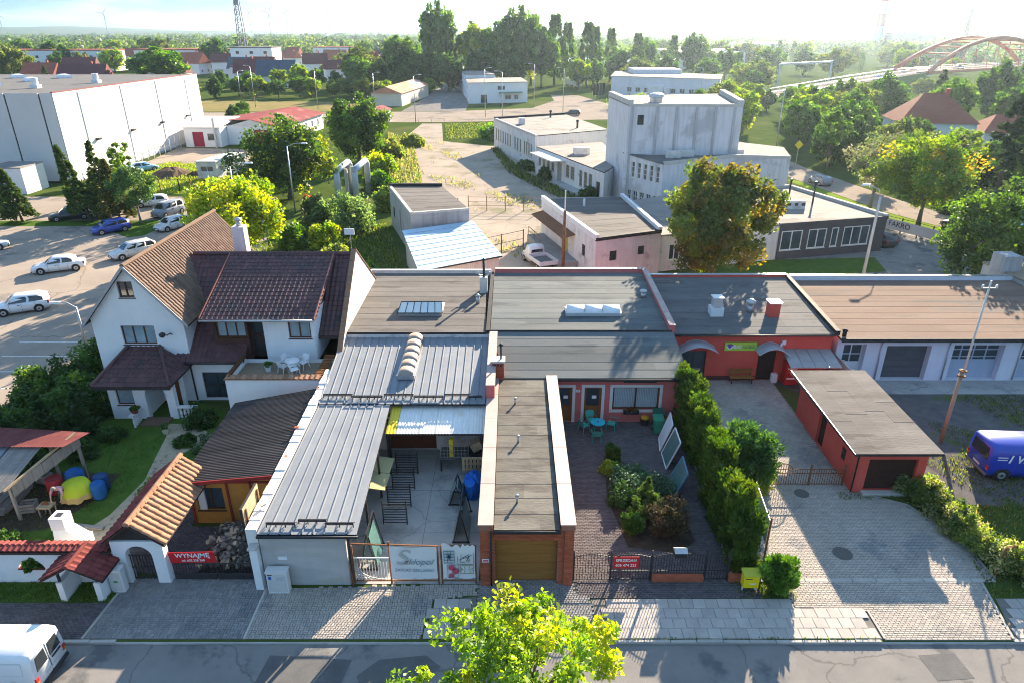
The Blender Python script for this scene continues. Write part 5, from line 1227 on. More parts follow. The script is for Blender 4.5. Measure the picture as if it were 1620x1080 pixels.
b=MB();wf.box(b,1.0,11.5,0,.98,.002,1.9);build('loading_dock',b,M('dirty_dock_concrete',(.26,.25,.24),(.34,.33,.31),scale=1,rough=.95,streak=.4),t)
b=MB()
for u in (1.2,3.2,5.2):b.bar(wf.p(u,.98,1.8),wf.p(u,1.9,1.8),.05)
b.bar(wf.p(1.2,1.9,1.8),wf.p(5.2,1.9,1.8),.05);b.bar(wf.p(1.2,1.45,1.8),wf.p(5.2,1.45,1.8),.04);build('dock_railing',b,RUSTY,t)
b=MB();b.cyl(7.5,70.5,4.4,5.2,.12);build('vent_pipe',b,WHITE_P,t)
# low depot with dark front
t=thing('depot','low flat roofed depot with dark grey front and large white framed windows','building',(26,68,0))
poly=[(13.8,62.4),(26.6,66.3),(38.6,69.3),(34,84),(20,80.5),(12.4,76)]
DGREY=M('dark_grey_render',(.075,.07,.075),(.095,.09,.095),scale=1,rough=.85)
BIG={'nx':2,'ny':1,'frame':FRAME_W,'fw':.10,'sillm':FRAME_W}
walls(t,poly,0,3.5,WHITE_D,{0:[(1.2,2.4,1.0,2.6,'win',BIG),(4.2,5.6,1.0,2.6,'win',BIG),(8,10,1.0,2.6,'win',BIG)]})
wf=WF((26.55,66.2),(38.65,69.22));mb=MB();dops=[(.3,2.7,.9,2.9,'win',BIG),(3.4,5.5,.9,2.9,'win',BIG),(6.1,6.9,.9,2.9,'win',{**BIG,'nx':1}),(7.5,10.6,.9,2.9,'win',{**BIG,'nx':3})]
wall_face(mb,wf,0,3.48,3.48,dops,.07);mb.quad(wf.p(wf.L,0),(34.06,84.05,0),(34.06,84.05,3.48),wf.p(wf.L,3.48));build('dark_facade',mb,DGREY,t)
for o in dops:fill_opening(t,wf,o,.07)
flat_roof(t,poly,3.5,ROOF_G,.012)
edge_caps(t,[(26.5,66.2),(38.7,69.2),(34.1,84.1),(20,80.6)],3.5,[0],DGREY,.22,.25);edge_caps(t,[(26.5,66.2),(38.7,69.2),(34.1,84.1),(20,80.6)],3.5,[1,2],CONC_L,.42,.35)
for (x,y,l) in ((29.5,73.0,1.9),):
 b=MB();b.box(x-l,x+l,y-.5,y+.5,3.6,4.5);ck=build('roof_vent_block',b,WHITE_D,t);b=MB()
 for k in range(5):b.box(x-l+.4+k*.75,x-l+.75+k*.75,y-.512,y-.505,4.0,4.3)
 build('vent_holes',b,INK,ck)
for (x,y,h) in ((33.2,75.0,2.3),(32.5,80,1.6)):b=MB();b.cyl(x,y,3.6,3.6+h,.1);b.cyl(x,y,3.6+h,3.8+h,.17,.1);build('flue',b,DKMETAL,t)
# factory: tower, annex, wings
t=thing('factory_tower','tall windowless white tower block with stained pilastered front','tower',(21,95,0))
poly=[(14.5,89.3),(28.5,88.5),(29.8,102),(13.2,98.5)]
STAIN=M('stained_white_tower',(.62,.61,.62),(.72,.71,.72),scale=.35,rough=.95,bump=.15,bscale=8,streak=.55,streak_col=(.36,.35,.36),patch=(.50,.49,.50),patch_scale=.25)
walls(t,poly,0,[12.6,12.6,12.9,12.9],STAIN,{0:[(1.2,2.0,10.3,11.5,'bars')]})
wf=WF(poly[0],poly[1])
for u in (.3,3.4,5.8,8.3,10.6,12.9):b=MB();wf.box(b,u,u+.32,0,12.5,.003,.14);build('pilaster',b,M('grey_pilaster',(.40,.40,.41),(.48,.48,.49),scale=.8,rough=.95,streak=.4),t)
flat_roof(t,poly,[12.6,12.6,12.9,12.9],ROOF_G,.01);edge_caps(t,poly,[12.6,12.6,12.9,12.9],[0],CONC_L,.25,.4);edge_caps(t,poly,[12.6,12.6,12.9,12.9],[1,3],CONC_L,.7,.6)
b=MB();b.lathe(18.3,91.6,[(.8,12.7),(.8,13.4),(1.0,13.45),(.9,13.8),(.4,13.95)],14);build('roof_ventilator',b,GALV,t)
t=thing('factory_annex','two storey factory annex with narrow windows against the tower','building',(25,88,0))
poly=[(14.4,90.2),(18.4,84.2),(27.6,87.2),(35.3,88.3),(37.5,97),(29.9,101)]
TALL={'nx':1,'ny':3,'frame':FRAME_W,'fw':.08}
walls(t,poly,0,[6.7,6.3,6.7,6.35,6.3,6.7],STAIN,{0:row(.5,6,.62,1.1,3.9,5.9,'win',TALL)+row(1.0,5,.8,1.2,.9,2.3),1:[],2:[(3.4,3.9,4.3,5.6,'dark',{'name':'slot_window','mat':GLASS})]})
flat_roof(t,poly,[6.7,6.3,6.7,6.35,6.3,6.7],ROOF_D,.008)
edge_caps(t,poly,[6.7,6.3,6.7,6.35,6.3,6.7],[1,2],CONC_L,.3,.25)
for (x,y) in ((20.2,87.6),(22.0,88.2),(28.5,89.0)):b=MB();b.box(x-.9,x+.9,y-.35,y+.35,6.4,7.4);build('roof_vent_block',b,WHITE_D,t)
t=thing('factory_side_wing','derelict low factory wing with broken windows facing the yard','building',(8,100,0))
poly=[(12,89.8),(15.5,98),(15,117),(3.8,112)]
GRIM={'nx':2,'ny':4,'frame':M('ochre_old_frame',(.42,.36,.22),(.36,.31,.2),scale=3,rough=.8),'fw':.08,'glass':glass_mat('grimy_glass',(.06,.06,.055),.3)}
walls(t,poly,0,4.2,PLASTER,{3:row(1.2,4,1.1,1.7,1.6,3.5,'win',GRIM)+[(8.6,10.2,.3,3.3,'dark',{'name':'doorway','mat':M('old_door',(.36,.34,.30),(.3,.28,.25),scale=1.5,rough=.8)})]+row(11.6,2,1.3,1.7,1.6,3.4,'win',GRIM)+row(16.2,3,1.0,1.5,1.2,3.4,'win',GRIM)+[(21.4,22.6,.2,2.8,'dark',{'name':'doorway'})]})
felt_roof(t,(12,89.9,4.3),(15.4,98,4.3),(14.9,116.8,4.3),(3.9,112,4.3),8,ROOF_G,TAR)
wf=WF(poly[3],poly[0]);b=MB();wf.box(b,3.0,11.5,3.75,3.95,.0,2.2);build('flat_canopy',b,M('white_canopy',(.64,.63,.61),(.7,.69,.67),scale=1,rough=.8),t)
b=MB();wf.box(b,9.5,23,0,.7,.003,1.6);build('ramp',b,CONC_D,t);b=MB();b.box(9.2,11.6,104,105.2,4.3,5.3);build('roof_vent_block',b,WHITE_D,t)
t=thing('factory_front_wing','long white factory wing with rows of narrow windows and flat roof','building',(4,128,0))
poly=[(3.8,115),(16.8,123),(11,147),(-3.5,139)]
walls(t,poly,0,5.4,PLASTER,{3:row(1.2,7,.8,1.55,1.8,3.9,'win',GRIM)+row(13.4,3,.85,1.6,1.8,3.9,'win',GRIM)+row(19.0,4,.75,1.2,1.8,3.9,'win',GRIM)})
felt_roof(t,(3.8,115.1,5.5),(16.7,123,5.5),(11,146.8,5.5),(-3.4,139,5.5),6,ROOF_G,TAR)
edge_caps(t,poly,5.4,[3],GALV,.3,.4);edge_caps(t,poly,5.4,[2],TAR,.45,.4)
b=MB();b.box(1.2,2.4,130,131,5.5,6.6);build('roof_vent_block',b,WHITE_D,t)
for (x,y) in ((11.5,125),(7.6,141)):b=MB();b.cyl(x,y,5.5,6.6,.18);b.cyl(x,y,6.6,6.9,.3,.2);build('flue',b,DKMETAL,t)

# warehouse
t=thing('warehouse','huge white panel clad warehouse with grey roof beside the car park','warehouse',(-88,104.4,0))
poly=[(-118,104.4),(-66.5,104.4),(-66.5,154),(-118,154)]
walls(t,poly,0,12.6,FRAME_D)
wf=WF(poly[0],poly[1]);n=9
for i in range(n):
 b=MB();wf.box(b,wf.L-1.8-5.0*i+.12,wf.L-(5.0*i-3.2 if i else 0)-(.12 if i else-.02),.3,12.9,.01,.12);build('cladding_panel',b,M('front_panel',(.64,.59,.56),(.69,.64,.61),scale=.3,rough=.7,rand=.02),t)  # front panels in a darker, pinker tone than the side cladding
wf=WF(poly[1],poly[2])
for i in range(8):b=MB();wf.box(b,i*6.2+.03,(i+1)*6.2-.03,.3,12.9,.01,.12);build('cladding_panel',b,PANEL_W,t)
for i in range(1,8,2):b=MB();f_=WF(poly[1],poly[2]);f_.box(b,i*6.2-.07,i*6.2+.07,0,12.6,.122,.24);build('downpipe',b,PANEL_W,t)
for i in range(4):b=MB();f_=WF(poly[1],poly[2]);f_.box(b,8+i*11,8.9+i*11,5.2,5.5,.122,.7);build('wall_lamp',b,DKMETAL,t)
b=MB();f_=WF(poly[1],poly[2]);f_.box(b,0,f_.L,12.9,13.05,-.1,.2);build('roof_flashing',b,M('maroon_flashing',(.2,.07,.07),(.25,.1,.1),scale=1,rough=.6),t)
b=MB();f_.box(b,0,f_.L,0,.3,.012,.16);build('plinth',b,CONC_D,t)
flat_roof(t,poly,12.6,ROOF_D,0,.15)
for (x,y) in [(-78-9*i,112+10*j) for i in range(4) for j in range(4)]:
 if x<-84:b=MB();b.lathe(x,y,[(1.6,12.75),(1.6,13.0),(1.3,13.35),(.6,13.5)],4);build('rooflight',b,dm,t)
for (x,y) in ((-76,116),(-73,128),(-81,110)):b=MB();b.box(x-.6,x+.6,y-.6,y+.6,12.75,13.3);b.cyl(x,y,13.3,14.3,.5);build('roof_fan',b,WHITE_P,t)
t=thing('plant_room','small pale block beside the warehouse corner','outbuilding',(-70.5,99,0))
walls(t,[(-73.5,96.5),(-68.5,96.5),(-68.5,101.5),(-73.5,101.5)],0,3.6,PANEL_W);flat_roof(t,[(-73.5,96.5),(-68.5,96.5),(-68.5,101.5),(-73.5,101.5)],3.6,ROOF_G,.02)
def gabled(name,label,cx,cy_,w,d,h,rise,rz,wallm,roofm,ops={},cat='house',hip=0.0,chimney=True,group=None):
 """house block: ridge along local x"""
 t=thing(name,label,cat,(cx,cy_,0),0,group)
 ca,sa=math.cos(rz),math.sin(rz);L=lambda x,y:(cx+x*ca-y*sa,cy_+x*sa+y*ca)
 poly=[L(-w/2,-d/2),L(w/2,-d/2),L(w/2,d/2),L(-w/2,d/2)]
 walls(t,poly,0,h,wallm,ops)
 o=.4;hx=w/2+(o if hip==0 else o);hy=d/2+o;rx=w/2+(.3 if hip==0 else-hip)
 P3=lambda x,y,z:(*L(x,y),z)
 zb=h-.05
 m=MB();v=[P3(-hx,-hy,zb),P3(hx,-hy,zb),P3(hx,hy,zb),P3(-hx,hy,zb),P3(-rx,0,h+rise),P3(rx,0,h+rise)]
 m.add(v,[(0,1,5,4),(2,3,4,5),(1,2,5),(3,0,4),(3,2,1,0)]);rf=build('roof',m,roofm,t)
 if chimney:m=MB();x,y=L(w*.18,.6);m.box(x-.35,x+.35,y-.35,y+.35,h+rise*.5,h+rise+.8);build('chimney',m,BRICK,rf)
 return t
def simple_ops(w,d,h,st=1,frame=FRAME_W):
 k={'nx':2,'ny':1,'frame':frame,'fw':.12,'sill':False}
 out={}
 for e,L in ((0,w),(1,d),(3,d)):
  n=max(1,int(L/3.2));r_=[]
  for f in range(st):
   z0=1.0+f*2.8
   if z0+1.3<h:r_+=[(L*(i+.5)/n-.6,L*(i+.5)/n+.6,z0,z0+1.3,'win',k) for i in range(n)]
  out[e]=r_
 return out
# red roofed outbuildings
t=thing('red_roof_workshop','long low white workshop with red sheet roof and maroon doors','building',(-52,142,0))
MAROON=M('maroon_door',(.30,.03,.06),(.34,.05,.08),scale=2,rough=.7,rand=.04)
poly=[(-64.8,139.8),(-57.6,139.6),(-57.6,151),(-64.8,151)]
walls(t,poly,0,3.7,WHITE,{0:[(1.6,3.8,.05,2.9,'slat',{'mat':MAROON,'n':4,'vert':True,'name':'door'}),(4.6,6.4,1.4,2.6,'win',{'nx':1,'frame':FRAME_B})]},name='side_wall')
flat_roof(t,poly,[3.7,3.7,4.6,4.6],M('pale_sheet_roof',(.55,.52,.49),(.62,.6,.57),scale=.5,rough=.6),.03,name='side_roof')
poly=[(-57.5,143),(-47,143.6),(-44.8,169),(-57.5,169)]
walls(t,poly,0,[3.6,3.4,3.4,3.6],WHITE,{0:[(5.2,8.6,.05,2.8,'slat',{'mat':MAROON,'n':5,'vert':True,'name':'door'})],1:row(2.5,6,1.1,3.8,1.2,2.5)})
b=MB();ap,aq=(-52.4,142.8,4.9),(-51.4,169.5,4.9)
slab(b,[(-46.6,142.8,3.45),(-44.2,169.5,3.45),aq,ap],.1);build('right_roof',b,ROOF_RED,t)
b=MB();slab(b,[(-64.9,151,3.9),ap,aq,(-58.4,169.5,3.6)],.1);build('left_roof',b,ROOF_RED,t)
b=MB();b.poly([(-57.5,143,3.6),(-47,143.6,3.4),ap]);build('gable',b,WHITE,t)
b=MB();b.cyl(-58.5,139.2,0,5.2,.22);b.cyl(-58.5,139.2,5.2,5.6,.35,.2);build('flue',b,WHITE_D,t)
gabled('red_roof_annex','small white outbuilding with red roof by the yard entrance',-34.8,176,16,4.4,3.0,.9,R(79),WHITE,ROOF_RED,{0:row(1.5,5,.9,2.6,1,2.2)},cat='outbuilding',chimney=False)
gabled('orange_roof_shed','cream storage shed with half grey half orange roof',-36.5,240,38,9.5,3.8,1.9,R(84),M('cream_wall',(.60,.55,.44),(.66,.61,.5),scale=.5,rough=.9),M('orange_sheet_roof',(.46,.20,.11),(.52,.27,.17),scale=.2,rough=.8,patch=(.5,.47,.44),patch_scale=.05),{},cat='shed',chimney=False)
t=thing('white_office','two storey white office block with flat roofs by the roundabout','building',(-5,230,0))
poly=[(-13.8,229),(5,234),(3,256),(-16,252)]
OF={'nx':2,'ny':1,'frame':FRAME_W,'fw':.1,'sill':False}
walls(t,poly,0,6.2,WHITE,{0:[(4,6,.1,2.6,'dark',{'name':'doorway','mat':GLASS}),(12,14,1,2.4,'win',OF),(9.5,12,3.9,5.2,'win',OF),(15,16.4,1,2.4,'win',OF)],3:row(1.5,6,1.2,3.4,3.8,5.2,'win',OF)+row(1.5,6,1.2,3.4,1,2.4,'win',OF)})
flat_roof(t,poly,6.2,ROOF_G,.02);b=MB();wf=WF(poly[0],poly[1]);wf.box(b,10,17.5,3.1,3.3,0,1.5);build('canopy',b,M('green_canopy',(.1,.2,.14),(.14,.26,.18),scale=1,rough=.6),t)
poly=[(-16.2,252),(-6,254),(-10,276),(-19,276)];walls(t,poly,0,7.4,WHITE,{3:row(1.5,5,1.3,3.8,4.2,5.8,'win',OF)},name='rear_wall');flat_roof(t,poly,7.4,ROOF_G,.02,name='rear_roof')
t=thing('garage_terrace','row of depot garages with rusty doors behind the office','garage',(-24,290,0))
poly=[(-19.2,277),(-9,277),(-16,330),(-27.5,326)];walls(t,poly,0,4.3,WHITE_D,{3:row(2,8,3.6,5.6,.1,3.3,'dark',{'name':'garage_door','mat':M('rust_red_door',(.30,.10,.06),(.36,.13,.08),scale=.6,rough=.8)})});flat_roof(t,poly,4.3,ROOF_D,.01)
t=thing('logistics_hall','low pale logistics building with long loading side by the roundabout','building',(50,262,0))
poly=[(36,264),(70,246),(78,272),(42,296)]
walls(t,poly,0,6.3,LILAC,{0:row(6,9,1.8,3.2,1.2,2.8,'win',OF),3:row(3,8,2,3.8,2,4,'win',OF)});flat_roof(t,poly,6.3,ROOF_G,.02)
b=MB();b.box(46,64,276,292,6.4,8.0);build('upper_storey',b,LILAC,t)
for k,(x,y,w,d,h,rz,lb) in enumerate(((116,470,50,40,9.5,.1,'pale gabled industrial hall beyond the trees'),(150,620,90,30,8,.05,'long low white hall near the horizon'),(250,800,120,40,9,0,'very long white hall with red stripe on the skyline'),(60,410,60,16,6,-.1,'low brown roofed sheds behind the logistics hall'))):
 gabled('industrial_hall',lb,x,y,w,d,h,1.6,rz,LILAC,M('pale_hall_roof',(.55,.55,.54),(.62,.62,.6),scale=.05,rough=.6),{0:row(4,6,3,w/7,1,4,'win',OF)},cat='hall',chimney=False)
# hipped red house
t=gabled('red_roof_house','white villa with tall hipped red tile roof among the trees',83,142,13.5,11.5,5.0,5.0,R(-12),WHITE,M('brick_red_tiles',(.26,.075,.05),(.31,.10,.065),scale=.8,rough=.85,bump=.3,bscale=6,stretch=(1,1,4)),simple_ops(13.5,11.5,5.0,1),hip=4.8)
t=gabled('red_roof_house','low white side house with red tile roof beside the villa',98,138,14,9,3.4,3.0,R(-12),WHITE,MATS['brick_red_tiles'],simple_ops(14,9,3.4,1),hip=3.0)
# ruin on the right edge
t=thing('ruined_outbuilding','crumbling concrete outbuilding with earth covered roof','outbuilding',(40,47,0))
poly=[(37.8,44.5),(48,40.5),(50,50),(38.8,50.5)]
walls(t,[(38.4,48.9),(39.6,44.0),(50,42.0),(50,54),(38.2,53)],0,3.9,CONC_D,{0:[(1.2,2.6,2.4,3.2,'dark',{'name':'opening'})]})
flat_roof(t,[(38.4,48.9),(39.6,44.0),(50,42.0),(50,54),(38.2,53)],3.9,M('earth_roof',(.26,.20,.14),(.32,.25,.18),scale=.6,rough=1,bump=.6),.01)
b=MB();b.box(38.0,39.4,50.5,52.0,3.9,5.2);build('stump_chimney',b,CONC_D,t)
# heating pipes on their frame
t=thing('heating_pipes','pair of lagged heating pipes rising in a portal by the trees','pipeline',(-22,96,0))
LAG=M('blue_grey_lagging',(.40,.46,.52),(.50,.55,.6),scale=.8,rough=.5,metal=.3)
for (x,y) in ((-23.4,92),(-21.2,93)):
 b=MB();b.tube([(x,y,0),(x,y,3.7),(x+.05,y+.3,4.1),(x+.6,y+4.6,4.5),(x+.7,y+5,4.1),(x+.7,y+5,0)],.42,12);build('pipe',b,LAG,t,smooth=True)
for (x,y) in ((-22.6,94),(-22.1,96)):
 b=MB();b.bar((x,y,0),(x,y,4.0),.4);build('support',b,CONC_L,t)
# site caravan
t=thing('site_trailer','white flat roofed site trailer parked on the grass','trailer',(-45,108,0))
poly=[(-47.6,104.6),(-44.6,104.6),(-43.0,112.6),(-46.0,112.6)]
walls(t,poly,.6,3.1,WHITE_D,{0:[(.5,2.5,1.6,2.5,'win',OF)],1:row(1,4,1,1.9,1.5,2.4,'win',OF)});flat_roof(t,poly,3.1,M('trailer_roof',(.58,.57,.56),(.64,.63,.62),scale=.7,rough=.6),.03)
for (x,y) in ((-47.2,106),(-45.2,106),(-45.8,111),(-43.8,111)):b=MB();b.tube([(x-.1,y,.35),(x+.1,y,.35)],.35,12);build('wheel',b,TAR,t)
# ------------------------------------------------------------------ vehicles
TYRE=M('tyre_rubber',(.02,.02,.02),(.03,.03,.03),scale=8,rough=.85)
RIM=M('wheel_rim',(.42,.43,.44),(.5,.5,.5),scale=5,rough=.35,metal=.7)
LAMP_R=flat('tail_lamp_red',(.42,.02,.02),.3);LAMP_W=flat('head_lamp',(.62,.64,.66),.15);LAMP_A=flat('amber_lamp',(.6,.22,.02),.3)
CARGLASS=glass_mat('car_glass',(.018,.022,.026),.05);TRIM=flat('black_trim',(.025,.025,.027),.6);PLATE=flat('number_plate',(.68,.68,.66),.5)
def paint(name,c):return M(name,c,tuple(x*.93 for x in c),scale=.8,rough=.32,spec=.5,coat=.6)
def loft(st,ring,cap=True):
 """st: list of station dicts -> body skin; ring(s) gives half profile from sill to centre top"""
 mb=MB();rings=[]
 for s in st:
  h=ring(s);full=[(s['x'],y,z) for y,z in h]+[(s['x'],-y,z) for y,z in reversed(h[:-1])]
  rings.append(full)
 n=len(rings[0]);o=0
 for r_ in rings:mb.v.extend(r_)
 for i in range(len(rings)-1):
  for k in range(n-1):mb.f.append((i*n+k,i*n+k+1,(i+1)*n+k+1,(i+1)*n+k))
  mb.f.append((i*n+n-1,i*n,(i+1)*n,(i+1)*n+n-1))
 if cap:mb.f.append(tuple(range(n)));mb.f.append(tuple((len(rings)-1)*n+k for k in reversed(range(n))))
 return mb
def wheel(t,x,y,r_,side,rm=RIM):
 b=MB();b.tube([(x,y-side*.19,r_),(x,y-side*.02,r_),(x,y,r_)],[r_,r_,r_*.94],18);w=build('wheel',b,TYRE,t,local=True)
 b=MB();b.tube([(x,y-side*.01,r_),(x,y+side*.012,r_)],[r_*.66,r_*.6],14);build('rim',b,rm,w,local=True)
 b=MB();b.tube([(x,y+side*.011,r_),(x,y+side*.02,r_)],r_*.22,8);build('hub',b,TRIM,w,local=True)
def car(label,loc,rz,pm,shape='hatch',group=None,cat='car'):
 t=thing('parked_car',label,cat,loc,rz,group)
 P={'hatch':dict(L=4.05,W=1.72,H=1.46,bonnet=1.02,roof0=.25,roof1=-1.35,tail=-1.95,boot=.0),
  'sedan':dict(L=4.5,W=1.74,H=1.43,bonnet=1.05,roof0=.25,roof1=-.95,tail=-1.55,boot=.6),
  'wagon':dict(L=4.5,W=1.74,H=1.50,bonnet=1.1,roof0=.3,roof1=-1.75,tail=-2.1,boot=.0),
  'mpv':dict(L=4.2,W=1.80,H=1.78,bonnet=1.35,roof0=.7,roof1=-1.75,tail=-1.95,boot=.0)}[shape]
 L,W,H=P['L'],P['W']/2,P['H'];belt=H*.62;fx,rx=L/2,-L/2
 st=[dict(x=rx,w=W*.80,zl=.38,zb=belt*.80),dict(x=rx+.06,w=W*.92,zl=.28,zb=belt*.97),dict(x=rx+.5,w=W,zl=.22,zb=belt),dict(x=0,w=W,zl=.2,zb=belt*.985),dict(x=P['bonnet'],w=W,zl=.2,zb=belt*.96),dict(x=fx-.45,w=W*.96,zl=.2,zb=belt*.84),dict(x=fx-.1,w=W*.84,zl=.24,zb=belt*.70),dict(x=fx,w=W*.7,zl=.3,zb=belt*.58)]
 ring=lambda s:[(s['w']*.93,s['zl']),(s['w'],s['zl']+(s['zb']-s['zl'])*.45),(s['w']*.99,s['zl']+(s['zb']-s['zl'])*.8),(s['w']*.92,s['zb']),(s['w']*.5,s['zb']+.035),(0,s['zb']+.045)]
 build('body',loft(st,ring),pm,t,local=True,smooth=True)
 tail,r1,r0,bo=P['tail'],P['roof1'],P['roof0'],P['bonnet']
 zb=belt-.02;wb,wr=W*.90,W*.70
 bot=[(tail,zb),(bo,zb)];G=MB()
 ringb=[(tail,-wb),(bo-.1,-wb),(bo,-wb*.8),(bo,wb*.8),(bo-.1,wb),(tail,wb)]
 ringm=[(tail*.93+r1*.07+.03,-(wb+wr)/2-.03),(bo*.55+r0*.45,-(wb+wr)/2-.03),(bo*.5+r0*.5+.03,-wr*.9),(bo*.5+r0*.5+.03,wr*.9),(bo*.55+r0*.45,(wb+wr)/2+.03),(tail*.93+r1*.07+.03,(wb+wr)/2+.03)]
 ringt=[(r1,-wr),(r0,-wr),(r0+.12,-wr*.8),(r0+.12,wr*.8),(r0,wr),(r1,wr)]
 zm=zb+(H-zb)*.58
 G.add([(x,y,zb) for x,y in ringb]+[(x,y,zm) for x,y in ringm]+[(x,y,H-.03) for x,y in ringt]+[((r0+r1)/2-.5,0,H),(r0,0,H)],[(i,(i+1) % 6,6+(i+1) % 6,6+i) for i in range(6)]+[(6+i,6+(i+1) % 6,12+(i+1) % 6,12+i) for i in range(6)]+[(12,13,19,18),(13,14,19),(14,15,19),(15,16,19),(16,17,18,19),(17,12,18)])
 build('cabin',G,pm,t,local=True,smooth=True)
 def pane(name,pts,inset=.10):
  c_=Vector((0,0,0))
  for p in pts:c_+=Vector(p)
  c_/=len(pts);n_=(Vector(pts[1])-Vector(pts[0])).cross(Vector(pts[2])-Vector(pts[0])).normalized()
  if n_.dot(c_-Vector((0,0,zb)))<0:n_=-n_
  b=MB();b.poly([tuple(Vector(p)+(c_-Vector(p))*inset+n_*.012) for p in pts]);build(name,b,CARGLASS,t,local=True)
 mid=lambda a,b,f:tuple(a[i]+(b[i]-a[i])*f for i in range(3))
 rb=[(x,y,zb+.05) for x,y in ringb];rm=[(x,y,zm) for x,y in ringm];rt=[(x,y,H-.05) for x,y in ringt]
 pane('windscreen',[rb[2],rb[3],rm[3],rt[3],rt[2],rm[2]],.07);pane('rear_window',[mid(rb[5],rm[5],.35),mid(rb[0],rm[0],.35),rm[0],rt[0],rt[5],rm[5]],.12)
 for (i,j) in ((0,1),(5,4)):
  for (f0,f1) in ((.05,.34),(.37,.64),(.67,.97)) if shape in ('wagon','mpv') else ((.08,.46),(.5,.97)):
   pane('side_window',[mid(rb[i],rb[j],f0),mid(rb[i],rb[j],f1),mid(rm[i],rm[j],f1),mid(mid(rm[i],rm[j],f1),mid(rt[i],rt[j],f1),.85),mid(mid(rm[i],rm[j],f0),mid(rt[i],rt[j],f0),.85),mid(rm[i],rm[j],f0)],.07)
 for sx in (fx-.82,rx+.78):
  for s_ in (1,-1):
   b=MB();b.disc((sx,s_*(W+.004),.33),(0,s_,0),.37,18);build('wheel_arch',b,TRIM,t,local=True);wheel(t,sx,s_*(W+.02),.31,s_)
 for s_ in (1,-1):
  b=MB();b.hexa([(fx-.32,s_*W*.86,.58),(fx-.07,s_*W*.62,.54),(fx-.1,s_*W*.60,.52),(fx-.35,s_*W*.8,.54),(fx-.3,s_*W*.84,.72),(fx-.09,s_*W*.62,.64),(fx-.12,s_*W*.6,.64),(fx-.33,s_*W*.8,.72)]);build('headlight',b,LAMP_W,t,local=True)
  b=MB();b.box(rx+.0,rx+.12,s_*W*.72,s_*W*.93,belt*.72,belt*.98);build('tail_light',b,LAMP_R,t,local=True)
  b=MB();b.box(bo-.25,bo-.1,s_*(W+.02),s_*(W+.16),belt+.02,belt+.15);build('mirror',b,pm,t,local=True,bevel=.02)
 for s_ in (1,-1):
  b=MB()
  for x in (tail*.55,-.12,bo-.3):b.box(x,x+.014,s_*(W*.965),s_*(W+.003),.3,belt-.02)
  build('door_seams',b,TRIM,t,local=True,kind='stuff')
  b=MB();b.box(.0,.16,s_*(W*.985),s_*(W+.022),belt*.84,belt*.88);build('door_handle',b,TRIM,t,local=True)
 b=MB();b.box(fx-.02,fx+.02,-.4,.4,.36,.52);build('grille',b,TRIM,t,local=True);b=MB();b.box(fx+.021,fx+.03,-.26,.26,.34,.45);build('number_plate',b,PLATE,t,local=True)
 b=MB();b.box(fx-.09,fx+.015,-W*.78,W*.78,.26,.35);build('bumper',b,TRIM,t,local=True)
 return t
SILVER=paint('silver_paint',(.55,.56,.57));CWHITE=paint('white_paint',(.72,.73,.74));CBLUE=paint('deep_blue_paint',(.02,.06,.34));GREYP=paint('steel_grey_paint',(.22,.25,.30));CBLACK=paint('black_paint',(.03,.035,.04));LBLUE=paint('light_blue_paint',(.25,.50,.66))
car('white hatchback parked in the bay below the gabled house',(-40.3,52.3,.006),R(208),CWHITE,'hatch')
car('white sedan parked in the car park beyond the hatchback',(-43.6,62.8,.006),R(205),CWHITE,'sedan')
car('pale silver estate car parked beside the brown roof',(-38.8,67.5,.006),R(228),SILVER,'wagon')
car('deep blue hatchback parked on the island with the conifers',(-46.0,76.6,.006),R(225),CBLUE,'hatch')
car('silver hatchback parked behind the blue car',(-39.6,78.0,.006),R(240),SILVER,'hatch')
car('steel grey people carrier parked under the trees',(-43.0,84.4,.006),R(250),GREYP,'mpv')
car('dark estate car parked between the conifers',(-54.2,82.6,.006),R(210),CBLACK,'wagon')
car('silver hatchback parked between the conifers beside dark estate',(-51.0,84.6,.006),R(210),SILVER,'hatch')
car('dark silver sedan with its nose at the car park edge',(-55.6,69.5,.006),R(30),SILVER,'sedan')
car('white hatchback half hidden behind the pine',(-47.5,89.5,.006),R(200),CWHITE,'hatch')
car('light blue hatchback parked beside the warehouse fence',(-60.6,114.5,0.006),R(40),LBLUE,'hatch')
car('turquoise car under a pale cover beside the warehouse',(-61.5,110.8,0.006),R(60),paint('pale_turquoise',(.45,.62,.66)),'wagon')
car('blue hatchback parked below the yellowing tree',(-41.6,135,.006),R(100),CBLUE,'hatch')
car('dark estate car driving at the roundabout',(16.5,196.5,.003),R(175),CBLACK,'wagon')
car('grey hatchback driving on the bright side street',(46.3,103.5,.003),R(100),GREYP,'hatch')
car('black car parked beneath the street trees',(52.0,77.5,.003),R(110),CBLACK,'sedan')
car('light blue car parked behind the street conifer',(56.5,76.0,.003),R(110),LBLUE,'hatch')
car('dark car parked at the end of the depot',(39.8,72.0,.003),R(105),CBLACK,'hatch')
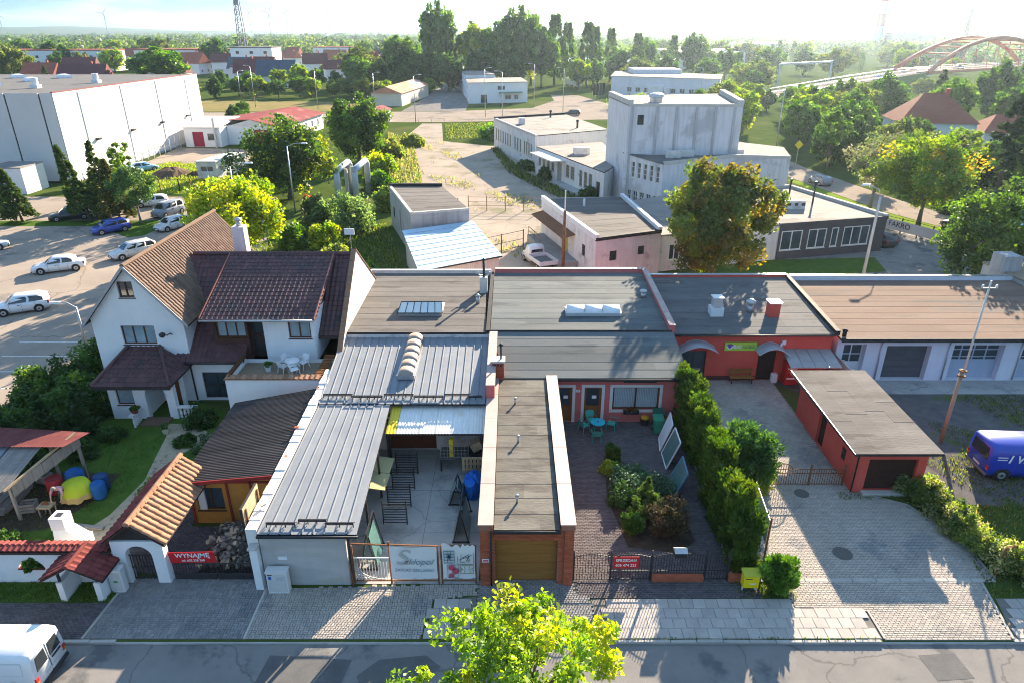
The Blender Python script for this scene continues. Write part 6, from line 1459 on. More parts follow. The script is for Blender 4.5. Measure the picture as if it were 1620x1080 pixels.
def van(label,loc,rz,pm,L,W,H,rear_glass,letters=None,kind='van'):
 """panel van; local +x is its front"""
 t=thing('parked_van',label,'van',loc,rz)
 w=W/2;fx,rx=L/2,-L/2;nose=.95 if kind=='van' else 1.15
 st=[dict(x=rx,k=.965,top=H*.93),dict(x=rx+.05,k=.99,top=H*.975),dict(x=rx+.3,k=1,top=H),dict(x=fx-nose-1.0,k=1,top=H),dict(x=fx-nose-.55,k=1,top=H*.965),dict(x=fx-nose+.15,k=.99,top=H*.62),dict(x=fx-.3,k=.95,top=H*.52),dict(x=fx-.05,k=.84,top=H*.44),dict(x=fx,k=.74,top=H*.36)]
 def ring(s):
  tp=s['top'];k=s['k']*w;z0=.26+(.1 if s['x'] in (rx,fx) else 0);fl=min(1.0,tp/H)
  return [(k*.95,z0),(k,z0+.3),(k,.5*tp+.1),(k*(.975 if fl>.7 else .96),tp*.74),(k*(.90 if fl>.7 else .9),tp*.955),(k*(.80 if fl>.7 else .7),tp*.995),(0,tp+.01)]
 build('body',loft(st,ring),pm,t,local=True,smooth=True)
 bx=rx-.016
 if rear_glass=='twin':
  for s_ in (1,-1):
   b=MB();b.hexa([(bx-.006,s_*.07,H*.55),(bx-.006,s_*w*.78,H*.55),(bx+.03,s_*w*.78,H*.55),(bx+.03,s_*.07,H*.55),(bx-.004,s_*.09,H*.85),(bx-.004,s_*w*.68,H*.85),(bx+.03,s_*w*.68,H*.85),(bx+.03,s_*.09,H*.85)]);build('rear_window',b,CARGLASS,t,local=True,bevel=.01)
  b=MB();b.box(bx+.0,bx+.03,-.008,.008,.4,H*.9);build('door_gap',b,TRIM,t,local=True)
  b=MB();b.box(bx-.02,bx+.02,-w*.7,-.12,H*.47,H*.50);build('door_handle',b,TRIM,t,local=True)
 else:
  b=MB();b.hexa([(bx-.006,-w*.78,H*.54),(bx-.006,w*.78,H*.54),(bx+.03,w*.78,H*.54),(bx+.03,-w*.78,H*.54),(bx-.004,-w*.68,H*.88),(bx-.004,w*.68,H*.88),(bx+.03,w*.68,H*.88),(bx+.03,-w*.68,H*.88)]);build('rear_window',b,CARGLASS,t,local=True,bevel=.012)
 b=MB();b.box(rx-.07,rx+.06,-w*.96,w*.96,.27,.42);build('rear_bumper',b,TRIM if kind=='van' else flat('bumper_grey',(.14,.15,.17),.6),t,local=True,bevel=.02)
 b=MB();b.box(rx-.03,rx-.018,-.28,.28,.5,.62);build('number_plate',b,PLATE,t,local=True)
 for s_ in (1,-1):
  b=MB();b.box(rx-.018,rx+.07,s_*w*.80,s_*w*.985,.58,.86);tl_=build('tail_light',b,LAMP_R,t,local=True,bevel=.01);b=MB();b.box(rx-.022,rx+.05,s_*w*.82,s_*w*.97,.62,.69);build('indicator',b,LAMP_A,tl_,local=True)
  b=MB();b.add([(fx-nose-.92,s_*(w*.985),H*.60),(fx-nose+.05,s_*(w*.99),H*.585),(fx-nose-.42,s_*(w*.93),H*.88),(fx-nose-.92,s_*(w*.93),H*.90)],[(0,1,2,3)]);build('cab_window',b,CARGLASS,t,local=True)
  for (xa,xb) in ((rx+.35,rx+L*.30),(rx+L*.33,rx+L*.54)):
   b=MB();z0,z1=H*.56,H*.84
   if kind=='van':
    for q in (((xa,z0),(xb,z0)),((xb,z0),(xb,z1)),((xb,z1),(xa,z1)),((xa,z1),(xa,z0))):b.bar((q[0][0],s_*(w*(1.0 if q[0][1]==z0 else .955)),q[0][1]),(q[1][0],s_*(w*(1.0 if q[1][1]==z0 else .955)),q[1][1]),.012)
    build('panel_crease',b,flat('crease_grey',(.45,.46,.47)),t,local=True)
  b=MB();b.box(rx+.1,fx-.3,s_*(w-.002),s_*(w+.012),H*.36,H*.385);build('side_trim',b,TRIM if kind=='van' else pm,t,local=True)
  for x in (fx-.85,rx+.78):b=MB();b.disc((x,s_*(w+.006),.36),(0,s_,0),.40,18);build('wheel_arch',b,TRIM,t,local=True);wheel(t,x,s_*(w+.022),.32,s_)
  b=MB();b.box(fx-.22,fx-.03,s_*w*.5,s_*w*.84,H*.34,H*.42);build('headlight',b,LAMP_W,t,local=True)
  b=MB();b.box(fx-nose-.1,fx-nose+.1,s_*(w+.03),s_*(w+.2),H*.58,H*.68);build('mirror',b,TRIM,t,local=True,bevel=.02)
 b=MB();b.add([(fx-nose+.1,-w*.86,H*.64),(fx-nose+.1,w*.86,H*.64),(fx-nose-.5,w*.74,H*.955),(fx-nose-.5,-w*.74,H*.955)],[(0,1,2,3)]);build('windscreen',b,CARGLASS,t,local=True)
 return t
van('white panel van with twin rear windows parked on the street',(-18.45,17.35,-.10),R(180),paint('van_white',(.76,.77,.78)),4.2,1.66,1.86,'twin')
bvn=van('blue van with large white letters on the gravel yard',(26.75,29.85,0),R(-3),paint('van_blue',(.012,.045,.42)),4.85,1.86,2.0,'single',kind='big')
TH=Matrix.Rotation(R(-3),3,'Z')
def van_letters(s,size,x,z,**kw):
 me=text_mesh(s,size,**kw);me.materials.clear();me.materials.append(LETTER_W)
 me.transform(Matrix.Translation((x,-.955-.01,z)) @ Matrix.Rotation(math.pi/2-.04,4,'X'));o=bpy.data.objects.new('lettering',me);C.objects.link(o);o.parent=bvn
# the near side of the van faces the camera: local -y
van_letters('I',.6,-1.5,1.3,shear=.25,bold=.018);van_letters('VM',.6,-.78,1.3,shear=.2,bold=.018)
for z in (1.24,1.38):b=MB();b.box(-2.1,-1.62,-.966,-.94,z,z+.04);build('stripe',b,LETTER_W,bvn,local=True)
# flatbed pick-up behind the workshop
t=thing('pickup_truck','white flatbed pick-up with dropside bed behind the workshop','truck',(2.6,64.5,0),R(112))
st=[dict(x=.35,k=1,top=1.85),dict(x=.5,k=1,top=1.92),dict(x=1.2,k=1,top=1.9),dict(x=1.75,k=.97,top=1.15),dict(x=2.35,k=.92,top=.98),dict(x=2.5,k=.8,top=.7)]
build('cab',loft(st,lambda s:[(.8*s['k'],.35),(.84*s['k'],.8),(.82*s['k'],s['top']*.62),(.72*s['k'],s['top']*.96),(0,s['top'])]),CWHITE,t,local=True,smooth=True)
b=MB();b.add([(.335,-.62,1.2),(.335,.62,1.2),(.36,.56,1.7),(.36,-.56,1.7)],[(0,1,2,3)]);build('rear_window',b,CARGLASS,t,local=True)
b=MB();b.add([(1.72,-.72,1.18),(1.72,.72,1.18),(1.24,.62,1.84),(1.24,-.62,1.84)],[(0,1,2,3)]);build('windscreen',b,CARGLASS,t,local=True)
b=MB();b.box(-2.5,.25,-.92,.92,.72,.8);build('bed_floor',b,M('dirty_bed',(.16,.14,.13),(.22,.2,.18),scale=2,rough=.9),t,local=True)
for (x0,x1,y0,y1) in ((-2.5,.25,-.96,-.921),(-2.5,.25,.921,.96),(-2.54,-2.501,-.96,.96),(.251,.29,-.96,.96)):b=MB();b.box(x0,x1,y0,y1,.72,1.14);build('dropside',b,CWHITE,t,local=True)
b=MB();b.box(-2.4,2.2,-.4,.4,.42,.6);build('chassis',b,TRIM,t,local=True)
for x in (1.75,-1.4):
 for s_ in (1,-1):wheel(t,x,s_*.84,.33,s_)
# lorries at the logistics hall
def lorry(label,x,y,rz):
 t=thing('lorry',label,'lorry',(x,y,0),rz)
 b=MB();b.box(-4,1.8,-1.2,1.2,1.0,3.6);build('cargo_box',b,CWHITE,t,local=True);b=MB();b.prism([(2.1,-1.15),(4.1,-1.15),(4.1,1.15),(2.1,1.15)],.6,[3.2,2.9,2.9,3.2]);build('cab',b,CWHITE,t,local=True)
 b=MB();b.quad((4.115,-1,1.7),(4.115,1,1.7),(4.115,1,2.7),(4.115,-1,2.7));build('windscreen',b,CARGLASS,t,local=True);b=MB();b.box(-3.9,3.9,-.5,.5,.7,.98);build('chassis',b,TRIM,t,local=True)
 for xx in (3.1,-1.6,-2.8):
  for s_ in (1,-1):wheel(t,xx,s_*1.15,.5,s_)
lorry('white box lorry parked by the dark trees',25,300,R(-60));lorry('white lorry standing at the logistics hall',44,262,R(150));lorry('white lorry beside the pale logistics wall',52,256,R(-30))
# ------------------------------------------------------------------ courtyard furniture
TEAL=M('teal_wicker',(.06,.34,.28),(.09,.42,.34),scale=6,rough=.6,bump=.3)
for i,(x,y,r_,lb) in enumerate(((4.15,33.75,2.2,'teal garden chair between the round table and the brick garage'),(5.75,33.95,-2.0,'teal garden chair beside the wide barred window'),(4.75,32.75,3.1,'teal garden chair with its back to the garage drive'),(4.6,34.35,0.2,'teal garden chair with patterned cushion between table and doors'))):
 plastic_chair('garden_chair',lb,(x,y,.03),r_ if i !=2 else 3.1,TEAL,'teal courtyard chairs')
t=thing('garden_table','round turquoise garden table between teal chairs','table',(4.9,33.6,.03))
b=MB();b.cyl(0,0,.68,.72,.42,seg=24);build('tabletop',b,M('turquoise_top',(.03,.42,.55),(.05,.5,.62),scale=3,rough=.3),t,local=True);b=MB();b.cyl(0,0,.721,.735,.06,seg=12);build('parasol_hole',b,TRIM,t,local=True)
for k in range(4):b=MB();b.tube([(.2*math.cos(k*1.57+.8),.2*math.sin(k*1.57+.8),.68),(.36*math.cos(k*1.57+.8),.36*math.sin(k*1.57+.8),0)],.02,6);build('leg',b,TEAL,t,local=True)
t=thing('flower_tub','dark tub with orange flowers against the pink wall','planter',(7.75,34.45,.03));b=MB();b.lathe(0,0,[(.2,0),(.27,.4),(.29,.45),(.24,.44)],14);build('tub',b,TRIM,t,local=True);b=MB();b.lathe(0,0,[(.24,.44),(.25,.52),(.1,.6)],12);build('flowers',b,M('orange_flowers',(.6,.22,.02),(.5,.35,.03),scale=20,rough=.9),t,local=True)
def bin_(label,x,y,m_,s=1.0):
 t=thing('wheelie_bin',label,'bin',(x,y,.03));b=MB();b.hexa([(-.22,-.25,.06),(.22,-.25,.06),(.22,.22,.06),(-.22,.22,.06),(-.29,-.33,.95),(.29,-.33,.95),(.29,.3,.95),(-.29,.3,.95)]);build('body',b,m_,t,local=True,bevel=.02)
 b=MB();b.hexa([(-.31,-.36,.95),(.31,-.36,.95),(.31,.34,.97),(-.31,.34,.97),(-.29,-.33,1.0),(.29,-.33,1.0),(.29,.33,1.05),(-.29,.33,1.05)]);build('lid',b,m_,t,local=True,bevel=.015)
 for sx in (-.24,.24):b=MB();b.tube([(sx-.03,.24,.1),(sx+.03,.24,.1)],.1,10);build('wheel',b,TYRE,t,local=True)
GRN=M('green_plastic',(.04,.26,.16),(.06,.32,.2),scale=2,rough=.5)
bin_('green wheelie bin in front of the conifer hedge',8.35,33.6,GRN);bin_('darker green wheelie bin against the pink wall corner',8.5,34.3,M('dark_green_plastic',(.02,.12,.09),(.03,.15,.1),scale=2,rough=.5))
# glass panes on racks
def glass_rack(label,pts,gm,fm,legs):
 t=thing('glass_rack',label,'rack',(*pts[0][:2],.03))
 b=MB();slab(b,pts,.02);build('glass_sheet',b,gm,t)
 for (p,q) in zip(pts,pts[1:]+pts[:1]):b=MB();b.bar(p,q,.06);build('frame_bar',b,fm,t)
 for (p,q) in legs:b=MB();b.bar(p,q,.05);build('strut',b,DKMETAL,t)
PANE_W=M('white_backed_pane',(.66,.70,.74),(.72,.75,.78),scale=1,rough=.25);PANE_T=M('teal_glass_pane',(.07,.16,.15),(.11,.22,.2),scale=.8,rough=.08,spec=.8)
glass_rack('white backed window sheet leaning against the conifer hedge',[(8.1,31.6,.1),(8.3,32.9,.1),(8.8,32.9,1.75),(8.65,31.6,1.75)],PANE_W,WHITE_P,[((8.2,32,.05),(8.75,32,.05))])
glass_rack('clear glass sheet in white frame leaning against the hedge',[(8.1,29.9,.1),(8.15,31.4,.1),(8.75,31.4,1.7),(8.7,29.9,1.7)],PANE_T,WHITE_P,[((8.1,30.5,.05),(8.7,30.5,.05))])
glass_rack('teal glass sheet on blue rack beside the planted bed',[(7.9,27.4,.1),(8.0,28.9,.1),(8.6,28.9,1.55),(8.5,27.4,1.55)],PANE_T,M('blue_rack',(.10,.22,.34),(.14,.28,.4),scale=3,rough=.5),[((7.5,27.6,.05),(8.4,27.6,.05)),((7.5,28.7,.05),(8.4,28.7,.05)),((7.5,27.6,.05),(7.5,28.7,.05))])
# iron fence and gates of the courtyard
t=thing('iron_fence','black iron railing with wavy top and brick base along the courtyard','fence',(6,22,0))
def iron_panel(x0,x1,z0,hump,nm='railing'):
 b=MB();n=max(3,int((x1-x0)/.11));top=[]
 for i in range(n+1):
  f=i/n;x=x0+(x1-x0)*f;z=1.25+hump*math.sin(math.pi*f);top.append((x,22.0,z));b.bar((x,22.0,z0),(x,22.0,z+.1),.02)
 for z in (z0+.05,.55):b.bar((x0,22.0,z),(x1,22.0,z),.03)
 b.tube(top,.02,5);return build(nm,b,FRAME_D,t,kind='stuff')
iron_panel(2.6,4.1,.06,.16,'gate_leaf');iron_panel(4.12,5.75,.06,.16,'gate_leaf');iron_panel(5.85,8.0,.36,.22);iron_panel(8.1,8.95,.06,.14,'wicket_gate')
for x in (2.56,4.11,5.8,8.05,9.0):b=MB();b.bar((x,22.0,0),(x,22.0,1.5),.07);b.lathe(x,22.0,[(.03,1.5),(.05,1.55),(.02,1.6)],8);build('post',b,FRAME_D,t)
for (x0,x1) in ((5.85,8.0),(9.05,10.1)):
 n=int((x1-x0)/.078);bk=mesh_of('brick',MB().box(-.036,.036,-.14,.14,0,.27),BRICK,bevel=.006)
 for i in range(n):piece('brick',bk,t,(x0+(i+.5)*(x1-x0)/n,22.0,.03+random.uniform(0,.006)))
b=MB();b.box(6.7,7.15,21.85,22.15,1.35,1.6);mbx=build('letter_box',b,TRIM,t);b=MB();b.add([(6.66,21.8,1.6),(7.19,21.8,1.6),(7.19,22.2,1.6),(6.66,22.2,1.6),(6.66,22.0,1.74),(7.19,22.0,1.74)],[(0,1,5,4),(2,3,4,5),(1,2,5),(3,0,4)]);build('letter_box_roof',b,GALV,mbx)
t=thing('sale_sign','red sale sign with white lettering on the iron gate','sign',(4.7,21.95,.7));b=MB();b.box(4.2,5.25,21.94,21.96,.72,1.32);build('board',b,RED_S,t)
lettering('SPRZEDAM',.2,t,(4.72,21.935,1.13),(1,0,0),(0,0,1),LETTER_W,width=.85,bold=.004);lettering('606 474 223',.2,t,(4.72,21.935,.88),(1,0,0),(0,0,1),LETTER_W,width=.85,bold=.003)
# yellow post box
t=thing('gas_meter_box','bright yellow box on legs beside the round shrub','utility box',(9.75,21.45,0));YB=M('bright_yellow',(.72,.56,.01),(.78,.62,.02),scale=2,rough=.5)
b=MB();b.box(-.32,.32,-.2,.15,.3,.92);build('case',b,YB,t,local=True,bevel=.015);b=MB();b.hexa([(-.35,-.24,.92),(.35,-.24,.92),(.35,.19,.92),(-.35,.19,.92),(-.35,-.24,.96),(.35,-.24,.96),(.35,.19,1.04),(-.35,.19,1.04)]);build('lid',b,M('olive_lid',(.42,.42,.05),(.48,.46,.06),scale=2,rough=.6),t,local=True)
for x in (-.26,.26):b=MB();b.bar((x,0,0),(x,0,.3),.05);build('leg',b,WHITE_P,t,local=True)
b=MB();b.box(-.26,.02,-.205,-.201,.76,.8);build('marking',b,TRIM,t,local=True);b=MB();b.box(-.05,.18,-.205,-.201,.5,.56);build('marking',b,PLATE,t,local=True)
# white board sign by the hedge, on a rusty post
t=thing('hanging_board','white board on a thin post at the end of the hedge','sign',(10.6,23.4,0));b=MB();b.bar((10.75,22.7,0),(10.75,22.7,2.7),.06);build('post',b,RUSTY,t);b=MB();b.hexa([(10.7,22.75,1.3),(10.74,22.75,1.3),(10.95,25.2,1.5),(10.91,25.2,1.5),(10.7,22.75,2.55),(10.74,22.75,2.55),(10.95,25.2,2.7),(10.91,25.2,2.7)]);build('board',b,WHITE_P,t)
# driveway gate of the red house
t=thing('rusty_gate','rusty brown iron gate across the brick driveway','gate',(14.4,28.6,0))
def rust_leaf(x0,x1):
 b=MB();n=int((x1-x0)/.12)
 for i in range(n+1):x=x0+(x1-x0)*i/n;b.bar((x,28.6,.08),(x,28.6,1.0+.28*math.exp(-((x-13.6)/.45)**2)),.022)
 for z in (.1,.75,.98):b.bar((x0,28.6,z),(x1,28.6,z),.035)
 build('gate_leaf',b,RUSTY,t,kind='stuff')
rust_leaf(12.9,15.0);rust_leaf(15.1,16.7);b=MB();b.tube([(13.6+.5*math.cos(a_*.3),28.6,1.0+.32*math.sin(a_*.3)) for a_ in range(11)],.025,5);build('arch_bar',b,RUSTY,t)
for x in (12.85,15.05,16.75):b=MB();b.bar((x,28.6,0),(x,28.6,1.25),.08);build('post',b,RUSTY,t)
for (x,y,r_,lb) in ((14.6,23.6,.42,'round cast manhole cover in the sunlit driveway'),(14.45,27.9,.36,'round manhole cover near the rusty gate')):
 b=MB();b.cyl(x,y,.034,.042,r_,seg=24);b.cyl(x,y,.042,.046,r_*.86,seg=24);tag(build('manhole_cover',b,M('cast_iron',(.10,.095,.09),(.15,.14,.13),scale=20,rough=.8,bump=.5)),lb,'manhole cover')
# bar front
t=thing('wooden_bench','yellow slatted bench against the red wall','bench',(15.0,39.7,.03));
for k in range(4):b=MB();b.box(-.75,.75,-.2+k*.11,-.11+k*.11,.42,.45);build('seat_slat',b,WOOD_O,t,local=True)
for k in range(3):b=MB();b.box(-.75,.75,.24,.27,.55+k*.13,.65+k*.13);build('back_slat',b,WOOD_O,t,local=True)
for sx in (-.65,.65):b=MB();b.bar((sx,-.15,0),(sx,-.15,.42),.06);b.bar((sx,.24,0),(sx,.3,.95),.06);b.bar((sx,-.18,.4),(sx,.26,.4),.05);build('leg_frame',b,FRAME_D,t,local=True)
t=thing('gas_bottle_cage','red metal cabinet beside the dark doorway','cabinet',(18.05,39.55,.03));b=MB();b.box(-.42,.42,-.3,.3,.08,1.65);build('case',b,RED_S,t,local=True,bevel=.02)
for sx in (-.2,.2):b=MB();b.box(sx-.19,sx+.19,-.315,-.302,.15,1.58);build('door',b,flat('door_red',(.5,.02,.025),.5),t,local=True)
for z in (.5,1.2):b=MB();b.box(-.3,.3,-.325,-.316,z,z+.1);build('marking',b,LETTER_W,t,local=True)
b=MB();b.box(16.95,17.35,39.6,39.95,.03,.7);tag(build('paper_sack',b,PAPER,bevel=.06),'white sack standing beside the red cabinet','sack')
t=thing('display_shelf','dark metal stool rack in the arched shop doorway','shelf',(12.0,39.9,.03));
for z in (.1,.5,.9):b=MB();b.box(-.3,.3,-.15,.15,z,z+.03);build('shelf_board',b,GALV,t,local=True)
for sx in (-.28,.28):b=MB();b.bar((sx,-.12,0),(sx,-.12,1.1),.03);b.bar((sx,.12,0),(sx,.12,1.1),.03);build('upright',b,TRIM,t,local=True)
# utility pole on the gravel yard
t=thing('utility_pole','tall weathered timber utility pole with sunlight painted pale on its upper part','pole',(24.05,32.55,0));b=MB();b.tube([(24.05,32.55,0),(24.05,32.55,4.6)],[.11,.095],10);build('lower_pole',b,M('weathered_pole',(.34,.22,.14),(.42,.30,.2),scale=3,rough=.9,stretch=(4,4,.5)),t,smooth=True)
b=MB();b.tube([(24.1,32.5,4.1),(24.1,32.5,9.6)],[.06,.045],8);build('upper_pole',b,M('sunlit_pole_tone',(.60,.56,.52),(.68,.65,.6),scale=3,rough=.7),t,smooth=True)  # upper part of the pole, sunlight painted in as a paler colour
for z in (4.2,4.5):b=MB();b.cyl(24.07,32.53,z,z+.08,.2);build('clamp',b,RUSTY,t)
b=MB();b.bar((23.7,32.5,9.2),(24.5,32.5,9.2),.06);build('cross_arm',b,GALV,t)
for x in (23.75,24.45):b=MB();b.lathe(x,32.5,[(.04,9.23),(.07,9.3),(.04,9.38)],8);build('insulator',b,WHITE_P,t)
t=thing('utility_pole','slender concrete pole with lamp arm behind the bright zinc coping','pole',(32.2,59.5,0));b=MB();b.tube([(32.2,59.5,0),(32.2,59.5,7.8)],[.16,.1],8);build('shaft',b,CONC_L,t,smooth=True);b=MB();b.tube([(32.2,59.5,7.8),(31.9,59.5,8.5),(30.9,59.4,8.9)],.05,6);build('arm',b,GALV,t);b=MB();b.hexa([(30.3,59.3,8.85),(31.0,59.3,8.85),(31.0,59.55,8.85),(30.3,59.55,8.85),(30.4,59.35,9.0),(31.0,59.35,9.0),(31.0,59.5,9.0),(30.4,59.5,9.0)]);build('lamp_head',b,WHITE_P,t)
t=thing('utility_pole','dark timber pole standing beside the pick-up truck','pole',(4.7,60.5,0));b=MB();b.tube([(4.7,60.5,0),(4.75,60.5,6.4)],[.17,.12],8);build('shaft',b,RUSTY,t,smooth=True);b=MB();b.tube([(4.75,60.5,4.5),(4.75,60.5,8.2)],.06,6);build('upper_pole',b,WHITE_P,t)
def street_lamp(label,x,y,h,arm,head=WHITE_P,group=None):
 t=thing('street_lamp',label,'street lamp',(x,y,0),0,group);b=MB();b.tube([(0,0,0),(0,0,h)],[.11,.06],8);build('pole',b,GALV,t,local=True,smooth=True);b=MB();b.tube([(0,0,h-.05),(arm*.5,0,h+.3),(arm,0,h+.35)],.045,6);build('arm',b,GALV,t,local=True);b=MB();s_=1 if arm>0 else-1
 b.hexa([(arm,-.14,h+.28),(arm+s_*.75,-.14,h+.3),(arm+s_*.75,.14,h+.3),(arm,.14,h+.28),(arm,-.1,h+.4),(arm+s_*.7,-.08,h+.42),(arm+s_*.7,.08,h+.42),(arm,.1,h+.4)]);build('lamp_head',b,head,t,local=True)
street_lamp('low street lamp over the car park hedge',-30.6,44.6,3.4,-1.0)
street_lamp('street lamp with long arm behind the brown tiled roof',-28.5,70,8.6,1.6)
street_lamp('street lamp in front of the dark green trees',-27.6,86,8.2,1.8)
street_lamp('tall street lamp beside the bright side street',50.4,134,11.5,1.6)
for i,(x,y,h) in enumerate(((-77.8,218,11.5),(-57.8,214,11),(-7.2,193,12),(-2.5,186,11.5),(6.7,218,12),(13.7,193,12),(-24.2,179,11),(-40,210,10),(-90,240,9),(-100,205,10),(26,300,11),(40,246,10),(62,238,10))):
 street_lamp('tall galvanised street lamp along the far road',x,y,h,random.choice((-1.2,1.2)),group='street lamps along the far road')
# flags, fences in the yard behind
for i in range(4):
 t=thing('banner_flag','white feather flag by the logistics forecourt','flag',(27.5+i*1.1,246+i*.6,0),0,'white feather flags');b=MB();b.tube([(0,0,0),(0,0,5.2)],.05,6);build('pole',b,GALV,t,local=True);b=MB();slab(b,[(0,-.01,1.2),(.9,-.01,1.4),(.8,-.01,4.9),(0,-.01,5.2)],.03);build('cloth',b,WHITE_P,t,local=True)
def post_rail(label,pts,h,n,m_,rails=(.4,.9),nm='wire_fence'):
 t=thing(nm,label,'fence',(*pts[0],0));
 for (a_,c_) in zip(pts,pts[1:]):
  for i in range(n+1):x,y=a_[0]+(c_[0]-a_[0])*i/n,a_[1]+(c_[1]-a_[1])*i/n;b=MB();b.bar((x,y,0),(x,y,h),.1);build('post',b,m_,t)
  for r_ in rails:b=MB();b.bar((*a_,h*r_),(*c_,h*r_),.04);build('rail',b,m_,t)
post_rail('rusty gate fence across the weedy concrete yard',[(-5.6,87),(8.6,86.2)],1.9,6,RUSTY,(.35,.6,.92));post_rail('low rusty rail fence behind the concrete hut',[(-16,88),(-7,88)],1.4,5,RUSTY)
post_rail('wire fence on posts beside the pick-up',[(-3.4,66.8),(1.2,70.4)],2.0,2,DKMETAL,(.1,.5,.95));post_rail('wire fence between meadow and car park',[(-61,97.5),(-47.5,97.8),(-40,100)],1.9,5,RUSTY,(.1,.5,.95));post_rail('row of thin fence posts along the warehouse',[(-64.6,106),(-65.0,138)],2.6,14,GALV,(.5,));post_rail('entrance rail between grass and far road',[(-23.5,178.6),(-17,178.6)],1.1,2,RUSTY,(.9,))
post_rail('thin wire fence above the street verge',[(39.5,84.5),(45,74),(49,64)],1.8,6,DKMETAL,(.1,.95))
t=thing('advertising_banner','pale printed banner hung on the depot fence','banner',(44.5,73,0));wf=WF((41.9,79.0),(46.2,70.4));b=MB();wf.box(b,0,wf.L,.5,1.6,.06,.09);build('cloth',b,M('faded_banner',(.52,.46,.42),(.6,.54,.5),scale=.6,rough=.8),t)
lettering('FAKRO',.8,t,wf.p(4.0,1.1,.1),(wf.u.x,wf.u.y,0),(0,0,1),INK,width=2.6,bold=.01);b=MB();b.poly([wf.p(1.6,.85,.1),wf.p(2.4,1.0,.1),wf.p(2.2,1.4,.1),wf.p(1.7,1.25,.1)]);build('emblem',b,GRN,t)
t=thing('priority_sign','yellow diamond road sign on a post beyond the annex','road sign',(49.0,120,0));b=MB();b.cyl(49,120,0,3.4,.05);build('post',b,GALV,t);b=MB();b.add([(49,119.93,2.6),(49.75,119.93,3.35),(49,119.93,4.1),(48.25,119.93,3.35),(49,119.96,2.6),(49.75,119.96,3.35),(49,119.96,4.1),(48.25,119.96,3.35)],[(0,1,2,3),(7,6,5,4),(0,4,5,1),(1,5,6,2),(2,6,7,3),(3,7,4,0)]);build('plate',b,YB,t)
# soil heap and pallets on the meadow
def heap(name,label,x,y,r_,h,m_,cat,seed=1):
 rs=random.Random(seed);b=MB();n=18;prof=[(1,0),(.85,.3),(.55,.75),(.2,1)];v=[];
 for (a_,z) in prof:
  for k in range(n):rr=r_*a_*rs.uniform(.85,1.15);v.append((x+rr*math.cos(2*math.pi*k/n),y+rr*math.sin(2*math.pi*k/n),h*z*rs.uniform(.85,1.1)))
 v.append((x,y,h));f=[(i*n+k,i*n+(k+1) % n,(i+1)*n+(k+1) % n,(i+1)*n+k) for i in range(3) for k in range(n)]+[(3*n+k,3*n+(k+1) % n,4*n) for k in range(n)]
 return tag(build(name,MB().add(v,f),m_),label,cat)
heap('soil_heap','brown heap of soil on the bright meadow',-54.5,110.5,3.0,1.3,M('brown_soil',(.11,.07,.05),(.15,.1,.07),scale=2,rough=1,bump=.8),'soil heap',3);heap('soil_heap','small dark heap of rubble beside the soil heap',-50.5,110,1.4,.7,SOIL,'rubble',5)
# ------------------------------------------------------------------ glazier's yard
t=thing('yard_gate','rusty tube gate with hanging printed sheets across the yard','gate',(-4,21.85,0))
for x in (-6.55,-5.02,-3.05,-2.9,-1.5):b=MB();b.bar((x,21.85,0),(x,21.85,2.2 if x in (-5.02,) else 2.0),.07);build('post',b,RUSTY,t)
for (x0,x1,z) in ((-6.55,-5.02,2.1),(-6.55,-5.02,1.35),(-5.02,-3.05,2.05),(-2.9,-1.5,2.0),(-6.55,-3.05,.15),(-2.9,-1.5,.15)):b=MB();b.bar((x0,21.85,z),(x1,21.85,z-(.08 if z>2 else 0)),.05);build('rail',b,RUSTY if z !=1.35 else WHITE_P,t)
b=MB()
for i in range(12):b.bar((-6.5+i*.12,21.85,.16),(-6.5+i*.12,21.85,1.34-.02*i),.02)
for i in range(8):b.bar((-6.5,21.87,1.3-i*.14),(-6.4+i*.16,21.87,.2),.025)
build('bars',b,WHITE_D,t,kind='stuff')
def sheet_banner(label,x0,x1,z0,z1,seed,torn=0.0):
 rs=random.Random(seed);t=thing('hanging_sheet',label,'banner',((x0+x1)/2,21.78,0));b=MB();nx,nz=14,8
 for j in range(nz+1):
  for i in range(nx+1):
   f,g_=i/nx,j/nz;sag=.06*math.sin(math.pi*f)*g_+(torn*rs.uniform(-1,.1) if j==nz else 0);z=z0+(z1-z0)*g_-sag+(rs.uniform(-.03,.03) if j==0 else 0)
   b.v.append((x0+(x1-x0)*f+.015*math.sin(g_*5+f*9),21.79-.025*math.sin(f*11+g_*3),z))
 b.f+=[(j*(nx+1)+i,j*(nx+1)+i+1,(j+1)*(nx+1)+i+1,(j+1)*(nx+1)+i) for j in range(nz) for i in range(nx)]
 build('cloth',b,M('white_banner_cloth',(.72,.71,.70),(.78,.77,.76),scale=1.2,rough=.85),t,smooth=True);return t
t=sheet_banner('white cloth banner with grey script lettering on the yard gate',-4.98,-3.08,.3,2.0,3)
GS=flat('script_grey',(.22,.30,.34),.8);GL=flat('faint_grey',(.50,.49,.48),.8)
lettering('S',1.15,t,(-4.55,21.745,1.42),(1,0,-.03),(0,0,1),GL,shear=.3);lettering('zkłopol',.42,t,(-3.85,21.745,1.22),(1,0,-.03),(0,0,1),GS,shear=.4,width=1.25);lettering('ZAKŁAD SZKLARSKI',.2,t,(-4.02,21.745,.78),(1,0,-.03),(0,0,1),GS,width=1.6)
t=sheet_banner('torn white sheet with stained glass drawings on the yard gate',-2.85,-1.52,.32,1.98,8,.22)
RO=flat('rose_red',(.6,.08,.14),.8);LN=flat('line_teal',(.06,.16,.2),.8);OL=flat('olive_line',(.22,.28,.12),.8)
def lines(segs,m_,w=.018):b=MB();[b.bar((x0,21.742,z0),(x1,21.742,z1),w) for x0,z0,x1,z1 in segs];build('drawing',b,m_,t,kind='stuff')
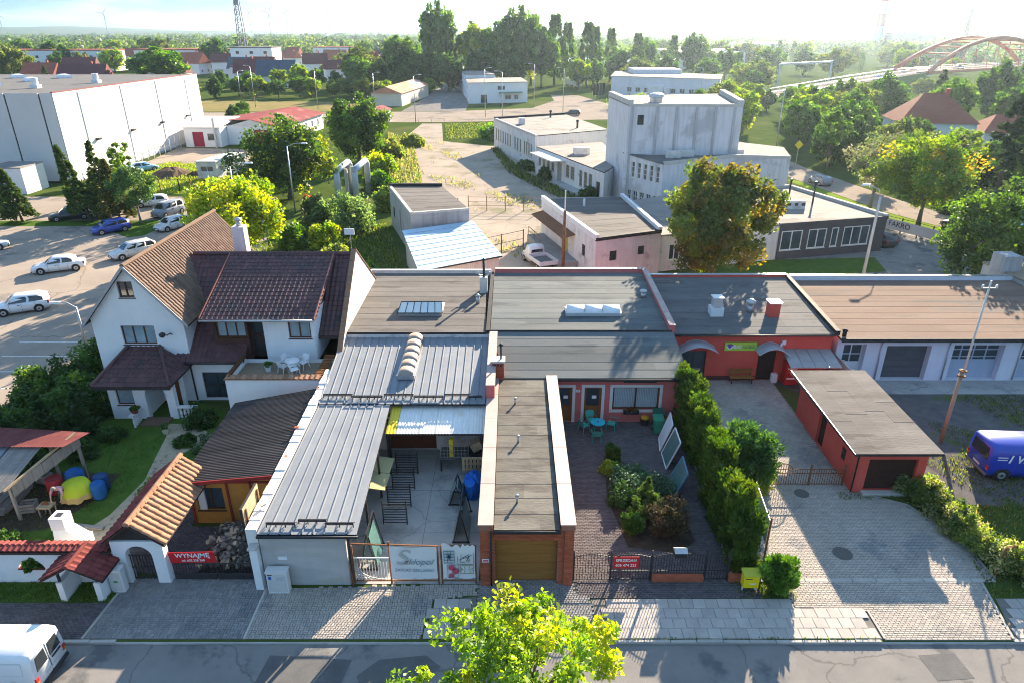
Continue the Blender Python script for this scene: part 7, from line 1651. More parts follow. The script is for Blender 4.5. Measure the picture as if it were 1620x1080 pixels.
gx,gz=-2.78,1.18;lines([(gx+i*.14,gz,gx+i*.14,gz+.62) for i in range(4)]+[(gx,gz+i*.155,gx+.42,gz+i*.155) for i in range(5)],LN)
b=MB();b.add([(gx+.21,21.74,gz+.12),(gx+.27,21.74,gz+.31),(gx+.21,21.74,gz+.5),(gx+.15,21.74,gz+.31),(gx+.05,21.74,gz+.31),(gx+.21,21.74,gz+.37),(gx+.37,21.74,gz+.31),(gx+.21,21.74,gz+.25)],[(0,1,2,3),(4,5,6,7)]);build('drawing',b,LN,t,kind='stuff')
rs=random.Random(4);lines([(-2.2+rs.uniform(0,.5),1.15+rs.uniform(0,.45),-2.2+rs.uniform(0,.6),1.15+rs.uniform(0,.55)) for _ in range(9)]+[(-2.22,1.12,-1.58,1.12),(-1.58,1.12,-1.58,1.72),(-2.22,1.12,-2.22,1.5)],INK,.014)
for (x,z,r_) in ((-2.48,.92,.14),(-2.32,.74,.15),(-2.5,.5,.12)):b=MB();b.disc((x,21.741,z),(0,-1,0),r_,14);build('rose',b,RO,t)
lines([(-2.65,.4,-2.65,1.08),(-2.2,.4,-2.2,1.08),(-2.65,.4,-2.2,.4),(-2.65,1.08,-2.2,1.08),(-2.6,.45,-2.3,.62)],LN,.014);lines([(-2.1+.25+.2*math.cos(a_),.85,-1.85+.3*math.cos(a_),.85+.2*math.sin(a_)) for a_ in (0.5,1.2,2.0,2.7,3.6,4.3,5.2,5.9)]+[(-2.12,.62,-1.58,.62),(-2.12,1.06,-1.58,1.06),(-2.12,.62,-2.12,1.06),(-1.58,.62,-1.58,1.06)],OL,.016)
# racks, glass and clutter
def a_frame(label,x,y,l,h,gm):
 t=thing('glass_rack',label,'rack',(x,y,0))
 for yy in (y,y+l):
  for s_ in (-1,1):b=MB();b.bar((x+s_*.35,yy,0),(x,yy,h),.05);build('leg',b,DKMETAL,t)
  b=MB();b.bar((x-.4,yy,.05),(x+.4,yy,.05),.06);build('foot',b,DKMETAL,t)
 b=MB();b.bar((x,y,h),(x,y+l,h),.05);build('top_bar',b,DKMETAL,t)
 for s_,f in ((-1,1),(1,.75)):b=MB();slab(b,[(x+s_*.38,y+.1,.1),(x+s_*.38,y+l*f,.1),(x+s_*.08,y+l*f,h*.92),(x+s_*.08,y+.1,h*.92)],.015);build('glass_sheet',b,gm,t)
a_frame('tall A-frame rack with glass sheets along the brick garage',-2.3,24.3,2.2,1.7,PANE_T);a_frame('small A-frame glass rack near the blue tarpaulin',-2.7,27.0,1.0,1.1,PANE_T);a_frame('glass rack under the ribbed roof edge',-6.1,22.6,1.6,1.9,PANE_T)
for k,(y,lb) in enumerate(((25.6,'dark slatted steel rack under the ribbed roof near the gate'),(28.3,'dark slatted steel rack behind the yellow boards'))):
 t=thing('steel_rack',lb,'rack',(-5.4,y,0))
 for i in range(8):
  for yy in (y,y+1.3):b=MB();b.bar((-6.0,yy,.12+i*.15),(-4.9,yy,.12+i*.15),.035);build('rung',b,DKMETAL,t)
 for (x,yy) in ((-6.0,y),(-4.9,y),(-6.0,y+1.3),(-4.9,y+1.3)):b=MB();b.bar((x,yy,0),(x,yy,1.35),.05);build('upright',b,DKMETAL,t)
for i,y in enumerate((26.4,27.75)):b=MB();slab(b,[(-7.2,y,1.55),(-6.0,y,1.35),(-5.95,y+1.3,1.35),(-7.2,y+1.3,1.55)],.04);tag(build('yellow_board',b,M('yellow_foam_board',(.48,.42,.20),(.55,.48,.25),scale=1,rough=.8)),('yellowish board lying on the racks nearer the gate','yellowish board lying on the racks nearer the canopy')[i],'board')
b=MB();rs=random.Random(2);n=16;v=[]
for j,(r_,z) in enumerate(((.62,0),(.6,.45),(.52,.85),(.2,1.0))):
 for k in range(n):rr=r_*rs.uniform(.85,1.15);v.append((-1.95+rr*.8*math.cos(2*math.pi*k/n),28.1+rr*1.25*math.sin(2*math.pi*k/n),max(0,z*rs.uniform(.85,1.1))))
v.append((-1.95,28.1,1.0));t=build('tarpaulin_stack',MB().add(v,[(i*n+k,i*n+(k+1) % n,(i+1)*n+(k+1) % n,(i+1)*n+k) for i in range(3) for k in range(n)]+[(3*n+k,3*n+(k+1) % n,4*n) for k in range(n)]),M('bright_blue_tarpaulin',(.01,.12,.50),(.02,.18,.62),scale=3,rough=.4,bump=.4,bscale=6));tag(t,'bright blue tarpaulin over a stack beside the brick garage','tarpaulin')
t=thing('pallet','wooden pallet on end behind the blue tarpaulin','pallet',(-2.0,29.2,0))
for i in range(6):b=MB();b.box(-2.55+i*.19,-2.42+i*.19,29.2,29.23,.45,1.25);build('slat',b,WOOD_P,t)
for z in (.5,.82,1.15):b=MB();b.box(-2.56,-1.46,29.232,29.3,z,z+.1);build('bearer',b,WOOD_P,t)
t=thing('cutting_table','dark workbench with wire mesh crate under the canopy','workbench',(-3.0,30.3,0));b=MB();b.box(-3.75,-2.2,29.8,30.9,.75,.82);build('bench_top',b,M('dark_bench',(.08,.10,.10),(.12,.14,.13),scale=2,rough=.6),t)
for (x,y) in ((-3.7,29.85),(-2.25,29.85),(-3.7,30.85),(-2.25,30.85)):b=MB();b.bar((x,y,0),(x,y,.75),.08);build('leg',b,DKMETAL,t)
b=MB()
for i in range(9):b.bar((-3.7+i*.18,29.82,.82),(-3.7+i*.18,29.82,1.6),.018)
for z in (.9,1.1,1.3,1.6):b.bar((-3.7,29.82,z),(-2.26,29.82,z),.02)
build('wire_crate',b,GALV,t,kind='stuff');b=MB();b.box(-3.25,-3.05,29.9,30.1,.83,1.9);build('yellow_prop',b,YB,t)
t=thing('carton','tilted brown carton against the garage parapet','box',(-1.7,30.4,0));b=MB();b.hexa([(-2.0,30.2,.9),(-1.5,30.2,1.2),(-1.5,30.7,1.2),(-2.0,30.7,.9),(-2.2,30.2,1.3),(-1.7,30.2,1.6),(-1.7,30.7,1.6),(-2.2,30.7,1.3)]);build('case',b,WOOD_P,t);b=MB();b.box(-2.3,-1.45,30.1,30.9,0,.9);build('stand',b,DKMETAL,t)
# firewood heap: logs one by one on a mound
lm=[mesh_of('firewood_log',MB().prism([(-.06,-.05),(.06,-.06),(.07,.03),(0,.08),(-.07,.03)],-.2,.2),m_) for m_ in (M('dark_split_wood',(.07,.055,.045),(.11,.085,.07),scale=8,rough=.95,rand=.3),M('grey_split_wood',(.17,.15,.13),(.24,.21,.18),scale=8,rough=.95,rand=.2),M('fresh_split_wood',(.42,.31,.2),(.5,.38,.26),scale=8,rough=.9,rand=.2))]
b=MB();v=[];nx,ny=9,9
hz=lambda x,y:max(0.02,.75*(1-((x+11.9)/1.75)**2)*(1-((y-23.7)/1.75)**2)+.1)
for j in range(ny):
 for i in range(nx):x,y=-13.4+i*.36,22.25+j*.36;v.append((x,y,hz(x,y) if 0<i<nx-1 and 0<j<ny-1 else 0))
b.add(v,[(j*nx+i,j*nx+i+1,(j+1)*nx+i+1,(j+1)*nx+i) for j in range(ny-1) for i in range(nx-1)]);mo=build('firewood_heap',b,M('bark_litter',(.05,.04,.034),(.08,.065,.05),scale=12,rough=1,bump=.8),None,kind='stuff')
rs=random.Random(11)
for i in range(290):
 x,y=rs.uniform(-13.3,-10.75),rs.uniform(22.35,25.15);q=rs.random();o=bpy.data.objects.new('firewood_log',lm[0 if q<.42 else (1 if q<.78 else 2)]);C.objects.link(o);o.location=(x,y,hz(x,y)+rs.uniform(.02,.16));o.rotation_euler=(rs.uniform(0,6),rs.uniform(0,6),rs.uniform(0,6));o.scale=(rs.uniform(1.0,1.6),)*2+(rs.uniform(.7,1.2),)
 tag(o,('dark split log lying in the firewood heap','grey split log lying in the firewood heap','pale fresh split log lying in the firewood heap')[0 if q<.42 else (1 if q<.78 else 2)],'log',('dark logs of the firewood heap','grey logs of the firewood heap','pale logs of the firewood heap')[0 if q<.42 else (1 if q<.78 else 2)])
# weathered things by the right hedge
b=MB();b.lathe(0,0,[(.05,0),(.3,.12),(.34,.5),(.26,.85),(.1,1.0)],12);o=build('plastic_drum',b,M('dirty_white_plastic',(.55,.56,.58),(.64,.65,.66),scale=3,rough=.6),None,smooth=True);o.location=(20.7,23.5,.05);o.rotation_euler=(.2,.35,0);tag(o,'grimy white drum half sunk in the weedy hedge','drum')
t=thing('broken_gate','rusty broken steel gate at the end of the weedy hedge','gate',(20.9,22.5,0))
for (p,q) in (((20.5,22.3,0),(20.75,22.5,1.25)),((21.15,22.5,0),(21.35,22.7,1.25)),((20.75,22.5,1.25),(21.35,22.7,1.25)),((20.55,22.35,.3),(21.2,22.55,.3))):b=MB();b.bar(p,q,.07);build('bar',b,RUSTY,t)
# terrace pots and porch pots
def pot(label,x,y,z,r_,h,m_,plant=True):
 t=thing('flower_pot',label,'flower pot',(x,y,z));b=MB();b.lathe(0,0,[(r_*.7,0),(r_,h),(r_*1.08,h),(r_*1.08,h+.04),(r_*.85,h+.02)],12);build('pot',b,m_,t,local=True);return t
POTS=[pot('white pot with a sprawling plant on the terrace',-14.5,36.3,2.6,.2,.35,WHITE_P),pot('pale pot with plant in front of the porch step',-19.9,33.6,0,.22,.32,M('cream_pot',(.55,.56,.42),(.6,.6,.48),scale=3,rough=.7)),pot('terracotta pot with plant on the porch balustrade',-21.95,34.5,.8,.22,.2,TILE_RD)]
b=MB();b.hexa([(8.2-1.0,34.5,.98),(7.9,34.5,.98),(7.9,34.74,.98),(7.2,34.74,.98),(7.1,34.45,1.15),(8.0,34.45,1.15),(8.0,34.76,1.15),(7.1,34.76,1.15)]);WB=thing('window_box','green hanging flower box below the wide barred window','planter',(6.95,34.5,.7));b=MB();b.box(-.45,.45,-.02,.22,0,.2);build('trough',b,TRIM,WB,local=True)
# glass fence panels at the left garden edge
for i,(x0,y0,x1,y1,lb) in enumerate(((-30.3,31.2,-27.2,33.9,'pale corrugated panel of the garden fence nearer the hedge top'),(-28.4,29.8,-25.6,32.3,'pale corrugated panel of the garden fence near the wood shed'))):
 t=thing('fence_panel',lb,'fence',(x0,y0,0));wf=WF((x0,y0),(x1,y1));n=12
 for k in range(n):b=MB();wf.box(b,wf.L*k/n+.01,wf.L*(k+1)/n-.01,.2,1.25,0,.03);build('slat',b,LAG,t)
 for z in (.3,1.15):b=MB();wf.box(b,0,wf.L,z,z+.07,.031,.07);build('rail',b,GALV,t)
# ------------------------------------------------------------------ the person sawing wood
def skin(name,verts,edges,rads,mat,parent,sub=1,root=0):
 me=bpy.data.meshes.new(name);me.from_pydata(verts,edges,[]);o=bpy.data.objects.new(name,me);C.objects.link(o)
 sm=o.modifiers.new('skin','SKIN');sm.use_smooth_shade=True
 for i,r_ in enumerate(rads):me.skin_vertices[0].data[i].radius=r_ if isinstance(r_,tuple) else (r_,r_)
 me.skin_vertices[0].data[root].use_root=True
 ss=o.modifiers.new('sub','SUBSURF');ss.levels=sub;ss.render_levels=sub
 dg=bpy.context.evaluated_depsgraph_get();m2=bpy.data.meshes.new_from_object(o.evaluated_get(dg));bpy.data.objects.remove(o)
 m2.name=name;m2.materials.clear();m2.materials.append(mat);m2.polygons.foreach_set('use_smooth',[True]*len(m2.polygons))
 q=bpy.data.objects.new(name,m2);C.objects.link(q);q.parent=parent;return q
pr=thing('person','person in pink shirt and jeans bending over the saw bench','person',(-21.75,27.1,0),R(8))
SKIN=M('skin',(.52,.30,.22),(.56,.34,.26),scale=6,rough=.6)
# standing, bent forward at the hips towards -y / -x, arms reaching down to the bench
J=[(0,0,.92),(0,-.22,1.12),(0,-.42,1.24),(0,-.53,1.30),(0,-.60,1.34),(0,-.70,1.36),(-.19,-.44,1.22),(-.27,-.52,.96),(-.24,-.66,.76),(-.23,-.70,.68),(.19,-.44,1.22),(.27,-.52,.96),(.22,-.64,.76),(.21,-.69,.68),(-.1,0,.88),(-.13,-.08,.48),(-.14,.02,.08),(-.15,-.12,.05),(.1,0,.88),(.14,-.02,.48),(.15,.08,.08),(.16,-.06,.05)]
E_=[(0,1),(1,2),(2,3),(3,4),(4,5),(2,6),(6,7),(7,8),(8,9),(2,10),(10,11),(11,12),(12,13),(0,14),(14,15),(15,16),(16,17),(0,18),(18,19),(19,20),(20,21)]
RD=[(.15,.11),(.15,.11),(.16,.11),.055,.085,.07,.06,.042,.032,.03,.06,.042,.032,.03,.085,.06,.04,.04,.085,.06,.04,.04]
body=skin('body',J,E_,RD,SKIN,pr)
for s_,w_ in ((-1,J[9]),(1,J[13])):
 for k in range(4):b=MB();x=w_[0]+(-.03+.02*k);b.tube([(x,w_[1],w_[2]),(x,w_[1]-.035,w_[2]-.03),(x,w_[1]-.035,w_[2]-.075+.008*abs(k-1.5))],.009,6);build('finger',b,SKIN,body,local=True)
 b=MB();b.tube([(w_[0]-s_*.03,w_[1]+.01,w_[2]+.02),(w_[0]-s_*.06,w_[1]-.02,w_[2]-.02),(w_[0]-s_*.055,w_[1]-.03,w_[2]-.045)],.01,6);build('thumb',b,SKIN,body,local=True)
b=MB();b.lathe(0,-.655,[(.02,1.27),(.09,1.33),(.1,1.4),(.085,1.455),(.03,1.475)],12);hr=build('hair',b,M('greying_hair',(.20,.17,.15),(.28,.25,.22),scale=20,rough=.9),pr,local=True,smooth=True)
skin('shirt',[J[0],J[1],J[2],J[6],J[7],J[10],J[11],(0,-.5,1.285)],[(0,1),(1,2),(2,3),(3,4),(2,5),(5,6),(2,7)],[(.17,.13),(.17,.13),(.175,.125),.075,.055,.075,.055,.07],M('pink_shirt',(.56,.30,.34),(.62,.36,.4),scale=5,rough=.9),pr)
skin('jeans',[(0,.01,.93),J[14],J[15],J[16],J[18],J[19],J[20]],[(0,1),(1,2),(2,3),(0,4),(4,5),(5,6)],[(.165,.12),.1,.075,.062,.1,.075,.062],M('blue_jeans',(.06,.10,.20),(.09,.14,.26),scale=8,rough=.9),pr)
for i in (17,21):b=MB();x,y,z=J[i];b.hexa([(x-.05,y-.1,0),(x+.05,y-.1,0),(x+.045,y+.2,0),(x-.045,y+.2,0),(x-.045,y-.08,.07),(x+.045,y-.08,.07),(x+.045,y+.18,.11),(x-.045,y+.18,.11)]);build('shoe',b,TRIM,pr,local=True,bevel=.015)
b=MB();b.box(-.03,.03,-.73,-.715,1.33,1.37);build('nose',b,SKIN,pr,local=True,bevel=.01)
# ------------------------------------------------------------------ vegetation
LEAF=leaf_mat('leaf',.5);NEEDLE=leaf_mat('needle',.25,.6)
BARK=M('bark',(.12,.095,.075),(.18,.15,.12),scale=4,rough=.95,bump=.6,bscale=12)
BARK_L=M('pale_bark',(.26,.23,.19),(.34,.30,.25),scale=4,rough=.95,bump=.5,bscale=12)
def cards(name,pts,size,cols,mat,parent=None,kind=None,aspect=1.5,up=.25,seed=1,loc=None,dirs=None):
 """many small leaf faces as ONE mesh; pts (n,3), size (n,), cols (n,3)"""
 g=np.random.default_rng(seed);n=len(pts);size=np.broadcast_to(np.asarray(size,float),(n,))
 nr=g.normal(size=(n,3));nr[:,2]+=up*2;nr/=np.linalg.norm(nr,axis=1,keepdims=True)
 a=np.cross(nr,g.normal(size=(n,3)));a/=np.linalg.norm(a,axis=1,keepdims=True)+1e-9
 if dirs is not None:a=a*.45+dirs;a/=np.linalg.norm(a,axis=1,keepdims=True)+1e-9;nr=np.cross(a,np.cross(nr,a));nr/=np.linalg.norm(nr,axis=1,keepdims=True)+1e-9
 b=np.cross(nr,a);s=(size*g.uniform(.7,1.3,n))[:,None]
 v=np.empty((n,4,3));v[:,0]=pts-a*s*aspect*.5;v[:,1]=pts-b*s*.5+a*s*.1+nr*s*.12;v[:,2]=pts+a*s*aspect*.5;v[:,3]=pts+b*s*.5+a*s*.1+nr*s*.12
 me=bpy.data.meshes.new(name);me.vertices.add(4*n);me.vertices.foreach_set('co',v.reshape(-1).astype(np.float32))
 me.loops.add(4*n);me.loops.foreach_set('vertex_index',np.arange(4*n,dtype=np.int32));me.polygons.add(n)
 me.polygons.foreach_set('loop_start',np.arange(0,4*n,4,dtype=np.int32));me.polygons.foreach_set('loop_total',np.full(n,4,dtype=np.int32))
 at=me.attributes.new('tint','FLOAT_COLOR','POINT');c4=np.ones((n,4,4),np.float32);c4[:,:,:3]=np.clip(cols,0,1)[:,None,:]
 at.data.foreach_set('color',c4.reshape(-1));me.update();me.materials.append(mat)
 o=bpy.data.objects.new(name,me);C.objects.link(o)
 if parent is not None:o.parent=parent
 if kind:o['kind']=kind
 return o
def clump_points(g,cen,rad,n,shell=.55):
 """n points around each clump centre, denser near the clump's skin"""
 k=len(cen);d=g.normal(size=(k,n,3));d/=np.linalg.norm(d,axis=2,keepdims=True)
 r=(shell+(1-shell)*g.random((k,n,1)))*np.asarray(rad).reshape(k,1,-1)
 p=cen[:,None,:]+d*r;return p.reshape(-1,3),np.repeat(np.arange(k),n),d.reshape(-1,3)
def tint(g,idx,k,pal,wts=None,clump=.16,leafj=.12):
 pal=np.array(pal);w=None if wts is None else np.array(wts)/sum(wts)
 base=np.array([1.2,1.38,1.15])*pal[g.choice(len(pal),size=k,p=w)]*(1+g.normal(size=(k,1))*clump)
 c=base[idx];sw=g.random(len(idx))<.07;c[sw]=np.array([1.2,1.38,1.15])*pal[g.choice(len(pal),size=sw.sum(),p=w)]
 return np.clip(c*(1+g.normal(size=(len(idx),1))*leafj),.004,.9)
GREEN=[(.065,.125,.016),(.095,.16,.022),(.05,.10,.014)]
YELLOWG=[(.23,.28,.022),(.17,.24,.02),(.30,.29,.022)]
DARK=[(.032,.07,.013),(.046,.09,.016),(.06,.105,.02)]
def tree(name,label,loc,h,cr,trunk_r,pal,n_clump=110,n_leaf=70,leaf=.28,seed=1,base=.28,shape='round',mat=None,group=None,wts=None,lobes=.3,sx=1.0,bark=None,cat='tree',cfac=.22,lean=(0,0)):
 g=np.random.default_rng(seed);t=thing(name,label,cat,loc,0,group)
 z0=h*base;ch=h-z0;ph=g.uniform(0,6.28,6)
 u=g.normal(size=(n_clump,3));u/=np.linalg.norm(u,axis=1,keepdims=True);rr=g.uniform(.45,1.0,(n_clump,1))**.6
 az=np.arctan2(u[:,1],u[:,0]);lob=1+lobes*(np.sin(az*3+ph[0])*.5+np.sin(az*5+u[:,2]*4+ph[1])*.5)
 if shape=='round':c=u*rr*np.stack([cr*sx*lob,cr*lob,ch*.5*(1+.2*np.sin(az*2+ph[2]))],1)*.86;c[:,2]+=z0+ch*.52
 elif shape=='column':
  zz=g.random(n_clump)**.85;prof=np.sin(np.pi*(.08+.86*zz**.8))**.7;c=np.stack([np.cos(az)*cr*prof*rr[:,0]*.85*lob,np.sin(az)*cr*prof*rr[:,0]*.85*lob,z0+ch*zz],1)
 else:# cone
  zz=g.random(n_clump)**1.35;prof=(1-zz)*.95+.05;c=np.stack([np.cos(az)*cr*prof*rr[:,0]**.5,np.sin(az)*cr*prof*rr[:,0]**.5,z0+ch*zz*.97],1)
 c[:,0]+=lean[0]*c[:,2]/h;c[:,1]+=lean[1]*c[:,2]/h
 rad=cr*cfac*g.uniform(.65,1.25,n_clump)
 if shape=='cone':rad=np.maximum(.12,cr*.16*(1-(c[:,2]-z0)/ch)**.8*g.uniform(.8,1.2,n_clump)+.1)
 p,idx,d=clump_points(g,c,rad,n_leaf,.35)
 if shape=='cone':p[:,2]-=.35*np.hypot(p[:,0]-lean[0]*p[:,2]/h,p[:,1])*.5
 cards('crown',p,leaf,tint(g,idx,n_clump,pal,wts),mat or LEAF,t,seed=seed,dirs=(d*np.array([1,1,-.1]) if shape=='cone' else None),aspect=2.6 if shape=='cone' else 1.5)
 b=MB();top=(lean[0]*.8,lean[1]*.8,h*(.94 if shape !='round' else .72));k=5;pts=[(lean[0]*f+g.normal()*trunk_r*.5*f,lean[1]*f+g.normal()*trunk_r*.5*f,top[2]*f) for f in np.linspace(0,1,k)]
 b.tube([(q[0],q[1],max(q[2],-.05)) for q in pts],[trunk_r*(1-.8*i/(k-1))*(1.25 if i==0 else 1) for i in range(k)],8);tr=build('trunk',b,bark or BARK,t,local=True,smooth=True)
 if shape=='round':
  b=MB();order=g.permutation(n_clump)[:16]
  for i in order:
   f=g.uniform(.35,.85);s0=Vector((0,0,top[2]*f));e=Vector(c[i]);m_=(s0+e)*.5+Vector((0,0,-.08*cr))
   b.tube([s0,m_,e],[trunk_r*(1-.7*f)*.6,trunk_r*.28,trunk_r*.08],5)
  build('limbs',b,bark or BARK,tr,local=True,smooth=True,kind='stuff')
 return t
def shrub(name,label,loc,r,h,pal,n_clump=26,n_leaf=120,leaf=.1,seed=1,mat=None,group=None,wts=None,aspect=1.6,shape='dome',cat='shrub',cf=.34,dirs_up=None):
 g=np.random.default_rng(seed);t=thing(name,label,cat,loc,0,group);rx,ry=r if isinstance(r,tuple) else (r,r)
 u=g.normal(size=(n_clump,3));u[:,2]=np.abs(u[:,2]);u/=np.linalg.norm(u,axis=1,keepdims=True);q=g.uniform(.35,.82,(n_clump,1))
 if shape=='dome':c=u*q*np.array([rx,ry,h]);c[:,2]+=h*.08
 elif shape=='ball':u[:,2]*=np.where(g.random(n_clump)<.5,1,-1);c=u*q*np.array([rx,ry,h/2]);c[:,2]+=h/2
 elif shape=='cone':z=g.random(n_clump)**1.2;a=g.uniform(0,6.28,n_clump);pr_=(1-z**1.3)*.72;c=np.stack([np.cos(a)*rx*pr_,np.sin(a)*ry*pr_,h*(.05+.9*z)],1)
 else:z=g.random(n_clump);a=g.uniform(0,6.28,n_clump);c=np.stack([np.cos(a)*rx*.62,np.sin(a)*ry*.62,h*(.04+.84*z)],1)
 m_=min(rx,ry);rad=m_*cf*g.uniform(.7,1.25,n_clump)
 if shape=='cone':rad=rad*np.clip(1.15-c[:,2]/h,.25,1)
 p,idx,d=clump_points(g,c,rad,n_leaf,.3);p[:,2]=np.maximum(p[:,2],.02)
 dd=None
 if dirs_up is not None:dd=np.stack([d[:,0]*.6,d[:,1]*.6,np.full(len(d),dirs_up)],1)
 cards('foliage',p,leaf,tint(g,idx,n_clump,pal,wts),mat or LEAF,t,aspect=aspect,seed=seed,dirs=dd)
 b=MB();b.tube([(0,0,-.02),(.02,0,h*.6)],[.05+m_*.03,.02],6);build('stem',b,BARK,t,local=True)
 return t
# foreground street tree
tree('street_maple','young yellow green maple crown rising above the near street',(.35,12.9,-.12),7.95,2.85,.16,[(.20,.25,.03),(.14,.20,.025),(.28,.27,.03),(.09,.14,.022)],150,105,.108,seed=5,base=.25,lobes=.5,wts=[4,4,2,2],cfac=.15,sx=1.05)
# maple behind the red building
tree('autumn_maple','large maple turning orange and olive behind the red building',(17.3,56.4,0),11.3,4.9,.32,[(.17,.13,.03),(.10,.13,.025),(.24,.17,.03),(.15,.17,.03),(.07,.10,.02)],190,120,.24,seed=8,base=.14,lobes=.4,wts=[2.5,3,2,3.5,2],cfac=.19)
# clipped conifer hedge: every thuja of the row
THU=[(.05,.09,.015),(.072,.118,.018),(.038,.07,.013),(.10,.13,.02)]
for i in range(13):
 f=i/12;y=22.7+f*12.9;x=9.75+.35*f;h=3.55+.35*math.sin(i*1.9)+.3*f
 shrub('thuja','tall dense thuja in the conifer hedge beside the courtyard',(x+random.uniform(-.08,.08),y,0),(.66,.72),h,THU,46,110,.085,seed=100+i,mat=NEEDLE,group='thujas of the courtyard hedge',shape='col',aspect=2.6,cf=.62,dirs_up=.9,cat='conifer')
JUN=[(.06,.115,.03),(.08,.14,.035),(.045,.085,.025)]
shrub('juniper','large feathery juniper beside the brick driveway',(11.6,28.7,0),1.75,3.9,JUN,70,170,.10,seed=21,mat=NEEDLE,aspect=3,cf=.3,dirs_up=.5,shape='ball',cat='conifer')
shrub('clipped_hedge','clipped yellow green hedge block next to the rusty gate',(12.4,28.3,0),(.75,.7),1.75,[(.17,.21,.025),(.12,.17,.02),(.2,.2,.02)],40,120,.08,seed=22,shape='col',cf=.55,cat='hedge')
shrub('ball_thuja','round clipped green shrub beside the yellow box',(10.95,21.6,0),.92,1.75,[(.09,.17,.025),(.12,.2,.03),(.07,.13,.02)],60,130,.075,seed=23,mat=NEEDLE,aspect=2.6,cf=.3,dirs_up=.6,shape='ball',cat='conifer')
sheet('planting_bed',[(5.0,31.2),(5.6,31.2),(8.1,27.0),(8.3,24.4),(7.4,23.6),(5.2,24.0),(4.7,27.5)],0.04,SOIL)
BLUEJ=[(.055,.10,.06),(.075,.125,.075),(.04,.08,.045)]
for i,(x,y,r,h,pal,shp,lb) in enumerate(((5.35,30.7,.42,.95,THU,'col','small clipped thuja at the far tip of the bed'),(5.05,29.7,.5,.7,YELLOWG,'dome','low yellowish shrub at the edge of the bed'),(6.0,28.6,1.25,.95,BLUEJ,'dome','spreading blue green juniper in the bed'),(7.1,27.7,1.2,1.0,BLUEJ,'dome','spreading blue green juniper beside the glass rack'),(6.35,26.2,.85,2.25,[(.09,.13,.03),(.07,.11,.025)],'cone','pointed cone shaped thuja in the middle of the bed'),(7.1,24.95,1.12,1.75,[(.10,.06,.035),(.075,.05,.03),(.13,.075,.04),(.06,.06,.025)],'ball','round reddish brown barberry near the iron fence'),(5.5,25.0,.62,1.05,GREEN,'ball','small round green shrub beside the barberry'),(5.4,27.3,.75,.8,JUN,'dome','low green juniper along the bed edge'))):
 shrub('bed_shrub',lb,(x,y,.04),r,h,pal,34,150,.065,seed=40+i,mat=NEEDLE,aspect=2.2,shape=shp,cf=.42,dirs_up=.4 if shp !='dome' else None)
for k,pt in enumerate(POTS):shrub('pot_plant',('sprawling plant growing from the white terrace pot','small plant growing in the pale pot','trailing plant in the balustrade pot')[k],(pt.location.x,pt.location.y,pt.location.z+(.35,.32,.2)[k]),.35,.3,GREEN,10,60,.06,seed=70+k,cat='plant')
shrub('pot_plant','green and red flowers in the hanging window box',(6.95,34.5,.85),(.5,.2),.35,[(.06,.11,.02),(.08,.13,.02),(.35,.05,.02)],14,70,.06,seed=75,wts=[5,4,.6],cat='plant')
# weedy hedge on the right
WEED=[(.16,.18,.04),(.10,.14,.03),(.24,.22,.06),(.30,.26,.14),(.07,.10,.025)]
for i in range(15):
 f=i/14;x=19.9+1.3*f+random.uniform(-.35,.45);y=28.2-6.0*f+random.uniform(-.3,.3)
 shrub('wild_shrub','unkempt weedy shrub in the overgrown hedge beside the driveway',(x,y,0),random.uniform(.7,1.0),random.uniform(1.0,1.75),WEED,22,95,.085,seed=200+i,group='wild shrubs of the overgrown hedge',cf=.42)
for (x,y,h) in ((21.6,35.2,1.6),(21.9,33.2,1.9),(21.3,32.2,1.4)):shrub('elder_shoot','pale leafy elder shoot behind the red garage',(x,y,0),.55,h,[(.2,.24,.06),(.16,.2,.05)],9,60,.12,seed=int(h*100),group='elder shoots behind the red garage')
# left garden
for i,(x,y,r,h) in enumerate(((-26.3,36.6,1.6,3.0),(-27.6,38.4,1.7,3.2),(-27.6,41.0,1.7,2.8),(-28.4,35.4,1.6,2.4),(-29.6,37.6,1.6,2.2),(-26.0,34.2,1.4,2.6),(-27.8,33.2,1.5,1.9),(-25.0,35.6,1.2,2.2),(-29.8,34.0,1.4,1.6))):
 shrub('garden_shrub','dense dark green shrub in the thicket beside the white house',(x,y,0),r,h,[(.05,.09,.02),(.07,.115,.025),(.035,.065,.016),(.14,.17,.03)],44,130,.13,seed=240+i,group='thicket beside the white house',wts=[4,4,3,1],cf=.36)
for i,(x,y,r,h,lb) in enumerate(((-25.6,32.2,.95,3.4,'tall pointed dark conifer before the white house'),(-24.4,33.2,.8,2.9,'slim dark conifer close to the porch'),(-27.0,31.0,1.0,3.0,'bluish conifer beside the pale fence panels'))):shrub('garden_conifer',lb,(x,y,0),r,h,[(.03,.06,.02),(.04,.075,.025)],46,130,.09,seed=260+i,mat=NEEDLE,shape='cone',aspect=2.6,cf=.5,dirs_up=.5,cat='conifer')
for i,(x,y,r,h,lb,pal) in enumerate(((-18.2,34.4,1.15,1.25,'round clipped dark shrub beside the porch',DARK),(-16.6,32.2,1.2,.75,'low grey green shrub along the shed',[(.09,.12,.07),(.07,.1,.06)]),(-16.2,30.4,.9,.7,'low silvery shrub at the shed corner',[(.11,.13,.08),(.07,.1,.05)]),(-17.9,27.9,.85,.7,'round low shrub inside the path bend',GREEN),(-17.1,28.7,.7,.6,'small flowering shrub by the tiled gate roof',[(.07,.11,.03),(.2,.18,.15)]),(-24.6,24.6,.9,.8,'ragged bush below the wood shed',DARK),(-19.9,21.95,.4,.5,'ivy growing in the wall lunette',GREEN))):shrub('garden_shrub',lb,(x,y,0 if i<6 else .78),r,h,pal,26,120,.085,seed=280+i)
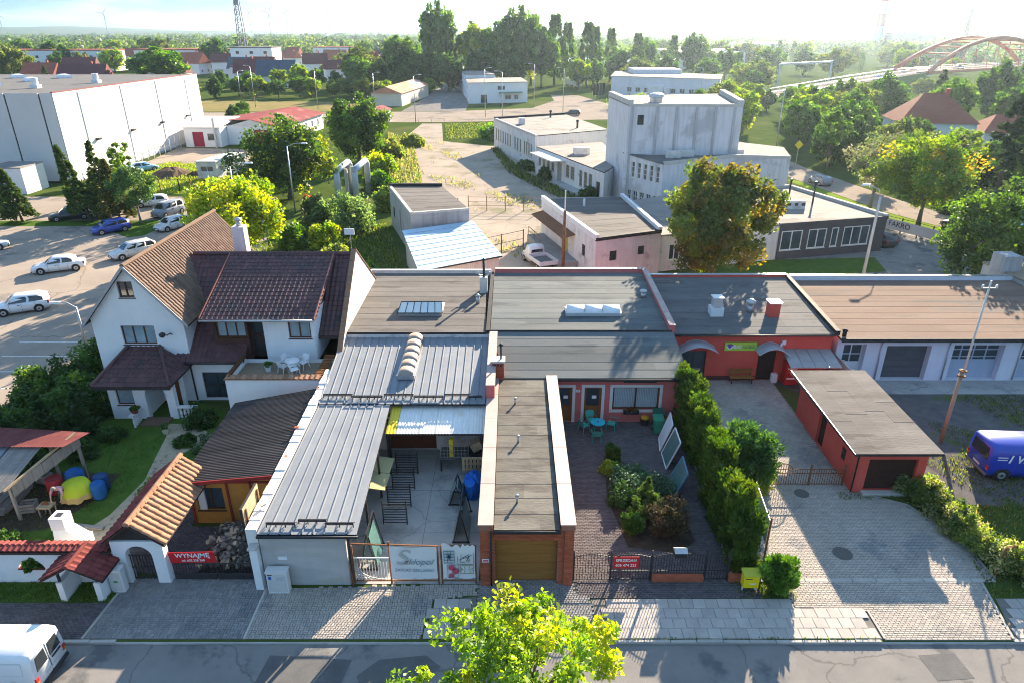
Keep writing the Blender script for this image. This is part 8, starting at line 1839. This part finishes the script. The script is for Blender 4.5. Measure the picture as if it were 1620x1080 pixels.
for i,(x,y,r,h,lb) in enumerate(((-24.9,29.8,1.0,1.3,'leafy bush behind the red shed roof sheet'),(-23.3,31.2,.9,1.1,'shaded bush between shed and conifers'),(-22.6,24.0,.8,.7,'low bush behind the garden wall beside the barbecue'),(-21.0,23.6,.6,.5,'small fern like bush behind the wall lunette'),(-24.3,23.3,1.0,.9,'ragged bush between garden wall and wood shed'),(-22.6,32.9,.8,.9,'rounded bush beside the porch window'),(-18.2,32.4,.7,.6,'low dark bush at the path edge below the porch'))):
 shrub('garden_shrub',lb,(x,y,0),r,h,DARK+[(.05,.08,.02)],24,120,.085,seed=640+i)
# ------------------------------------------------------------------ trees behind
tree('lime_tree','yellow green tree standing close behind the brown tiled roof',(-26.2,63,0),9.6,4.4,.22,YELLOWG+[(.12,.16,.03)],130,100,.24,seed=31,base=.1,lobes=.4)
tree('lime_tree','slender yellow green tree beside the street lamp',(-30.8,69,0),7.6,2.6,.16,YELLOWG+[(.3,.2,.03)],40,120,.24,seed=32,base=.1)
tree('broadleaf_tree','wide dark green tree with yellowing crown behind the house',(-30.5,94,0),10.2,6.6,.36,[(.035,.065,.015),(.05,.085,.018),(.20,.20,.03),(.10,.13,.025)],170,110,.28,seed=33,base=.1,lobes=.35,wts=[4,4,1.3,2])
tree('broadleaf_tree','tall dense green tree near the yard track',(-26.5,121,0),11.0,5.4,.34,[(.06,.11,.02),(.11,.17,.025),(.045,.08,.018)],150,100,.32,seed=34,base=.08)
tree('young_birch','thin pale young birch beside the maroon door workshop',(-38.8,119,0),8.5,1.7,.1,[(.13,.17,.05),(.1,.14,.04)],34,70,.26,seed=35,base=.15,shape='column',bark=BARK_L)
for i,(x,y,r,h,pal,lb) in enumerate(((-18.6,77.5,3.1,4.6,[(.13,.17,.06),(.17,.2,.08),(.1,.14,.05)],'rounded pale willow bush beside the heating pipes'),(-22.6,79.5,2.6,4.2,[(.13,.17,.06),(.09,.13,.04)],'pale willow bush in front of the dark tree'),(-24.6,82,1.0,3.6,[(.32,.09,.02),(.4,.16,.02),(.22,.05,.03)],'fiery orange sumac among the green bushes'),(-22.6,80,1.2,2.0,[(.16,.03,.03),(.1,.04,.03)],'dark red shrub beside the orange sumac'),(-20.0,71,2.0,2.6,YELLOWG,'yellow green bush behind the tiled ridge'),(-23.0,70,2.0,2.8,GREEN,'leafy bush between lamp and house'),(-17.4,64,1.9,2.2,[(.12,.15,.04),(.2,.2,.05)],'weedy bush in the back garden'),(-13.5,60,1.5,1.6,GREEN,'bush next to the blue lean-to'),(-16.0,87,2.2,3.2,[(.14,.18,.04),(.1,.14,.03)],'tall weeds beside the concrete hut'),(-9.8,57.5,.9,1.9,[(.2,.24,.05),(.15,.19,.04)],'bright conifer in front of the blue lean-to'),(-21.5,112,3.2,3.4,YELLOWG,'yellow green thicket beside the yard track'),(-22.5,128,3.4,3.8,[(.15,.18,.04),(.2,.2,.05)],'overgrown thicket near the red roof annex'),(-20,141,3,2.4,[(.24,.22,.05),(.16,.18,.04)],'tall dry weeds beside the entrance track'),(-19.5,100,2.6,2.6,GREEN,'green thicket under the heating pipes'),(4.9,59.4,.7,1.3,YELLOWG,'yellowing bush in front of the pick-up'),(-2.8,61.5,.7,1.2,YELLOWG,'weed tuft behind the blue lean-to corner'),(10.3,92,1.6,1.9,DARK,'dark bush growing against the side wing'),(5.2,107,1.8,1.8,DARK,'dark weeds along the derelict wing'),(2.2,115,1.8,1.5,DARK,'shaded weeds below the front wing windows'),(-2.6,152,5.5,2.4,GREEN,'clipped green hedge by the entrance lawn'),(4.5,155,5.5,2.2,GREEN,'clipped green hedge behind the front wing'),(36,212,9,2.2,[(.14,.19,.03),(.1,.15,.02)],'dense green planting on the roundabout'),(-36.5,80,1.4,1.2,[(.14,.17,.03),(.2,.18,.03)],'low bush behind the silver hatchback'))):
 shrub('bush',lb,(x,y,0),r,h,pal,40,110,.12+.0016*y,seed=300+i)
SPR=[(.045,.08,.022),(.065,.10,.024),(.09,.11,.025)]
for i,(x,y,h,r,ln,pal) in enumerate(((-51.2,81.6,9.2,1.7,(-2.2,.3),SPR),(-49.5,83.0,9.4,1.8,(-.6,0),SPR),(-47.3,81.2,7.6,1.9,(-.5,0),[(.09,.085,.02),(.07,.075,.02),(.11,.10,.025)]),(-59.2,81.2,6.4,1.7,(-.8,0),SPR),(-64.0,83.5,5.8,2.0,(-.5,0),SPR),(-55.5,90,3.2,1.5,(0,0),SPR))):
 tree('spruce',('spruce with strongly leaning top at the car park island','tall spruce between parked cars','golden brown spruce beside the blue hatchback','small leaning spruce near the plant room','dark spruce at the car park edge','low dark spruce on the grass strip')[i],(x,y,0),h,r,.13,pal,230,28,.17,seed=400+i,base=.16,shape='cone',mat=NEEDLE,lean=ln,cat='conifer')
tree('scots_pine','rounded pine with pale trunk on the car park island',(-44.6,80.6,0),6.6,3.0,.14,[(.06,.10,.03),(.08,.13,.035)],60,110,.17,seed=410,base=.3,mat=NEEDLE,bark=BARK_L,cat='conifer')
tree('young_tree','slim young tree against the white warehouse wall',(-60.2,107,0),6.2,1.8,.1,[(.09,.15,.02),(.12,.18,.03)],34,90,.2,seed=411,base=.15);tree('young_tree','pale young tree behind the spruces',(-50.3,88,0),7.2,1.9,.1,[(.14,.18,.03),(.1,.15,.03)],34,80,.2,seed=412,base=.15)
# right side trees
tree('street_maple','broad street maple with orange touches beside the bright road',(47.6,78.5,0),10.6,5.4,.26,[(.10,.15,.025),(.15,.18,.03),(.08,.12,.02),(.3,.2,.03)],140,90,.25,seed=421,base=.24,wts=[4,3,4,.8]);tree('street_tree','half bare purplish street tree with forked trunk',(46.8,88.5,0),9.8,4.4,.2,[(.15,.13,.09),(.12,.12,.06),(.1,.13,.05)],60,60,.22,seed=422,base=.3,bark=BARK_L);tree('street_tree','slim young street tree with thin trunk',(48.5,107,0),10.5,2.6,.1,[(.11,.17,.04),(.08,.13,.03)],40,90,.26,seed=423,base=.45)
tree('street_tree','leafy green tree behind the garage row',(41.4,57.5,0),9.0,4.3,.24,[(.06,.10,.02),(.09,.14,.025),(.045,.075,.018)],130,90,.22,seed=424,base=.06);tree('larch','light green feathery larch by the side street',(49.0,61,0),9.2,3.2,.18,[(.10,.16,.03),(.13,.18,.035)],100,80,.2,seed=425,base=.1,shape='cone',mat=LEAF)
tree('spruce','huge dark spruce towering beside the side street',(59.5,84,0),14.8,5.2,.3,[(.022,.042,.018),(.03,.055,.02)],170,70,.26,seed=426,base=.02,shape='cone',mat=NEEDLE,cat='conifer');tree('spruce','dark spruce rising behind the red roofed villa',(105,122,0),19,4.6,.3,SPR,130,60,.3,seed=427,base=.05,shape='cone',mat=NEEDLE,cat='conifer')
# prototypes for the many background trees, then copies
PROT=[('broadleaf_tree','round mid green tree',GREEN+[(.1,.14,.03)],'round',11,4.8,.18),('broadleaf_tree','pale yellow green tree',YELLOWG+[(.12,.16,.04)],'round',10,4.2,.16),('broadleaf_tree','dark dense tree',DARK,'round',12,5.0,.1),('poplar','slender upright poplar',GREEN+[(.09,.12,.03)],'column',18,3.0,.1),('spruce','pointed dark spruce',SPR,'cone',13,3.2,.05),('broadleaf_tree','broad olive green tree',[(.10,.12,.03),(.075,.1,.025),(.14,.14,.03)],'round',11,6.0,.12)]
protos=[];placed={}
for i,(nm,lb,pal,shp,h,r,bs_f) in enumerate(PROT):protos.append((tree(nm,lb,(0,0,0),h,r,.28,pal,110 if shp !='cone' else 150,52 if shp !='cone' else 30,.46 if shp !='cone' else .34,seed=500+i,base=bs_f,shape=shp,mat=NEEDLE if shp=='cone' else LEAF),h))
def put(i,x,y,h,where,wide=1.0):
 root,ph=protos[i];s=h/ph;lb=PROT[i][1]+' '+where;gr=PROT[i][0].replace('_',' ')+'s '+where
 if i not in placed:placed[i]=1;root.location=(x,y,-.05);root.scale=(s*wide,s*wide,s);root.rotation_euler=(0,0,random.uniform(0,6.28));tag(root,lb,root['category'],gr+', '+PROT[i][1]);return root
 return dup(root,(x,y,-.05),random.uniform(0,6.28),(s*wide,s*wide,s),lb,gr+', '+PROT[i][1])
W1,W2,W3,W4,W5='along the side street wood','beyond the elevated road','in the tall grove behind the office','among the distant houses','on the plain towards the horizon'
for (x,y,h,i,w) in ((54,118,8.5,2,1),(58,124,9,2,1.1),(62,130,9.5,0,1.1),(56,138,9,0,1),(61,146,10,1,1.1),(68,138,8,2,1),(66,120,7.5,5,1),(72,126,7,0,1),(62,108,6.5,2,1.2),(69,112,6.5,5,1.1),(76,118,6.5,1,1),(64,97,6,2,1.2),(72,102,7,0,1.1),(80,108,7,2,1),(86,116,7,0,1),(66,160,9.5,2,1.1),(74,156,9.5,0,1),(80,166,10,5,1),(71,172,9.5,1,1),(90,172,11,2,1),(98,160,11.5,0,1.1),(106,150,11,2,1.1),(114,158,13,2,1),(122,150,12,0,1),(112,138,10,2,1.1),(120,132,11,4,1),(128,142,14,4,1),(104,176,13,4,1.1),(118,176,14,2,1),(132,166,14,0,1),(86,186,10,0,1),(98,190,11,2,1),(52,160,9,1,.9),(50,172,10,5,.9),(56,186,8,1,1),(70,78,9,4,1.2),(78,88,10,2,1.2),(86,96,9,0,1.1),(66,70,7,1,1),(76,66,9,0,1.2),(94,106,12,4,1.2),(100,112,9,2,1),(64,58,6,5,1),(52,98,4,5,1.1),(110,98,12,2,1.2),(92,84,11,4,1.2),(128,120,14,4,1.2),(138,130,15,2,1.1),(142,150,17,4,1.1),(60,92,5,5,1.2)):put(i,x,y,h,W1,w)
for (x,y,h,i,w) in ((-30,300,31,0,.62),(-15,306,25,1,.7),(-6,300,24,0,.8),(3,302,29.5,0,.72),(8,310,27,1,.7),(12,298,22,0,.8),(18,312,27,3,1),(24,320,24,3,.9),(31,305,24,3,1),(35,312,22.5,3,.9),(44,330,22,3,.9),(56,330,20,3,1),(62,345,18,0,.8),(74,340,19,3,1),(86,350,20,0,.8),(26,285,12,1,1),(32,290,11,0,1),(-24,275,13,2,1.2),(-33,280,14,2,1.2),(-42,282,14,2,1.3),(-50,275,11,2,1.3),(-40,268,9,2,1.3),(-30,264,6,1,1),(-60,285,12,0,1.2),(-12,290,14,2,1.2),(0,284,12,2,1.2),(52,300,11,5,1.2),(64,305,12,2,1.2),(80,300,11,0,1.2),(92,292,10,1,1.2),(46,318,13,2,1.2)):put(i,x,y,h,W3,w)
rs=random.Random(77)
for k in range(56):# between elevated road and the logistics area, right background
 x=rs.uniform(70,330);y=rs.uniform(max(260,230+(x-60)*.95),620);put(rs.choice((0,0,1,2,5,5,3)),x,y,rs.uniform(8,15),W2,rs.uniform(1,1.35))
for k in range(30):x=rs.uniform(150,300);y=rs.uniform(150,255);put(rs.choice((0,2,4,2,5)),x,y,rs.uniform(9,15),W2,rs.uniform(1,1.3))
put(0,-144,300,15,W4,1.9)
for k in range(16):put(rs.choice((0,0,1,2,5)),-112+k*4.6+rs.uniform(-2,2),247+rs.uniform(-3,16),rs.uniform(4.5,7.5),W4,rs.uniform(1,1.4))
for k in range(14):put(rs.choice((0,1,2,5)),rs.uniform(50,78),rs.uniform(152,216),rs.uniform(5.5,9),W1,rs.uniform(1,1.3))
for k in range(10):f_=rs.uniform(0,1);put(rs.choice((0,2,5)),84+60*f_+rs.uniform(-4,8),232+36*f_-rs.uniform(6,16),rs.uniform(4,6.5),W1,rs.uniform(1.1,1.4))
for k in range(46):
 y=rs.uniform(372,700);x=-y*rs.uniform(.12,.86);put(rs.choice((0,0,1,2,2,5,5,4)),x,y,rs.uniform(7,13.5) if y<400 else rs.uniform(9,17),W4,rs.uniform(.9,1.3))
for (x,y,h,i,w) in ((-103,285,7,0,1.1),(-90,282,8,1,1.1),(-82,280,10,1,1),(-76,284,8,0,1.1),(-68,282,7,2,1),(-116,290,7,2,1),(-62,300,15,5,1),(-50,330,19,0,1.1),(-240,300,14,0,1),(-218,320,16,5,.9),(-185,290,9,4,1.2),(-172,260,6,0,1),(-124,258,5,0,1.2),(-72,192,4,0,1.2),(-66,170,5,2,1.2),(-61,163,4.5,0,1.2)):put(i,x,y,h,W4,w)
# far woods that read as one mass
g=np.random.default_rng(3);N=5600;yy=400*(9.0**g.random(N));ang=g.uniform(-.82,.82,N);xx=np.tan(ang)*yy;hh=g.uniform(7,13,N)*(1+.4*(g.random(N)<.12));keep=~((np.abs(xx-200)<120) & (yy<700)) & ~((xx<-.1*yy) & (yy<620))
hill=40*np.exp(-((yy-3600)/900)**2)*(.7+.3*np.sin(xx/700+1))*np.where(xx<600,1,.35)
cen=np.stack([xx,yy,hh*.5+hill*0-0],1)[keep];hh=hh[keep]
p,idx,d=clump_points(g,cen,np.stack([hh*.62,hh*.62,hh*.5],1),52,.55)
cards('far_woods',p,np.repeat(1.9+cen[:,1]*.0011,52),tint(g,idx,len(cen),[(.05,.08,.022),(.07,.1,.028),(.1,.12,.035),(.035,.06,.02)],clump=.25),LEAF,None,kind='stuff',seed=4,aspect=1.2)
# grasses and weeds
def tufts(name,pts,h,pal,seed,wide=.25):
 g=np.random.default_rng(seed);n=len(pts);p=np.array([(x,y,0) for x,y in pts]);hh=h*g.uniform(.5,1.3,n);p[:,2]=hh*.42
 dirs=np.stack([g.normal(size=n)*.35,g.normal(size=n)*.35,np.ones(n)],1);pal=np.array(pal)
 o=cards(name,p,hh*wide,pal[g.choice(len(pal),n)]*(1+g.normal(size=(n,1))*.2),LEAF,None,kind='stuff',aspect=1/wide,seed=seed,dirs=dirs*3);return o
def scatter(poly,n,seed,mask=None):
 rs=random.Random(seed);xs=[q[0] for q in poly];ys=[q[1] for q in poly];out=[]
 while len(out)<n:
  x,y=rs.uniform(min(xs),max(xs)),rs.uniform(min(ys),max(ys));c=False;j=len(poly)-1
  for i in range(len(poly)):
   if (poly[i][1]>y) !=(poly[j][1]>y) and x<(poly[j][0]-poly[i][0])*(y-poly[i][1])/(poly[j][1]-poly[i][1])+poly[i][0]:c=not c
   j=i
  if c and (mask is None or mask(x,y)):out.append((x,y))
 return out
GR=[(.07,.12,.02),(.10,.15,.025),(.13,.17,.03)];DRYG=[(.26,.23,.075),(.19,.20,.055),(.13,.17,.04),(.32,.26,.12)]
blob=lambda s,th:(lambda x,y:math.sin(x*s+1.3)*math.cos(y*s*.8+.5)+.5*math.sin(x*s*2.3+y*s*1.7)>th)
tufts('verge_grass_blades',scatter([(-30,20.8),(-16.3,20.8),(-16.2,21.85),(-30,21.85)],5000,1),.12,GR,1)
tufts('lawn_grass_blades',scatter([(-27,22.2),(-21,22.2),(-19.3,27),(-19.8,33),(-24,34),(-27,30)],7000,2),.1,GR,2)
tufts('gravel_yard_grass',scatter([(20.8,27),(38,25.5),(38,38),(21.3,38)],9000,3,blob(.5,.25)),.16,GR+[(.2,.2,.05)],3)
tufts('street_edge_weeds',scatter([(19.5,21),(34,21),(34,27),(21,27)],5200,4),.22,GR+DRYG[:2],4);tufts('kerb_weeds',scatter([(3,18.98),(14,18.98),(14,18.9),(3,18.9)],260,5)+scatter([(9.3,20.95),(11.6,20.95),(11.6,21.9),(9.3,21.9)],700,6)+scatter([(16.2,27.4),(20.4,27.4),(20.4,28.0),(16.2,28.0)],700,7),.12,GR,5)
tufts('yard_weeds',scatter([(-15.5,92),(-4.2,74),(3,62),(9,66),(7,86),(-6,112),(-13,146),(-20,150),(-18,120)],1500,8,blob(.33,.5)),.4,DRYG,6,.3)
tufts('track_weeds',scatter([(-21,148),(-16.5,122),(-11.5,92),(-6,78),(-12,82),(-17.5,100),(-22,122),(-28,160)],5000,9),.55,DRYG[:3]+GR[:1],7,.3);tufts('back_garden_grass',scatter([(-27,53),(-10.9,51.5),(-8.5,55),(-11,65),(-15,80),(-27,78)],9000,10),.4,GR+DRYG[1:3],8,.3)
tufts('meadow_grass',scatter([(-62,97),(-33.5,96.5),(-30,112),(-40,116),(-60,122)],7000,11),.4,[(.2,.26,.04),(.16,.22,.03),(.26,.28,.05)],9,.35);tufts('wing_weeds',scatter([(1.5,113),(11,90),(8.2,89),(-.5,112),(-4,136),(-3,138)],2200,12),.7,DARK+GR+[(.2,.16,.08)],10,.3);tufts('entrance_grass',scatter([(-14,150),(10,158),(8,178),(-16.5,176)],3000,13),.5,GR+DRYG[1:3],11,.4)
# ------------------------------------------------------------------ far background
RT=[M('far_roof_red',(.28,.09,.06),(.34,.12,.08),scale=.5,rough=.85),M('far_roof_maroon',(.13,.05,.05),(.16,.06,.06),scale=.5,rough=.8),M('far_roof_slate',(.06,.085,.12),(.08,.11,.15),scale=.5,rough=.6)]
YW=M('yellow_render',(.62,.52,.22),(.66,.56,.28),scale=.5,rough=.9)
for (x,y,w,d,h,rise,rz,wm_,rm,lb) in ((-96,300,15,10,4.5,6.0,.1,WHITE,2,'white house with steep dark blue roof among the trees'),(-112,312,11,9,5,5.5,.2,WHITE,1,'white house with tall maroon roof beside the blue roof'),(-168,288,17,11,4.5,5.0,.15,YW,1,'yellow house with dark maroon roof near the warehouse'),(-192,300,14,10,4,5.5,-.1,WHITE,0,'house with steep red roof beside the yellow house'),(-214,282,18,11,3.5,4,.3,WHITE,0,'low white house with red roof beyond the warehouse'),(-152,330,12,10,4,5,.1,WHITE,1,'house with brown roof behind the wide willow'),(-60,330,11,9,5,3,.3,M('orange_render',(.55,.3,.16),(.6,.34,.2),scale=.5,rough=.9),0,'orange gabled house at the grove edge'),(-48,318,9,14,6.5,2,.2,WHITE_D,1,'grey house with dark gable at the grove edge'),(-128,350,12,9,5,5,0,WHITE,2,'house with slate roof in the second row'),(-82,345,12,9,5,4,.4,WHITE,1,'house with maroon roof half hidden by trees'),(-240,330,14,10,5,5,0,WHITE,0,'house with red roof beyond the warehouse corner'),(-205,350,14,10,5,5,.2,WHITE,1,'house with brown roof between the warehouse and the apartment blocks')):
 gabled('far_house',lb,x,y,w,d,h,rise,rz,wm_,RT[rm],simple_ops(w,d,h,1 if h<5 else 2))
for k in range(26):
 y=random.uniform(335,600);x=-y*random.uniform(.13,.8);rm=k % 3
 gabled('far_house',('small white house with red tile roof in the distant town','small white house with maroon roof in the distant town','small white house with slate roof in the distant town')[rm],x,y,random.uniform(10,15),9,random.uniform(4.5,6),random.uniform(4,5.5),random.uniform(-.5,.5),WHITE,RT[rm],simple_ops(10,9,4.5,1),group=('red roofed houses of the distant town','maroon roofed houses of the distant town','slate roofed houses of the distant town')[rm])
for (x,y,w,d,h,lb,rm) in ((-270,430,80,20,11,'long white apartment block beyond the warehouse roof',0),(-190,440,60,18,11,'white apartment block with red roof edge',0),(-138,400,22,16,13,'grey and white apartment block behind the willow',2),(-118,330,14,10,6.5,'small pale flat roofed block beside the wide willow',1),(-130,560,36,16,10,'low white block between distant trees',0),(-72,360,14,10,7,'white flat roofed house behind the lamp posts',2)):
 t=thing('apartment_block',lb,'building',(x,y,0));poly=[(x-w/2,y-d/2),(x+w/2,y-d/2),(x+w/2,y+d/2),(x-w/2,y+d/2)];n=int(w/6);k={'nx':1,'fw':.15,'sill':False}
 walls(t,poly,0,h,WHITE,{0:[(w*(i+.5)/n-1,w*(i+.5)/n+1,1+f*3,2.6+f*3,'win',k) for i in range(n) for f in range(int(h/3.2))]});flat_roof(t,poly,h,RT[rm] if rm<2 else ROOF_D,.01,.6)
def turbine(x,y,hub,r_,a0):
 t=thing('wind_turbine','white three bladed wind turbine on the horizon','wind turbine',(x,y,0),0,'wind turbines on the horizon');b=MB();b.tube([(0,0,0),(0,0,hub)],[3.2,2.2],8);build('tower',b,TURB,t,local=True);b=MB();b.tube([(0,-6,hub),(0,6,hub)],3,8);build('nacelle',b,TURB,t,local=True)
 for k in range(3):a=a0+k*2.094;b=MB();b.tube([(0,-7,hub),(math.sin(a)*r_*.25,-7,hub+math.cos(a)*r_*.25),(math.sin(a)*r_,-7,hub+math.cos(a)*r_)],[1.6,3.2,.8],5);build('blade',b,TURB,t,local=True)
TURB=flat('turbine_grey',(.16,.17,.19),.6)
for i,px in enumerate((5,170,398,418,428,455,462,508,522,575)):Y=4200+250*(i % 4);turbine((px-810)/1080*(Y*.911)*1.0,Y,105+12*(i % 3),46,i*.7)
# lattice mast
t=thing('lattice_mast','tall steel lattice radio mast beyond the houses','mast',(-217,600,0));H_=66;
for sx in (-1,1):
 for sy in (-1,1):b=MB();b.bar((-217+sx*3,600+sy*3,0),(-217+sx*.9,600+sy*.9,H_),.6);build('leg',b,TURB,t)
b=MB()
for i in range(18):
 z0,z1=H_*i/18,H_*(i+1)/18;a,c=3-2.1*i/18,3-2.1*(i+1)/18
 for s in (-1,1):b.bar((-217-a*s,600-a,z0),(-217+c*s,600-c,z1),.3);b.bar((-217-c,600-c,z1),(-217+c,600-c,z1),.3)
build('bracing',b,TURB,t,kind='stuff')
for z in (40,46,58):b=MB();b.cyl(-217,598,z,z+4,1.6);build('antenna_drum',b,TURB,t)
# power station chimneys
def stack(label,x,y,h,r0,r1,bands):
 t=thing('factory_chimney',label,'chimney',(x,y,0));n=len(bands)
 for i,m_ in enumerate(bands):b=MB();a,c=i/n,(i+1)/n;b.tube([(x,y,h*a),(x,y,h*c)],[r0+(r1-r0)*a,r0+(r1-r0)*c],16,cap=(i==n-1));build('shaft_band',b,m_,t,smooth=True)
SW,SR=flat('stack_white',(.66,.64,.62),.9),flat('stack_red',(.48,.12,.09),.9)
stack('tall red and white banded power station chimney',441,900,120,5.2,3.3,[SW,SW,SR,SW,SR,SW,SR,SW,SR]);stack('thin brown chimney beyond the arch bridge',546,900,46,3,2,[flat('stack_brown',(.30,.2,.15),.9)]*2);stack('short grey chimney beside the power station',522,1000,31,3,2.6,[SW])
t=thing('boiler_house','dark blocky boiler house near the banded chimney','building',(525,1000,0));b=MB();b.box(492,562,985,1020,0,17);build('main_block',b,ROOF_D,t);b=MB();b.box(505,540,990,1015,17,20);build('upper_block',b,ROOF_D,t)
t=thing('guyed_mast','thin mast standing on the horizon','mast',(250,1200,0));b=MB();b.tube([(250,1200,0),(250,1200,66)],[1.2,.5],6);build('shaft',b,TURB,t)
for z in (40,52,58):b=MB();b.box(247,253,1199,1201,z,z+1.2);build('cross_arm',b,TURB,t)
# elevated road with tied arch bridge
path=[(50,214,.05),(76,243,.3),(100,263,1.0),(128,278,3.6),(157,290,6.4),(195,308,7.6),(234,327,7.8),(310,366,6)]
dirs=[]
for i in range(len(path)):a=Vector(path[max(0,i-1)][:2]);c=Vector(path[min(len(path)-1,i+1)][:2]);q=(c-a).normalized();dirs.append(Vector((q.y,-q.x)))
off=lambda i,o,dz=0:(path[i][0]+dirs[i].x*o,path[i][1]+dirs[i].y*o,path[i][2]+dz)
b=MB();n=len(path)
for i in range(n-1):b.quad(off(i,7),off(i+1,7),off(i+1,-7),off(i,-7))
struct('elevated_road',b,ASPHALT_L);b=MB()
for i in range(n-1):
 if i<4 or i>5:b.quad(off(i,7.3,-.05),(off(i,16)[0],off(i,16)[1],-.1),(off(i+1,16)[0],off(i+1,16)[1],-.1),off(i+1,7.3,-.05));b.quad(off(i,-7.3,-.05),off(i+1,-7.3,-.05),(off(i+1,-16)[0],off(i+1,-16)[1],-.1),(off(i,-16)[0],off(i,-16)[1],-.1))
struct('road_embankment',b,LAWN)
t=thing('crash_barrier','steel crash barriers along the elevated road','barrier',(76,243,0))
for o in (7,0.2,-7):b=MB();b.tube([off(i,o,.75) for i in range(n)],.16,4);build('rail',b,GALV if o else M('green_barrier',(.16,.3,.2),(.2,.34,.24),scale=1,rough=.6),t);bb=MB();[bb.bar(lerp(off(i,o),off(i+1,o),k/8),lerp(off(i,o,.8),off(i+1,o,.8),k/8),.14) for i in range(n-1) for k in range(8)];build('barrier_posts',bb,GALV,t,kind='stuff')
t=thing('arch_bridge','orange steel tied arch bridge on the elevated road','bridge',(185,305,0));OB=M('bridge_orange',(.50,.17,.10),(.56,.21,.13),scale=.3,rough=.7)
A_,B2=Vector(path[4]),Vector(path[6]);DR=(B2-A_).normalized();NR=Vector((DR.y,-DR.x,0));SP=(B2-A_).length;arcs={}
for o in (8,-8):
 pts=[]
 for k in range(25):f=k/24;pts.append(A_+DR*SP*f+NR*o*(1-.25*math.sin(math.pi*f))+Vector((0,0,11.5*4*f*(1-f))))
 arcs[o]=pts;b=MB();b.tube(pts,.8,6);build('arch_rib',b,OB,t)
 for k in range(2,23,2):b=MB();q=A_+DR*SP*k/24+NR*o;b.tube([pts[k],q],.12,5);build('hanger',b,OB,t)
 b=MB();b.tube([A_+NR*o,B2+NR*o],.7,4);build('tie_beam',b,OB,t)
for k in range(4,21,2):b=MB();b.tube([arcs[8][k],arcs[-8][k]],.32,5);build('cross_brace',b,OB,t)
b=MB();[b.quad(off(i,8,-.3),off(i+1,8,-.3),off(i+1,-8,-.3),off(i,-8,-.3)) for i in (4,5)];build('deck',b,CONC_D,t)
for f in (0,1):q=A_+DR*SP*f;b=MB();b.hexa([tuple(q+NR*s*9+DR*d_+Vector((0,0,z))) for z in (-q.z,-.7) for s,d_ in ((1,-1.2),(1,1.2),(-1,1.2),(-1,-1.2))]);build('pier',b,CONC_L,t)
t=thing('sign_gantry','overhead road sign gantry beside the bridge ramp','gantry',(118,290,0));b=MB();b.bar((108,296,0),(108,296,9),.7);b.bar((132,304,0),(132,304,10),.6);build('posts',b,LAG,t,kind='stuff');b=MB();b.bar((108,296,9),(132,304,9.6),.7);build('beam',b,LAG,t)
for (f,lb,pm) in ((3.4,'silver car driving down the elevated road',SILVER),(4.6,'grey car on the arch bridge approach',GREYP)):i=int(f);q=lerp(off(i,3.2),off(i+1,3.2),f-i);car(lb,(q[0],q[1],q[2]+.02),math.atan2(path[i+1][1]-path[i][1],path[i+1][0]-path[i][0]),pm,'sedan')
# low hills on the horizon
b=MB();nx,ny=60,10;v=[]
for j in range(ny+1):
 for i in range(nx+1):f=i/nx;y=3000+j*420;x=(f-.5)*2.2*y;e=math.sin(math.pi*j/ny);hgt=e*(46*(.62+.38*math.sin(x/620+.6))*(1 if x<300 else max(.3,1-(x-300)/1800))+7*math.sin(x/170)+4*math.sin(x/61));v.append((x,y,max(-2,hgt)-1))
b.add(v,[(j*(nx+1)+i,j*(nx+1)+i+1,(j+1)*(nx+1)+i+1,(j+1)*(nx+1)+i) for j in range(ny) for i in range(nx)]);struct('hills',b,M('wooded_hills',(.03,.055,.022),(.06,.09,.035),scale=.02,rough=1,bump=1,bscale=.08))
# haze: even pale air round the whole scene
b=MB();b.box(-9500,9500,-500,9500,-1.5,172);hz_=build('haze',b,M('haze_tmp',(1,1,1)),None,kind='stuff');m=bpy.data.materials.new('haze');m.use_nodes=True;m.node_tree.nodes.clear()
vo=m.node_tree.nodes.new('ShaderNodeOutputMaterial');pv_=m.node_tree.nodes.new('ShaderNodeVolumePrincipled');pv_.inputs['Color'].default_value=(.64,.82,1,1);pv_.inputs['Density'].default_value=0.00011;pv_.inputs['Anisotropy'].default_value=.72
m.node_tree.links.new(pv_.outputs[0],vo.inputs['Volume']);hz_.data.materials.clear();hz_.data.materials.append(m)
